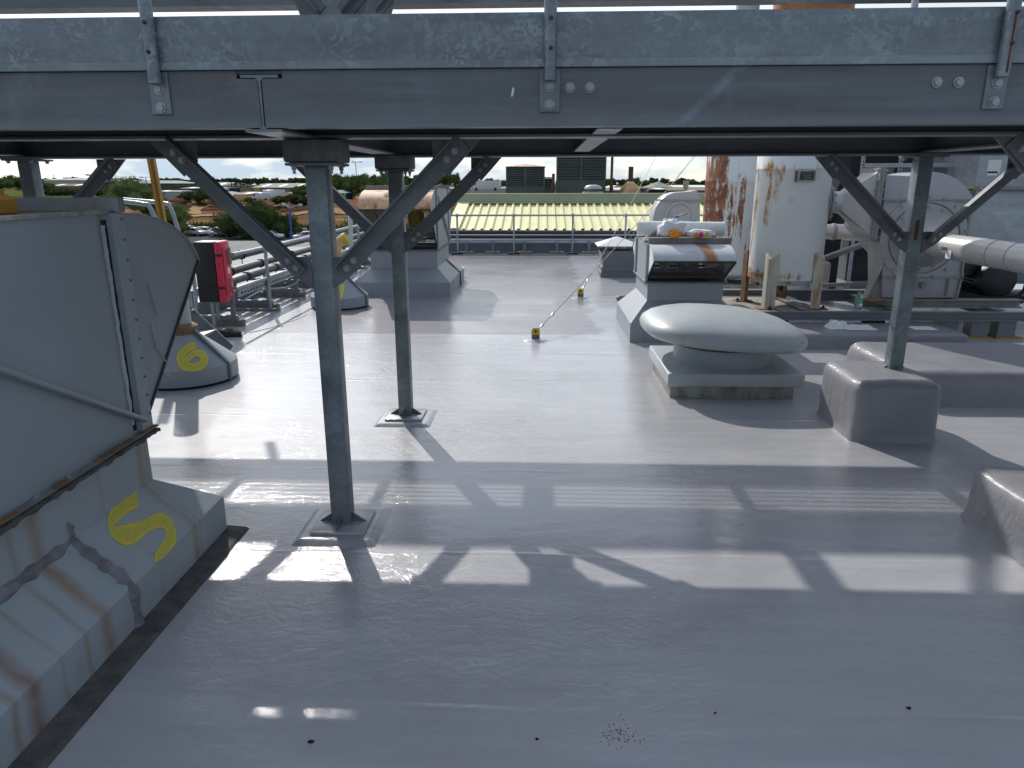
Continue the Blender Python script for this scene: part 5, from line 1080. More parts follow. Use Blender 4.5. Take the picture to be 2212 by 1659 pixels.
q = P(1460, 512, yr - .22); bg = thing('plastic_bag', 'white plastic bag holding something orange among the rolls', 'bag', q)
blob('bag', q.x - 0.05, yr - .24, zt + .10, .15, .10, .10, 'white', bg, 4)
blob('orange_bundle', P(1458, 515, yr - .34).x, yr - .34, zt + .048, .075, .055, .05, 'orange', bg, 6)
q = P(1510, 514, yr - .25); bg = thing('plastic_bag', 'flat clear white bag with red and orange scraps at the right of the rolls', 'bag', q)
blob('bag', q.x, yr - .28, zt + .045, .17, .07, .048, 'cloth', bg, 9, .1)
for k in range(3): blob('scrap', q.x - .06 + .06 * k, yr - .35, zt + .035, .025, .012, .03, ('orange', 'red', 'yellow')[k], bg, 20 + k)
# ---------------------------------------------------------------- far side of the roof: rail, pipes, parapet and cream roof
YR = 18.9
gr = thing('guard_rail', 'tube guard rail along the far edge of the roof before the cream roof', 'guard rail', (0, YR, 0))
zt = P(1238, 465, YR).z; zm = P(1238, 508, YR).z; zl = P(1238, 523, YR).z
b = MB(); b.cyl((-2.4, YR, zt), (4.6, YR, zt), 0.024, n=12); b.build('top_tube', 'galv_tube', gr, 0, 40)
b = MB(); b.cyl((-2.4, YR, zm), (4.6, YR, zm), 0.022, n=12); b.build('middle_tube', 'galv_tube', gr, 0, 40)
for px in (988, 1110, 1237, 1351):
    q = P(px, 500, YR); b = MB(); b.cyl((q.x, YR, 0.0), (q.x, YR, zt), 0.024, n=12); po = b.build('post', 'galv_tube', gr, 0, 40)
    b = MB(); b.box(q.x - 0.15, q.x + 0.15, YR - 0.22, YR + 0.1, 0.0, 0.035); b.build('foot_weight', 'dark', po, 0.01)
    b = MB(); b.lathe([(0.034, -.04), (0.034, .04)], (q.x, YR, zt), 12); b.build('fitting', 'galv_tube', po)
b = MB(); b.box(-4.75, 12, 19.2, 19.36, -1, P(1100, 517, 19.2).z); tag(b.build('parapet_wall', 'parapet', None, 0.01), 'low slate grey parapet wall at the far edge of the roof', 'wall')
yc = 19.0
for i, (py, lab) in enumerate(((501, 'uppermost dark pipe run along the far parapet'), (507, 'second dark pipe run along the far parapet'), (512, 'third dark pipe run along the far parapet'))):
    q = P(1200, py, yc + 0.06 + 0.03 * i); b = MB(); b.tube([(-3, q.y, q.z + 0.01), (0, q.y, q.z), (2.2, q.y, q.z - 0.008), (4.8, q.y, q.z)], 0.034 if i else 0.045, 10); tag(b.build('pipe_run', 'lagging', None, 0, 40), lab, 'pipe', 'dark pipes along the far parapet')
b = MB(); q = P(1200, 520, yc - 0.03); b.box(-3, 4.8, yc - 0.04, yc + 0.0, q.z - 0.055, q.z + 0.02); tag(b.build('cable_tray', 'galv_tube'), 'straight galvanised cable tray in front of the far parapet', 'cable tray')
for i, px in enumerate((1008, 1065, 1133, 1203, 1272)):
    q = P(px, 540, yc - 0.06); t = thing('pipe_support', 'short support leg on a timber block at the far parapet', 'pipe support', (q.x, q.y, 0), 'pipe supports along the far parapet')
    b = MB(); b.box(q.x - 0.03, q.x + 0.03, yc - 0.1, yc - 0.05, 0.05, P(px, 521, yc).z); b.build('leg', 'galv', t)
    b = MB(); b.box(q.x - 0.19, q.x + 0.19, yc - 0.2, yc + 0.02, 0.0, 0.055); b.build('timber_block', 'timber', t, 0.006)
# cream roofed building
cb = thing('cream_roof_building', 'building beyond the parapet with a cream ribbed roof and olive ridge', 'building', (0.8, 22, -8))
y0, y1 = 20.0, 23.2; z0 = P(1200, 498, y0).z; z1 = P(1200, 441, y1).z
xl, xr = P(966, 498, y0).x, 8.5
b = MB(); pitch = 0.25; vs = []; fs = []; x = xl; cols = []
while x < xr:
    for dx, h in ((0.0, 0.0), (0.155, 0.0), (0.175, 0.055), (0.23, 0.055)): cols.append((x + dx, h))
    x += pitch
nrm = Vector((0, -(z1 - z0), y1 - y0)).normalized()
for cx_, h in cols:
    for (yy, zz) in ((y0, z0), (y1, z1)): vs.append(Vector((cx_, yy, zz)) + nrm * h)
fs = [(2 * i, 2 * i + 2, 2 * i + 3, 2 * i + 1) for i in range(len(cols) - 1)]
b.add(vs, fs); b.build('roof', 'cream', cb)
b = MB(); b.add([(xl, y0, z0 - .02), (xr, y0, z0 - .02), (xr, y1, z1 - .02), (xl, y1, z1 - .02), (xl, y0, z0 - .06), (xr, y0, z0 - .06), (xr, y1, z1 - .06), (xl, y1, z1 - .06)], [(0, 1, 2, 3), (4, 7, 6, 5), (0, 4, 5, 1), (1, 5, 6, 2), (2, 6, 7, 3), (3, 7, 4, 0)]); b.build('roof_lining', 'dark', cb)
zr = P(1200, 418, y1 + 0.15).z
b = MB(); b.prism([(y1 - 0.12, z1 + 0.015), (y1 - 0.12, z1 + 0.055), (y1 - 0.02, z1 + 0.06), (y1 + 0.12, zr), (y1 + 0.8, zr), (y1 + 0.8, z1)], 'x', xl - 0.08, xr); b.build('ridge_capping', 'olive', cb)
b = MB(); b.bar((xl + 0.14, y0, z0 + .06), (xl + 0.14, y1, z1 + .06), 0.36, 0.02, (0, 0, 1)); b.build('verge_flashing', 'cream', cb)
b = MB(); b.box(xl, xr, y0 + 0.15, y1 + 6, -8, z0 - 0.1); b.build('wall', 'parapet', cb)
b = MB(); b.box(xl, xr, y1 + .75, y1 + 6, z0 - .1, z1 + 0.1); b.build('back_roof', 'olive', cb)
# ---- things standing beyond the ridge
ROOF2 = thing('plant_roof', 'flat dark roof beyond the olive ridge carrying louvres and flues', 'building', (1, 32, -8))
b = MB(); b.box(-3.2, 14, 29.3, 52, -8, 0.95); b.build('wall', 'louvre_box', ROOF2)
def louvre(label, px0, px1, py0, py1, y, d, solid_from=None, hip=False):
    a, c = P(px0, py1, y), P(px1, py0, y); t = thing('louvre_tower', label, 'louvre tower', ((a.x + c.x) / 2, y, 1.0), 'dark louvre towers')
    zb = 0.9; zs = a.z if solid_from is None else P(px0, solid_from, y).z
    b = MB(); b.box(a.x + .05, c.x - .05, y + .06, y + d - .06, zb, c.z - .03); b.build('core', 'dark', t)
    if solid_from is None: zs = P(px0, 404, y).z
    b = MB(); b.box(a.x, c.x, y, y + d, zb, zs); b.build('plinth', 'louvre_box', t)
    n = int((c.z - zs) / 0.085)
    for k in range(n):
        z = zs + (c.z - zs) * (k + 0.2) / n; b = MB(); b.add([(a.x + .03, y - .005, z), (c.x - .03, y - .005, z), (c.x - .03, y + .055, z + .06), (a.x + .03, y + .055, z + .06), (a.x + .03, y - .005, z - .008), (c.x - .03, y - .005, z - .008), (c.x - .03, y + .055, z + .052), (a.x + .03, y + .055, z + .052)], [(0, 1, 2, 3), (7, 6, 5, 4), (0, 4, 5, 1), (2, 6, 7, 3), (1, 5, 6, 2), (3, 7, 4, 0)]); b.build('louvre_blade', 'louvre', t)
    for xx in (a.x, (a.x + c.x) / 2 - .03, c.x - .06):
        b = MB(); b.box(xx, xx + .06, y - .02, y + .06, zs, c.z); b.build('frame_post', 'louvre', t)
    b = MB(); b.box(a.x - .02, c.x + .02, y - .03, y + d, c.z, c.z + .03); b.build('top_frame', 'louvre', t)
    if hip:
        b = MB(); xm = (a.x + c.x) / 2; b.add([(a.x, y, c.z + .03), (c.x, y, c.z + .03), (c.x, y + d, c.z + .03), (a.x, y + d, c.z + .03), (xm, y + d / 2, c.z + .17)], [(0, 1, 4), (1, 2, 4), (2, 3, 4), (3, 0, 4)]); b.build('hipped_top', 'rustsheet', t)
    return t
louvre('left dark louvre tower with a low rusty hipped top', 1093, 1177, 361, 418, 31, 1.7, None, True)
louvre('right taller dark louvre tower reaching up to the walkway beam', 1201, 1311, 322, 418, 30.5, 2.1, 391)
louvre('small dark louvre seen in the gap between the two towers', 1176, 1195, 384, 418, 34, 1.2)
def flue(label, px, w_, py0, py1, y, mat):
    a, c = P(px, py1, y), P(px, py0, y); r = w_ / 2 / FOC * y; t = thing('flue_pipe', label, 'flue', (a.x, y, 1.0), 'flues beyond the ridge')
    b = MB(); b.cyl((a.x, y, 0.9), (a.x, y, c.z), r, n=16); b.build('pipe', mat, t, 0, 40); b = MB(); b.lathe([(r * 1.5, -.06), (r * 1.5, .0), (r * 1.2, .22)], (a.x, y, P(px, 408, y).z), 16); b.build('collar', mat, t, 0, 40)
flue('thin brown flue between the two louvre towers', 1195, 6, 375, 418, 30, 'rustbolt')
flue('tall thin dark flue right of the taller louvre tower', 1320, 5.5, 325, 418, 29.9, 'rustbolt')
yq = 30; q = P(1362, 392, yq); t = thing('cone_flue', 'black stack on a rust streaked cone beyond the ridge', 'flue', (q.x, yq, 1.0))
b = MB(); r = 5 / FOC * yq; b.cyl((q.x, yq, q.z - .1), (q.x, yq, P(1362, 360, yq).z), r, n=16); b.build('stack', 'rustbolt', t, 0, 40)
b = MB(); b.lathe([(.40, .9), (.40, P(1362, 408, yq).z), (.12, P(1362, 392, yq).z)], (q.x, yq, 0), 28); b.build('cone', 'rustsheet', t, 0, 30)
def mush(label, px, py0, py1, w_, y, mat):
    q = P(px, py1, y); r = w_ / 2 / FOC * y; h = P(px, py0, y).z - q.z; t = thing('small_mushroom_vent', label, 'roof vent', (q.x, y, 1.0), 'small vents beyond the ridge')
    b = MB(); b.lathe([(r * .82, q.z), (r, q.z + .02), (r, q.z + h * .25), (r * .8, q.z + h * .75), (r * .4, q.z + h), (.01, q.z + h)], (q.x, y, 0), 32); b.build('dome', mat, t, 0, 50)
    b = MB(); b.lathe([(r * .6, q.z - h * .6), (r * .6, q.z)], (q.x, y, 0), 24); b.build('throat', 'sheet_dk', t, 0, 50)
    b = MB(); b.box(q.x - r * 1.1, q.x + r * 1.1, y - r * 1.1, y + r * 1.1, 0.9, q.z - h * .55); b.build('base', mat, t, .02)
mush('pale grey mushroom vent before the taller louvre tower', 1281, 399, 409, 37, 27.9, 'cap')
mush('dark low cap vent right of the cone flue', 1387, 404, 410, 28, 33, 'sheet_dk')
yq = 31; q = P(1421, 405, yq); t = thing('hat_vent', 'dark vent with a shallow pointed hat near the volute fan', 'roof vent', (q.x, yq, 1.0))
b = MB(); b.lathe([(.62, q.z), (.60, q.z + .02), (.05, q.z + .22)], (q.x, yq, 0), 24); b.build('hat', 'curb', t, 0, 20); b = MB(); b.cyl((q.x, yq, .9), (q.x, yq, q.z - .08), .38, n=20); b.build('body', 'dark', t)
yq = 27; q = P(1481, 412, yq); t = thing('cup_vent', 'small grey cup shaped vent left of the rusted tank', 'roof vent', (q.x, yq, 1.0))
b = MB(); b.lathe([(.04, q.z - .3), (.05, q.z), (.09, q.z + .08), (.11, P(1481, 391, yq).z), (.115, P(1481, 390, yq).z)], (q.x, yq, 0), 18); b.build('cup', 'curb', t, 0, 40); b = MB(); b.box(q.x - .3, q.x + .3, yq - .3, yq + .3, 0.0, q.z - .28); b.build('base', 'sheet_dk', t)
# volute fan behind the small fan unit
yv2 = 15.2; t = thing('volute_fan', 'grey volute fan with a round cover left of the rusted tank', 'fan', P(1465, 500, yv2))
pts = [(1411, 500), (1411, 470), (1416, 450), (1426, 434), (1440, 422), (1458, 416), (1490, 414), (1505, 411), (1512, 424), (1512, 500)]
b = MB(); b.prism([(P(*p, yv2).x, P(*p, yv2).z) for p in pts], 'y', yv2, yv2 + .6); b.build('casing', 'fan', t, .005, 30)
c0 = P(1468, 468, yv2); rr = P(1502, 468, yv2).x - c0.x
b = MB(); b.lathe([(rr, -.004), (rr, -.02), (rr * .05, -.022)], (c0.x, yv2, c0.z), 40, 'y'); cv = b.build('round_cover', 'fan', t, 0, 30)
b = MB(); b.lathe([(rr * .72, -.023), (rr * .75, -.03), (rr * .78, -.023)], (c0.x, yv2, c0.z), 40, 'y', True); b.build('cover_rim', 'fan_edge', cv, 0, 30)
b = MB(); a, c = P(1414, 432, yv2 - .03), P(1512, 440, yv2 - .03); b.bar(a, P(1512, 434, yv2 - .03), .03, .03); b.build('stiffener', 'fan_edge', t)
b = MB(); b.box(P(1411, 500, yv2).x, P(1512, 500, yv2).x, yv2, yv2 + .6, 0, P(1440, 498, yv2).z); b.build('pedestal', 'fan_edge', t)
yb3 = 12.6
a, c = P(1395, 504, yb3), P(1478, 462, yb3); b = MB(); b.bar(a, c, .05, .03); q = P(1486, 461, yb3); b.bar(c, q, .05, .03); tag(b.build('lever_arm', 'curb'), 'sloping brown edged flat bar rising behind the matting rolls', 'bar')
for i, (px, lab) in enumerate(((1461, 'blue and white aerosol can standing left of the other'), (1496, 'dark blue aerosol can by the rusted tank'))):
    q, q2 = P(px, 487 if i == 0 else 494, yb3), P(px, 465 if i == 0 else 475, yb3); t = thing('spray_can', lab, 'can', q, 'cans on the far motor'); h = q2.z - q.z
    b = MB(); b.cyl(q, q + Vector((0, 0, h * .5)), .04, n=16); b.build('body', 'bluelabel', t, 0, 40); b = MB(); b.cyl(q + Vector((0, 0, h * .5)), q + Vector((0, 0, h * .75)), .041, n=16); b.build('band', 'white' if i == 0 else 'black', t, 0, 40); b = MB(); b.cyl(q + Vector((0, 0, h * .75)), q2, .03, n=14); b.build('lid', 'bluelabel', t, 0, 40)
q = P(1470, 497, yb3 + .2); t = thing('white_motor', 'cream finned motor lying behind the matting rolls', 'motor', q)
a, c = P(1458, 494, yb3 + .1), P(1505, 494, yb3 + .1); b = MB(); b.cyl((a.x, yb3 + .15, a.z - .02), (c.x, yb3 + .15, a.z - .02), .12, n=24); b.build('body', 'whitepipe', t, 0, 40)
b = MB(); a2 = P(1432, 490, yb3 + .1); b.cyl((a2.x, yb3 + .15, a2.z + .0), (a.x - .01, yb3 + .15, a.z), .15, n=24); b.build('drum', 'cap', t, 0, 40)
for k in range(7): 
    b = MB(); b.lathe([(.12, -.006), (.135, -.006), (.135, .006), (.12, .006)], (a.x + .06 + k * .05, yb3 + .15, a.z - .02), 24, 'x'); b.build('fin', 'curb', t)
b = MB(); b.box(P(1428, 510, yb3).x, P(1512, 510, yb3).x, yb3 - .1, yb3 + .5, 0, a.z - .14); b.build('stand', 'sheet_dk', t)
# ---------------------------------------------------------------- left side: rail, pipe rack, fire box, step ladder
XL = -3.88
lr = thing('guard_rail', 'sagging tube guard rail along the left roof edge by the pipe rack', 'guard rail', (XL, 10, 0))
posts = [10.1, 13.0, 15.4, 18.0]
zt, zm = 0.90, 0.47
b = MB(); b.tube([(XL, 9.0, zt), (XL, 10.1, zt - .01), (XL, 13, zt), (XL, 18.6, zt)], .024, 12); b.build('top_tube', 'galv_tube', lr, 0, 40)
b = MB(); b.tube([(XL, 9.0, zm), (XL, 10.1, zm), (XL, 13, zm), (XL, 18.6, zm)], .022, 12); b.build('middle_tube', 'galv_tube', lr, 0, 40)
for yy in posts:
    b = MB(); b.cyl((XL, yy, .03), (XL, yy, zt), .025, n=12); po = b.build('post', 'galv_tube', lr, 0, 40)
    b = MB(); b.box(XL - .62, XL + .12, yy - .07, yy + .07, 0.002, .035); b.build('foot_bar', 'skid', po)
    for z in (zt, zm): b = MB(); b.lathe([(.036, -.045), (.036, .045)], (XL, yy, z), 12); b.build('fitting', 'galv_tube', po, 0, 40)
# fire extinguisher cabinet
ye = 8.75; a, c = P(464, 652, ye), P(492, 522, ye); cw = c.x - a.x
fe = thing('extinguisher_cabinet', 'black fire extinguisher cabinet with a red door on a rail post', 'fire cabinet', ((a.x + c.x) / 2, ye, 0))
z0, z1 = a.z, c.z
# cabinet faces the right-hand side: door on +x
bxL = P(432, 600, ye).x; bxR = P(466, 600, ye).x; dR = P(491, 600, ye - .1).x
ang = R_(3); cc = Vector(((bxL + bxR) / 2, ye + .1, 0))
def rotp(x, y): return (cc.x + x * math.cos(ang) - y * math.sin(ang), cc.y + x * math.sin(ang) + y * math.cos(ang))
def rbox(b, x0, x1, y0, y1, z0, z1):
    p = [rotp(x0, y0), rotp(x1, y0), rotp(x1, y1), rotp(x0, y1)]
    b.add([(*q, z0) for q in p] + [(*q, z1) for q in p], [(0, 3, 2, 1), (4, 5, 6, 7), (0, 1, 5, 4), (1, 2, 6, 5), (2, 3, 7, 6), (3, 0, 4, 7)])
b = MB(); rbox(b, -.13, .12, -.15, .15, z0, z1); b.build('back_shell', 'black', fe, .02, 40, 3)
b = MB(); rbox(b, .122, .205, -.15, .15, z0 - .005, z1 + .002); dr = b.build('door', 'red', fe, .02, 40, 3)
b = MB(); rbox(b, .205, .222, -.11, .12, z0 + .06, z1 - .06); b.build('door_panel', 'red', dr, .012, 40)
for (u0, u1) in ((.60, .85), (.15, .38)):
    b = MB(); rbox(b, .2215, .2235, -.05, .05, z0 + (z1 - z0) * u0, z0 + (z1 - z0) * u1); b.build('recess', 'reddark', dr)
b = MB(); rbox(b, .2245, .227, -.04, .045, z0 + (z1 - z0) * .46, z0 + (z1 - z0) * .56); b.build('white_label', 'white', dr)
b = MB(); rbox(b, .2245, .228, .04, .125, z0 + (z1 - z0) * .60, z0 + (z1 - z0) * .88); b.build('sign', 'brass', dr)
b = MB(); rbox(b, .2285, .229, .05, .115, z0 + (z1 - z0) * .76, z0 + (z1 - z0) * .86); b.build('sign_panel', 'curb', dr)
for u in (.22, .76):
    b = MB(); rbox(b, -.02, .215, -.158, -.148, z0 + (z1 - z0) * u, z0 + (z1 - z0) * u + .028); b.build('strap', 'black', fe)
for k in (-.08, .08):
    p = rotp(.0, k); b = MB(); b.cyl((*p, 0.03), (*p, z0), .022, n=12); b.build('leg', 'galv_tube', fe, 0, 40)
# pipe rack: H frames on timber, tray and pipes
frames = [8.95, 10.2, 11.4, 12.5, 13.6, 14.8, 16.2]
for yy in frames:
    t = thing('pipe_stand', 'small steel H frame on a timber sleeper under the left pipe run', 'pipe support', (-4.15, yy, 0), 'H frames under the left pipe run')
    b = MB(); b.box(-4.52, -3.80, yy - .05, yy + .05, 0.0, .075); b.build('sleeper', 'timber', t, .006)
    for xx in (-4.42, -3.93):
        b = MB(); b.box(xx - .025, xx + .025, yy - .025, yy + .025, .075, .42); b.build('upright', 'galv', t)
    b = MB(); b.box(-4.47, -3.88, yy - .03, yy + .03, .077, .135); b.build('lower_channel', 'skid', t)
    b = MB(); b.box(-4.5, -3.88, yy - .02, yy + .02, .42, .45); b.build('top_bar', 'galv', t)
for xx, lab in ((-3.91, 'nearer slotted tray side rail of the left pipe run'), (-4.48, 'farther slotted tray side rail of the left pipe run')):
    t = thing('tray_rail', lab, 'cable tray', (xx, 12, .3), 'tray rails of the left pipe run')
    b = MB(); b.box(xx - .006, xx + .006, 9.1, 18.5, .34, .44); b.box(xx - .03, xx + .03, 9.1, 18.5, .44, .448); b.build('rail', 'galv_tube', t)
    b = MB()
    for k in range(60): b.box(xx + .0062, xx + .008, 9.2 + k * .1, 9.25 + k * .1, .37, .395)
    b.build('slot_row', 'dark', t)
for (xx, z, r, lab) in ((-4.05, .53, .05, 'lowest black lagged pipe on the left pipe run'), (-4.25, .60, .052, 'middle black lagged pipe on the left pipe run'), (-4.5, .73, .055, 'highest black lagged pipe on the left pipe run')):
    t = thing('lagged_pipe', lab, 'pipe', (xx, 12, z), 'lagged pipes on the left run')
    b = MB(); b.tube([(xx, 9.05, z - .01), (xx, 10, z), (xx, 12, z), (xx, 18.6, z)], r, 14); b.build('pipe', 'lagging', t, 0, 40)
    for yy in (9.6, 10.7, 12.1, 14):
        b = MB(); b.lathe([(r, -.03), (r * 1.28, -.03), (r * 1.28, .03), (r, .03)], (xx, yy + xx * .3 + 1.4, z), 14, 'y'); cl = b.build('clamp', 'black', t, 0, 40)
        c = MB(); c.cyl((xx, yy + xx * .3 + 1.4, .45), (xx, yy + xx * .3 + 1.4, z - r), .008, n=8); c.build('hanger', 'galv', cl)
b = MB(); pts = [Vector((-3.9 + .03 * math.sin(k * 1.3), 9.2 + k * .33, .28 + .05 * math.sin(k * .9))) for k in range(14)]; b.tube(smoothpath(pts, 3), .012, 6); tag(b.build('loose_cable', 'galv_tube', None, 0, 60), 'loose grey cable drooping along the tray rail', 'cable')
b = MB(); b.box(-4.75, -4.6, -4, 19.2, -1, .22); tag(b.build('edge_kerb', 'parapet', None, .01), 'low dark kerb along the left edge of the roof', 'kerb')
b = MB(); b.bar((-3.3, 9.2, .004), (-3.25, 9.75, .004), .012, .006); b.bar((-3.55, 8.5, .004), (-3.35, 8.95, .004), .012, .006); tag(b.build('rod', 'galv'), 'thin loose rods lying on the roof by the pipe rack', 'rod')
q = G(485, 725); blob_o = blob('black_sheet', q.x + .05, q.y, .03, .16, .10, .05, 'black', None, 31, .35); tag(blob_o, 'crumpled black plastic sheet at the foot of the cabinet post', 'plastic sheet')
# rusty elbow with yellow rim and white gooseneck
t = thing('vent_elbow', 'rusty elbow pipe with a yellow rim pointing right', 'vent pipe', P(720, 560, 12.2))
pts = [P(726, 575, 12.2), P(726, 545, 12.2), P(728, 530, 12.2), P(735, 521, 12.2), P(744, 517, 12.2)]; pts[0].z = 0
b = MB(); b.tube(smoothpath(pts, 5), .085, 20); b.build('pipe', 'rustsheet', t, 0, 50)
e = pts[-1]; d = (pts[-1] - pts[-2]).normalized(); b = MB(); b.tube([e - d * .02, e + d * .05], .102, 24); b.build('rim', 'yellow', t, 0, 40)
t = thing('gooseneck_pipe', 'white gooseneck pipe with a hooked top by the left rail', 'vent pipe', P(758, 520, 14.5))
pts = [P(758, 560, 14.5), P(757, 480, 14.5), P(758, 468, 14.5), P(764, 460, 14.5), P(771, 464, 14.5), P(773, 474, 14.5)]; pts[0].z = 0
b = MB(); b.tube(smoothpath(pts, 5), .045, 16); b.build('pipe', 'whitepipe', t, 0, 60)
# step ladder over the pipes at the left
sl = thing('step_ladder', 'grey steel step ladder with hooped handrails behind cone vent 6', 'step ladder', G(495, 757))
e0 = G(497, 757); top = Vector((e0.x - 1.25, e0.y + .35, 1.05))
for dy in (0, -.62):
    b = MB(); p = e0 + Vector((0, dy, 0)); q = top + Vector((0, dy, 0)); b.bar(p, q, .012, .15, (0, 0, 1)); b.build('stringer', 'galv', sl)
for k in range(4):
    p = e0.lerp(top, (k + 1) / 5); b = MB(); b.box(p.x - .12, p.x + .1, p.y - .61, p.y - .01, p.z - .01, p.z + .015); b.build('tread', 'galv', sl)
for dy in (0, .62):
    yy = e0.y + .35 + dy
    q = [P(424, 690, yy), P(418, 600, yy), P(386, 500, yy), P(368, 448, yy), P(352, 439, yy), P(265, 431, yy)] if dy else [P(415, 690, yy), P(400, 600, yy), P(360, 530, yy), P(326, 452, yy), P(310, 441, yy), P(262, 435, yy)]
    b = MB(); b.tube(smoothpath(q, 6), .024, 12); b.build('handrail_hoop', 'galv_tube', sl, 0, 60)
# ---------------------------------------------------------------- the land below and beyond
def gz(x, y):
    def sm(a, b, t): t = min(1, max(0, (t - a) / (b - a))); return t * t * (3 - 2 * t)
    z = -8.2 + 4.9 * sm(150, 262, y)
    if 140 < y < 420:
        k = sm(150, 200, y) * (1 - sm(300, 400, y)) * sm(-190, -120, x) * (1 - sm(-40, -10, x))
        z += k * (1.6 * math.sin(x * .055 + 1) * math.sin(y * .05) + 0.7 * math.sin(x * .13 + 2) * math.cos(y * .09))
    return z
ys = [-60, 10, 40, 70, 100]; yv_ = 120
while yv_ < 440: ys.append(yv_); yv_ += 5
while yv_ < 9000: ys.append(yv_); yv_ *= 1.25
xs = [-9000, -4000, -1800, -900, -500, -320] + [-250 + 6 * k for k in range(60)] + [140, 220, 400, 900, 2000, 5000, 9000]
b = MB(); b.add([(x, y, gz(x, y)) for y in ys for x in xs], [(j * len(xs) + i, j * len(xs) + i + 1, (j + 1) * len(xs) + i + 1, (j + 1) * len(xs) + i) for j in range(len(ys) - 1) for i in range(len(xs) - 1)])
s = Nodes('waste_ground'); x_, y_, z_ = s.sep()
n1 = s.noise(.02, 6, .6); n2 = s.noise(.12, 7, .65); n3 = s.noise(.05, 5, .6, s.scale(1, 2.2, 1, (40, 3, 0)))
grass = s.mix(s.ramp(n2, (.35, 0), (.65, 1)), (.06, .075, .026), (.14, .14, .05))
earth = s.mix(s.ramp(n2, (.35, 0), (.6, 1)), (.10, .058, .033), (.19, .11, .06))
sand = s.mix(s.ramp(s.math('ADD', n3, 0.0), (.56, 0), (.61, 1)), earth, (.30, .19, .10))
wx = s.math('ADD', x_, s.math('MULTIPLY', n1, 60)); wy = s.math('ADD', y_, s.math('MULTIPLY', n2, 26))
fe_ = s.math('MULTIPLY', s.band(wy, 186, 330, 5), s.band(wx, -120, 25, 8))
dry = s.math('MULTIPLY', s.band(wy, 170, 196, 5), s.band(wx, -120, 25, 8))
c = s.mix(fe_, grass, sand); c = s.mix(s.math('MULTIPLY', dry, .75), c, (.25, .155, .065))
c = s.mix(s.band(y_, -100, 150, 1.5), c, (.10, .10, .105))
MAT['land'] = s.done(c, .9, 0, s.bump(s.noise(1.2, 4), .4, .3), 0.0)
struct(b.build('ground', 'land', None, 0, 60))
def ground_hit(px, py):
    d = ray(px, py); t = 60.0
    while t < 900:
        q = EYE + d * t
        if q.z < gz(q.x, q.y): return q
        t += 0.5
    return q
MAT['track'] = generic('sandy_track', spec=0.0, col=(.36, .235, .125), rough=.95, var=.2, scale=.3)
MAT['darkearth'] = generic('dark_turned_earth', spec=0.0, col=(.075, .045, .027), rough=.95, var=.3, scale=.25, bump=.4)
def drape(name, pix, wpx, mat):
    pts = [ground_hit(*p) for p in pix]; c = smoothpath(pts, 6); b = MB(); vs = []
    for i, p in enumerate(c):
        t = (c[min(i + 1, len(c) - 1)] - c[max(i - 1, 0)]); t.z = 0; t.normalize(); n = Vector((-t.y, t.x, 0)); h = wpx * (0.8 + .4 * math.sin(i * .9))
        for k in (-1, -.3, .3, 1): q = p + n * h * k; vs.append((q.x, q.y, gz(q.x, q.y) + .22))
    b.add(vs, [(i * 4 + k, i * 4 + k + 1, i * 4 + k + 5, i * 4 + k + 4) for i in range(len(c) - 1) for k in range(3)]); return struct(b.build(name, mat, None, 0, 60))
drape('dirt_track', [(398, 428), (412, 434), (420, 446), (424, 456), (420, 464)], 1.6, 'track')
drape('dirt_track', [(412, 464), (428, 452), (446, 447), (475, 445), (520, 444), (600, 446)], 2.0, 'track')
drape('dirt_track', [(396, 470), (430, 466), (480, 468), (560, 470), (650, 462), (760, 458)], 3.2, 'track')
drape('earth_bank', [(385, 432), (400, 440), (410, 450)], 5.0, 'darkearth')
drape('earth_bank', [(450, 455), (470, 453), (500, 452)], 5.0, 'darkearth')
drape('earth_bank', [(425, 438), (445, 440), (470, 440)], 3.5, 'darkearth')
drape('earth_bank', [(590, 452), (620, 450), (660, 453)], 4.0, 'darkearth')
# ---------------------------------------------------------------- foliage
def leaf_cloud(lobes, n, size, seed, squash=.8):
    r = random.Random(seed); b = MB(); tot = sum(l[3] ** 2 for l in lobes)
    for (cx, cy, cz, rad) in lobes:
        for _ in range(int(n * rad ** 2 / tot)):
            while True:
                v = Vector((r.uniform(-1, 1), r.uniform(-1, 1), r.uniform(-1, 1)))
                if .3 < v.length < 1: break
            v *= (0.72 + .34 * r.random()) / max(v.length, .72) if r.random() < .75 else 1
            p = Vector((cx, cy, cz)) + Vector((v.x * rad, v.y * rad, v.z * rad * squash))
            a = Vector((r.gauss(0, 1), r.gauss(0, 1), r.gauss(0, 1))).normalized(); t = a.orthogonal().normalized(); u = a.cross(t); k = size * r.uniform(.5, 1.25)
            b.add([p - t * k, p + u * k * .6, p + t * k, p - u * k * .6], [(0, 1, 2, 3)])
    for (cx, cy, cz, rad) in lobes:   # dense inner foliage
        n0 = 9; m0 = 6; vs = []
        for j in range(m0 + 1):
            for i in range(n0):
                th = math.pi * j / m0; ph = 2 * math.pi * i / n0; k = rad * .66 * r.uniform(.75, 1.2)
                vs.append((cx + k * math.sin(th) * math.cos(ph), cy + k * math.sin(th) * math.sin(ph), cz + k * squash * math.cos(th)))
        b.add(vs, [(j * n0 + i, j * n0 + (i + 1) % n0, (j + 1) * n0 + (i + 1) % n0, (j + 1) * n0 + i) for j in range(m0) for i in range(n0)])
    return b
def crown_lobes(w_, h, n, seed, base=.25):
    r = random.Random(seed); out = [(0, 0, h * .6, w_ * .42)]
    for k in range(n):
        a = r.uniform(0, 6.28); d = r.uniform(.25, .55) * w_; z = h * r.uniform(base, .9); rr = w_ * r.uniform(.18, .34)
        out.append((math.cos(a) * d * (1.1 - z / h * .5), math.sin(a) * d * (1.1 - z / h * .5), z, rr))
    return out
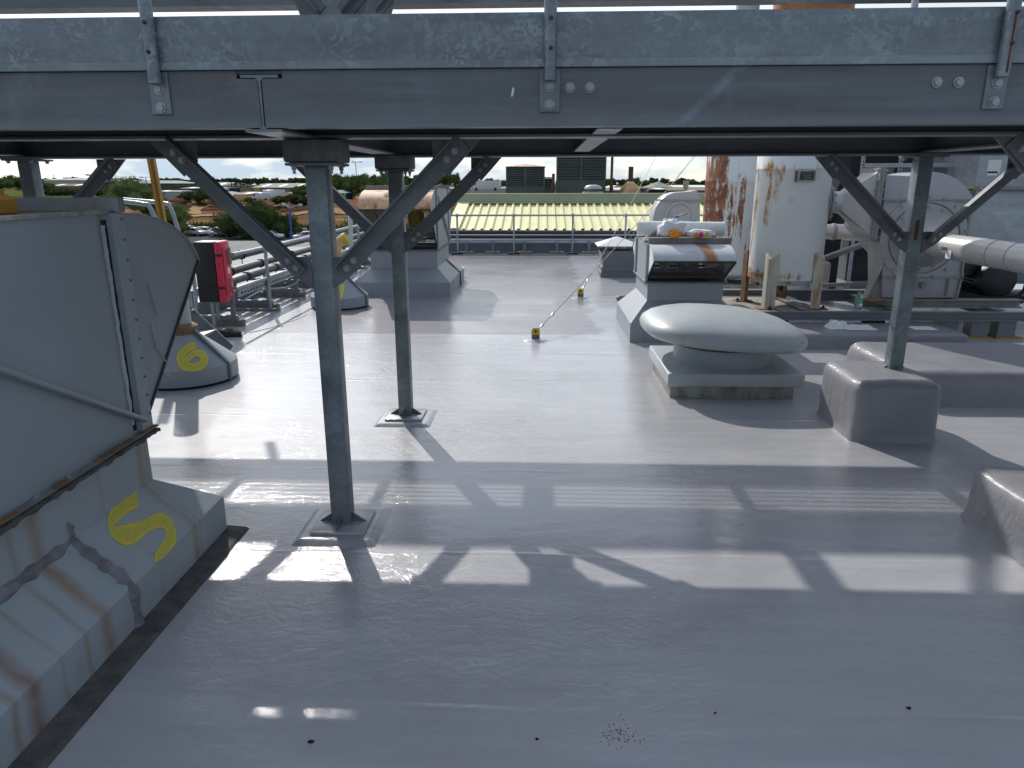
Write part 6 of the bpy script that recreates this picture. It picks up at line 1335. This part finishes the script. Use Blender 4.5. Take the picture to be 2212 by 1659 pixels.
def make_tree(name, label, loc, w_, h, n, leaf, mat, seed, group=None, cat='tree', base=.3, trunk=True, lobes=8):
    t = thing(name, label, cat, loc, group)
    b = leaf_cloud(crown_lobes(w_, h, lobes, seed, base), n, leaf, seed)
    o = b.build('crown', mat); o.parent = t
    b = MB(); b.tube([(0, 0, -.3), (.05 * w_, 0, h * .3), (0, .03 * w_, h * .6), (0.02, 0, h * .85)], [h * .03, h * .024, h * .014, h * .004], 8)
    r = random.Random(seed + 1)
    for k in range(5):
        a = r.uniform(0, 6.28); z = h * r.uniform(.3, .6); b.tube([(0.03 * w_, 0, z), (math.cos(a) * w_ * .3, math.sin(a) * w_ * .3, z + h * .2)], [h * .011, h * .003], 6)
    o = b.build('trunk', 'barkbrown'); o.parent = t
    return t
protos = {}
def far_tree(kind, px, base_y, dist, wpx, hpx, label, group):
    q = P(px, base_y, dist); w_ = wpx / FOC * dist; h = hpx / FOC * dist
    z = q.z
    if kind not in protos:
        w0, h0, n, lf, mt, sd, lb = {'round': (9, 9, 1500, .42, 'leaf_a', 1, 7), 'tall': (6, 12, 800, .42, 'leaf_a', 2, 7), 'broad': (13, 8, 1800, .45, 'leaf_b', 3, 10), 'bush': (8, 4, 1300, .32, 'leaf_a', 4, 8)}[kind]
        protos[kind] = (make_tree('tree' if kind != 'bush' else 'shrub', label, (q.x, dist, z), w0, h0, n, lf, mt, sd, group, 'tree' if kind != 'bush' else 'shrub', .25 if kind != 'bush' else .1, True, lb), w0, h0)
        o = protos[kind][0]; o.scale = (w_ / w0, w_ / w0, h / h0)
    else:
        p0, w0, h0 = protos[kind]; o = copy_tree(p0, (q.x, dist, z), label, rnd.uniform(0, 6.28), (w_ / w0, w_ / w0, h / h0)); o['group'] = group
    return o
rnd.seed(21)
GH = 'trees along the horizon'
def row(x0, x1, step, base, dist, wr, hr, kinds, label):
    x = x0
    while x < x1:
        far_tree(rnd.choice(kinds), x + rnd.uniform(-4, 4), base + rnd.uniform(-1, 1), dist * rnd.uniform(.94, 1.06), rnd.uniform(*wr), rnd.uniform(*hr), label, GH); x += step * rnd.uniform(.75, 1.25)
lab_h = 'dark green tree in the long row along the horizon'
row(-30, 700, 8, 400, 760, (14, 26), (9, 15), ('round', 'broad', 'round'), lab_h)
row(690, 990, 9, 402, 560, (16, 28), (13, 24), ('round', 'broad', 'tall', 'broad'), lab_h)
row(980, 1110, 8, 402, 700, (14, 22), (10, 15), ('round', 'broad'), lab_h)
row(1310, 1530, 9, 402, 700, (14, 24), (9, 17), ('round', 'broad', 'tall'), lab_h)
row(1525, 1900, 14, 402, 700, (14, 24), (9, 15), ('round', 'broad'), lab_h)
for px, b_, w_, h_ in ((5, 411, 44, 24), (40, 411, 50, 27), (80, 412, 40, 22), (100, 413, 30, 16)):
    far_tree('broad', px, b_, 330, w_, h_, 'dark tree in the clump at the far left edge', 'trees at the far left edge')
for px, b_, w_, h_ in ((700, 418, 34, 26), (722, 420, 40, 34), (745, 424, 40, 36), (765, 428, 44, 40), (650, 424, 46, 20), (800, 428, 50, 40), (840, 424, 46, 34), (870, 420, 40, 30)):
    far_tree('broad', px, b_, 260, w_, h_, 'mid green tree behind the rusted cowl fan unit', 'trees behind the rusted cowl')
for px, b_ in ((510, 405), (520, 406), (500, 404), (535, 405)):
    far_tree('tall', px, b_, 470, 18, 22, 'dark tree left of the long tan warehouse', 'trees left of the tan warehouse')
for px, b_, w_, h_, lb in ((400, 432, 34, 14, 'dark shrub on the bank below the khaki building'), (430, 434, 40, 18, 'dark shrub on the bank below the khaki building'), (460, 435, 40, 20, 'dark shrub on the bank below the khaki building'), (490, 437, 34, 12, 'dark shrub on the bank below the khaki building')):
    far_tree('bush', px, b_, 240, w_, h_, lb, 'shrubs below the khaki building')
for px, b_, w_, h_ in ((535, 438, 24, 9), (606, 440, 36, 13), (630, 441, 40, 17), (652, 442, 36, 15), (685, 442, 36, 16)):
    far_tree('bush', px, b_, 225, w_, h_, 'shrub in the hedge before the tan warehouse', 'shrubs before the tan warehouse')
for k in range(13):
    far_tree('bush', 78 + k * 13, 421, 300, 26, 9 + (k % 3), 'shrub in the clipped hedge at the left', 'hedge shrubs at the left')
q = P(290, 443, 120); make_tree('tree', 'pale feathery green tree left of the yellow pole', (q.x, 120, q.z), 88 / FOC * 120, 52 / FOC * 120, 8000, .12, 'leaf_c', 41, None, 'tree', .2, True, 14)
q = P(262, 446, 118); make_tree('tree', 'lower pale shrubby tree at the foot of the feathery tree', (q.x, 118, q.z - .6), 60 / FOC * 118, 38 / FOC * 118, 1800, .12, 'leaf_c', 43, None, 'tree', .1, True, 8)
q = P(395, 470, 150); make_tree('tree', 'small light green sapling on the brown slope by the hoop handrail', (q.x, 150, q.z - 1), 36 / FOC * 150, 36 / FOC * 150, 1200, .14, 'leaf_c', 47, None, 'tree', .1, True, 8)
q = P(350, 492, 141); make_tree('shrub', 'tall dark scrub beyond the car park behind the yellow pole', (q.x, 141, q.z - .2), 90 / FOC * 141, 52 / FOC * 141, 2600, .16, 'leaf_b', 51, None, 'shrub', .1, True, 9)
q = P(537, 516, 137); make_tree('tree', 'big dark rounded tree at the edge of the car park', (q.x, 139, -8.3), 118 / FOC * 139, 72 / FOC * 139, 16000, .17, 'leaf_a', 53, None, 'tree', .12, True, 16)
q = P(610, 510, 139); make_tree('tree', 'lower dark tree right of the big rounded tree', (q.x, 141, -8.3), 60 / FOC * 141, 44 / FOC * 141, 6000, .16, 'leaf_b', 57, None, 'tree', .1, True, 9)
q = P(775, 520, 139); make_tree('shrub', 'scrubby bush behind the white gooseneck pipe', (q.x, 141, -8.3), 120 / FOC * 141, 40 / FOC * 141, 3500, .16, 'leaf_b', 59, None, 'shrub', .1, True, 9)
# rough grass strip beyond the car park
r = random.Random(77); b = MB()
for _ in range(9000):
    y = r.uniform(143, 168); x = r.uniform(-110, -22); z = gz(x, y); h = r.uniform(.5, 1.5) * (1 if r.random() < .8 else 1.5); w_ = r.uniform(.06, .16); a = r.uniform(0, 3.14); dx, dy = math.cos(a) * w_ * 2, math.sin(a) * w_ * 2
    b.add([(x - dx, y - dy, z - .1), (x + dx, y + dy, z - .1), (x + dx * .3 + r.uniform(-.2, .2), y, z + h)], [(0, 1, 2)])
MAT['grass'] = mat_foliage('rough_grass', (.05, .06, .02), (.15, .14, .055), .25)
o = b.build('rough_grass', 'grass'); tag(o, 'rough grass strip between the car park and the brown slope', 'grass', None, 'stuff')
# ---------------------------------------------------------------- far buildings
def shed(name, label, px0, px1, py_base, py_eave, py_ridge, dist, depth, wall, roof, gable='front', bays=0, sign=None, cat='building'):
    a, c = P(px0, py_base, dist), P(px1, py_eave, dist); zr = P(px0, py_ridge, dist + (depth / 2 if gable != 'front' else 0)).z; zb = min(a.z, gz(a.x, dist)) - .5
    t = thing(name, label, cat, ((a.x + c.x) / 2, dist, zb)); x0, x1, ze = a.x, c.x, c.z
    b = MB(); b.box(x0, x1, dist, dist + depth, zb, ze); b.build('wall', wall, t)
    b = MB(); o_ = .4
    if gable == 'front':
        xm = (x0 + x1) / 2; b.prism([(x0 - o_, ze), (x1 + o_, ze), (xm, zr)], 'y', dist - o_, dist + depth); b.build('roof', roof, t)
        c_ = MB(); c_.prism([(x0, ze), (x1, ze), (xm, zr - .35)], 'y', dist - o_ - .04, dist - o_ - .01); c_.build('gable', wall, t)
    else:
        b.prism([(dist - o_, ze), (dist + depth + o_, ze), (dist + depth / 2, zr)], 'x', x0 - o_, x1 + o_); rf = b.build('roof', roof, t)
        for k in range(max(2, int((x1 - x0) / 9))):
            xx = x0 + 3 + k * 9
            if xx + 2 > x1: break
            f0, f1 = .25, .75; z_ = lambda f: ze + (zr - ze) * f + .06
            c_ = MB(); c_.add([(xx, dist - o_ + (depth / 2 + o_) * f0, z_(f0)), (xx + 2, dist - o_ + (depth / 2 + o_) * f0, z_(f0)), (xx + 2, dist - o_ + (depth / 2 + o_) * f1, z_(f1)), (xx, dist - o_ + (depth / 2 + o_) * f1, z_(f1))], [(0, 1, 2, 3)]); c_.build('rooflight', 'white', rf)
    if bays:
        for k in range(bays + 1):
            xx = x0 + (x1 - x0) * k / bays; c_ = MB(); c_.box(xx - .35, xx + .35, dist - .25, dist - .005, zb, ze); c_.build('pilaster', 'sheet_dk', t)
    if sign:
        s0, s1 = P(sign[0], sign[3], dist - .3), P(sign[1], sign[2], dist - .3); c_ = MB(); c_.box(s0.x, s1.x, dist - .45, dist - .26, s0.z, s1.z); sg = c_.build('sign_board', 'yellow', t)
        c_ = MB(); w2 = s1.x - s0.x; c_.box(s0.x + w2 * .2, s1.x - w2 * .2, dist - .5, dist - .455, s0.z + (s1.z - s0.z) * .35, s1.z - (s1.z - s0.z) * .35); c_.build('sign_panel', 'curb', sg)
    c_ = MB(); dw = (x1 - x0) * .08; c_.box(x0 + (x1 - x0) * .3, x0 + (x1 - x0) * .3 + dw, dist - .1, dist - .004, zb, zb + (ze - zb) * .6); c_.build('door', 'sheet_dk', t)
    return t
MAT['tanwall'] = generic('tan_cladding', spec=0.0, col=(.25, .215, .17), rough=.8, var=.08, scale=.2); MAT['whitewall'] = generic('pale_grey_cladding', spec=0.0, col=(.42, .43, .44), rough=.7, var=.05, scale=.2)
MAT['darkwall'] = generic('dark_olive_cladding', spec=0.0, col=(.085, .095, .08), rough=.8, var=.08, scale=.2); MAT['navy'] = generic('navy_cladding', spec=0.0, col=(.035, .055, .085), rough=.7, var=.08, scale=.2)
MAT['khaki'] = generic('khaki_cladding', spec=0.0, col=(.31, .25, .12), rough=.8, var=.08, scale=.2); MAT['roofgrey'] = generic('pale_roof', spec=0.0, col=(.42, .41, .375), rough=.8, var=.1, scale=.2); MAT['bluewall'] = generic('blue_grey_cladding', spec=0.0, col=(.17, .22, .27), rough=.7, var=.06, scale=.2); MAT['creamwall'] = generic('cream_render', spec=0.0, col=(.40, .37, .30), rough=.8, var=.06, scale=.2); MAT['bluerf'] = generic('blue_roof', spec=0.0, col=(.03, .10, .30), rough=.6)
shed('warehouse', 'large pale grey warehouse at the far left behind the back beam', 85, 194, 411, 389, 385, 420, 50, 'whitewall', 'roofgrey', 'side')
shed('low_unit', 'low grey brown unit in front of the pale grey warehouse', 98, 170, 413, 402, 397, 340, 25, 'tanwall', 'brick', 'side')
shed('warehouse', 'dark olive warehouse with a shallow gable left of the feathery tree', 206, 300, 413, 396, 389, 330, 60, 'darkwall', 'roofgrey')
shed('factory_shed', 'very long pale roofed sheds along the skyline', 262, 478, 409, 402, 394, 520, 60, 'tanwall', 'roofgrey', 'side')
shed('navy_shed', 'dark navy shed before the long pale roofs', 390, 476, 418, 407, 404, 360, 24, 'navy', 'roofgrey', 'side')
shed('low_unit', 'small white walled unit at the foot of the yellow pole', 330, 388, 424, 414, 411, 300, 18, 'whitewall', 'roofgrey', 'side')
shed('khaki_shed', 'khaki building with a very shallow gabled roof above the brown slope', 379, 492, 433, 424, 415, 290, 30, 'khaki', 'roofgrey')
shed('blue_shed', 'blue grey gabled unit beside the navy shed', 446, 482, 418, 409, 404, 352, 7, 'bluewall', 'roofgrey')
shed('cream_unit', 'cream walled unit left of the long tan warehouse', 505, 553, 432, 420, 414, 285, 30, 'creamwall', 'roofgrey', 'side')
shed('warehouse', 'long tan warehouse with a ribbed pale roof and a small yellow sign', 545, 660, 421, 405, 396, 380, 45, 'tanwall', 'roofgrey', 'side', 7, (550, 561, 406, 413))
shed('low_unit', 'low pink brown unit under the long tan warehouse', 560, 604, 431, 419, 417, 300, 14, 'brick', 'brick', 'side')
shed('low_unit', 'low unit with a pale pitched roof left of the nearest post', 598, 660, 428, 423, 415, 270, 22, 'bluewall', 'roofgrey', 'side')
shed('low_unit', 'small dark gabled unit just right of the nearest post', 700, 728, 431, 418, 411, 240, 20, 'navy', 'roofgrey')
shed('warehouse', 'long low pale warehouse right of the rusted cowl', 960, 1094, 418, 407, 404, 300, 30, 'whitewall', 'roofgrey', 'side')
shed('warehouse', 'blue roofed warehouse left of the louvre towers', 1018, 1080, 408, 404, 400, 420, 30, 'bluewall', 'bluerf', 'side')
shed('warehouse', 'pale roofed unit between the tall flue and the cone flue', 1312, 1350, 418, 408, 401, 200, 20, 'tanwall', 'white')
shed('warehouse', 'low blue and white warehouse far right under the trees', 1440, 1530, 410, 404, 400, 420, 30, 'bluewall', 'white', 'side')
shed('long_roof', 'long low brown grey roofs beyond the cone flue', 1300, 1560, 420, 411, 405, 160, 30, 'tanwall', 'brick', 'side')
# near lower building with the white corrugated roof
wb = thing('white_roof_building', 'lower building with a white corrugated roof and buff brick gable', 'building', (-27, 82, -8))
rA, rB = P(500, 521, 84), P(692, 521, 84); yA, yB, yr_ = 76, 92, 84; ze = P(600, 563, 76).z; zr = rA.z; xa_, xb_ = rA.x - 2, rB.x
b = MB(); cols = []; x = xa_
while x < xb_:
    for dx, h in ((0, 0), (.18, 0), (.22, .07), (.30, .07)): cols.append((min(x + dx, xb_), h))
    x += .34
vs = [];
for cx_, h in cols: vs += [(cx_, yA - .3, ze - .1 + h), (cx_, yr_, zr + h)]
b.add(vs, [(2 * i, 2 * i + 2, 2 * i + 3, 2 * i + 1) for i in range(len(cols) - 1)])
b.add([(xa_, yr_, zr), (xb_, yr_, zr), (xb_, yB, ze), (xa_, yB, ze)], [(0, 1, 2, 3)]); b.build('roof', 'whiteroof', wb)
b = MB(); b.prism([(yA, -8.2), (yB, -8.2), (yB, ze - .15), (yr_, zr - .15), (yA, ze - .15)], 'x', xa_, xb_ - .15); b.build('wall', 'brick', wb)
b = MB()
b.bar((xb_ + .0, yA - .3, ze), (xb_ + .0, yr_, zr + .05), .3, .22); b.bar((xb_, yr_, zr + .05), (xb_, yB, ze), .3, .22); b.build('verge', 'roofgrey', wb)
b = MB(); b.box(xa_, xb_, yA - .55, yA - .31, ze - .32, ze - .12); b.build('gutter', 'lampgrey', wb)
b = MB(); b.box(-14, -4.76, 6, 40, -8.2, -1.6); lo = b.build('lower_roof', 'whiteroof', None); tag(lo, 'lower flat white roof just below the left roof edge', 'building')
b = MB(); b.box(-13, -5.2, 11, 11.3, -1.6, -1.2); tag(b.build('roof_duct', 'sheet', None, .03), 'long grey duct lying across the lower white roof', 'duct')
# ---------------------------------------------------------------- cars
MAT['carwhite'] = generic('white_car_paint', (.62, .63, .64), .2, 0, var=.02); MAT['carsilver'] = generic('silver_car_paint', (.36, .38, .40), .22, .5, var=.02); MAT['cardark'] = generic('dark_car_paint', (.05, .065, .075), .18, .2, var=.02); MAT['carred'] = generic('red_car_paint', (.30, .05, .05), .2, 0, var=.02)
def make_car(label, mat, estate):
    t = thing('parked_car', label, 'car', (0, 0, 0), 'cars parked below the roof')
    prof = [(-2.1, .35), (-2.12, .62), (-2.02, .86), (-1.25, .95), (1.55, .98), (2.05, .9), (2.12, .6), (2.08, .35)]
    b = MB(); b.prism([(x, z) for x, z in prof], 'y', -.87, .87); bd = b.build('body', mat, None, .09, 60, 3); bd.parent = t
    tail = 1.75 if estate else 1.35
    lo = [(-1.15, .95), (1.95 if estate else 1.75, .97)]; hi = [(-.35, 1.42), (1.62 if estate else .95, 1.42)]
    b = MB(); b.add([(lo[0][0], -.80, lo[0][1]), (lo[1][0], -.80, lo[1][1]), (lo[1][0], .80, lo[1][1]), (lo[0][0], .80, lo[0][1]), (hi[0][0], -.62, 1.42), (hi[1][0], -.62, 1.42), (hi[1][0], .62, 1.42), (hi[0][0], .62, 1.42)], [(0, 3, 2, 1), (4, 5, 6, 7), (0, 1, 5, 4), (1, 2, 6, 5), (2, 3, 7, 6), (3, 0, 4, 7)])
    o = b.build('windows', 'glass', None, .03, 60); o.parent = t
    b = MB(); b.box(hi[0][0] - .02, hi[1][0] + .02, -.63, .63, 1.405, 1.46); o = b.build('roof', mat, None, .03, 60); o.parent = t
    for sy in (-1, 1):
        b = MB()
        for (p, q) in (((lo[0][0], lo[0][1]), (hi[0][0], hi[0][1])), ((lo[1][0], lo[1][1]), (hi[1][0], hi[1][1])), ((.45, .96), (.5, 1.42))): b.bar((p[0], sy * .805, p[1]), (q[0], sy * .63, q[1]), .07, .05)
        o = b.build('pillar', mat); o.parent = t
        for xx in (-1.35, 1.3):
            b = MB(); b.cyl((xx, sy * .70, .32), (xx, sy * .885, .32), .32, n=20); wv = b.build('wheel', 'tyre', None, 0, 40); wv.parent = t
            c = MB(); c.cyl((xx, sy * .886, .32), (xx, sy * .895, .32), .2, n=14); o = c.build('rim', 'lampgrey', None, 0, 40); o.parent = wv
        b = MB(); b.box(-2.13, -2.0, sy * .78 - .16, sy * .78 + .05, .66, .78); o = b.build('headlight', 'white'); o.parent = t
        b = MB(); b.box(2.03, 2.12, sy * .78 - .14, sy * .78 + .05, .68, .8); o = b.build('tail_light', 'carred'); o.parent = t
    return t
cp = [('carwhite', 0), ('carsilver', 1), ('cardark', 0), ('carred', 0)]
car0 = {}
spots = [(402, 494, 'cardark', 100, 'dark car at the left end just past the grey cowl edge'), (412, 501, 'carred', 170, 'reddish car half hidden by the cowl edge'), (424, 506, 'carwhite', 160, 'white car left of the silver estate car'), (446, 504, 'carsilver', 175, 'silver estate car above the cabinet'), (470, 505, 'carwhite', 20, 'white car in the second gap right of the cabinet'), (478, 508, 'carsilver', 10, 'grey estate car low behind the rail'),
         (494, 507, 'carwhite', 165, 'white car below the dark car on the slope'), (521, 499, 'cardark', 25, 'dark blue car parked highest before the big tree'), (550, 505, 'carsilver', 170, 'silver estate car half behind the brace'), (614, 497, 'carwhite', 20, 'white car highest by the blue lamp post'), (602, 506, 'carwhite', 170, 'white car left of the blue lamp post'), (640, 508, 'carwhite', 160, 'white car under the blue lamp post'), (655, 508, 'cardark', 100, 'dark car beside the nearest post'), (660, 516, 'carwhite', 30, 'white car lowest beside the nearest post'), (585, 514, 'carwhite', 175, 'white car in the row nearest the white roof'), (730, 512, 'carwhite', 12, 'white car right of the nearest post')]
for px, py, mt, rz, lab in spots:
    q = G(px, py + 3, -8.15)
    if mt not in car0: car0[mt] = make_car(lab, mt, mt == 'carsilver'); o = car0[mt]; o.location = q; o.rotation_euler = (0, 0, R_(rz)); o.scale = (1.08,) * 3; 
    else: o = copy_tree(car0[mt], q, lab, R_(rz), 1.08)
# vans and a lorry up at the industrial units
def van(label, px, py, dist, lx, h, mat, stripe=None):
    q = P(px, py, dist); t = thing('van', label, 'van', q); z = q.z
    b = MB(); b.prism([(q.x - lx / 2, z + .3), (q.x + lx / 2, z + .3), (q.x + lx / 2, z + h), (q.x - lx / 2 + h * .45, z + h), (q.x - lx / 2 + h * .12, z + h * .55), (q.x - lx / 2, z + h * .5)], 'y', dist - 1, dist + 1); b.build('body', mat, t, .1, 60)
    for k in (-.32, .32): b = MB(); b.cyl((q.x + lx * k, dist - 1.05, z + .38), (q.x + lx * k, dist - .8, z + .38), .38, n=16); b.build('wheel', 'tyre', t)
    b = MB(); b.prism([(q.x - lx / 2 + h * .16, z + h * .57), (q.x - lx / 2 + h * .5, z + h * .57), (q.x - lx / 2 + h * .5, z + h * .92), (q.x - lx / 2 + h * .42, z + h * .92)], 'y', dist - 1.04, dist - 1.01); b.build('window', 'glass', t)
van('white van by the low pink brown unit', 565, 433, 232, 5.5, 2.4, 'carwhite'); van('red and white lorry right of the white van', 588, 431, 236, 8, 3.0, 'carwhite'); 
van('white van just right of the nearest post', 705, 434, 222, 5.5, 2.4, 'carwhite'); MAT['cargreen'] = generic('green_van_paint', (.03, .25, .10), .3); van('green topped van right of the white van beyond the nearest post', 727, 434, 224, 5.5, 2.4, 'cargreen')
van('white box lorry behind the olive ridge at the left', 1050, 412, 200, 8, 2.6, 'carwhite')
# ---------------------------------------------------------------- lamp posts, pylons, masts
def lamp(label, px, py0, py1, dist, arms, col, wpx=3):
    q = P(px, py1, dist); zt = P(px, py0, dist).z; r = wpx / 2 / FOC * dist; t = thing('lamp_post', label, 'lamp post', q, 'lamp posts')
    b = MB(); b.cyl(q, (q.x, dist, zt), r, r * .7, 10); b.build('column', col, t, 0, 40)
    for a in arms:
        e = P(px + a[0], py0 + a[1], dist); b = MB(); b.bar((q.x, dist, zt), (e.x, dist, e.z), r * 1.1, r * 1.1); b.build('arm', 'lampgrey', t)
        b = MB(); hx = (a[0] / abs(a[0])) * 7 / FOC * dist; b.bar((e.x, dist, e.z), (e.x + hx, dist, e.z + .02), r * 3, r * 2); b.build('lantern', 'lampgrey', t)
lamp('blue twin armed lamp post in the car park left of the nearest post', 631, 449, 522, 125, ((-14, -6), (14, -6)), 'bluepaint', 5)
lamp('grey T headed lamp post by the dark olive warehouse', 203, 378, 424, 170, ((-10, 0), (6, 0)), 'lampgrey', 3)
lamp('small grey lamp post left of the yellow pole', 317, 383, 400, 300, ((-9, 0), (9, 0)), 'lampgrey', 2)
lamp('tall thin floodlight mast right of the nearest post', 771, 350, 400, 320, ((-4, 0), (4, 0)), 'lampgrey', 2)
lamp('single armed lamp post left of the cream roof', 1020, 379, 418, 180, ((6, -1),), 'lampgrey', 3)
def pylon(label, px, py0, py1, dist):
    q = P(px, py1, dist); h = P(px, py0, dist).z - q.z; t = thing('power_pylon', label, 'pylon', q, 'pylons on the horizon'); b = MB(); w_ = h * .12; k = h * .014
    for sx in (-1, 1):
        for sy in (-1, 1): b.bar((q.x + sx * w_, dist + sy * w_, q.z), (q.x, dist, q.z + h), k, k)
    for f in (.25, .45, .6):
        ww = w_ * (1 - f); b.bar((q.x - ww, dist, q.z + h * f), (q.x + ww, dist, q.z + h * f), k, k); b.bar((q.x - ww * 1.3, dist, q.z + h * (f - .15)), (q.x + ww, dist, q.z + h * f), k, k)
    b.build('lattice', 'lampgrey', t); b = MB()
    for f, ww in ((.68, .2), (.82, .26), (.93, .16)): b.bar((q.x - h * ww, dist, q.z + h * f), (q.x + h * ww, dist, q.z + h * f), k, k)
    b.build('cross_arms', 'lampgrey', t)
for px, py0, lab in ((119, 376, 'pylon above the pale grey warehouse'), (253, 377, 'pylon above the dark olive warehouse'), (463, 380, 'pylon above the long pale roofs'), (794, 372, 'pylon above the trees right of the nearest post'), (1041, 378, 'pylon left of the louvre towers'), (1382, 381, 'pylon right of the cone flue')): pylon(lab, px, py0, 401, 900)
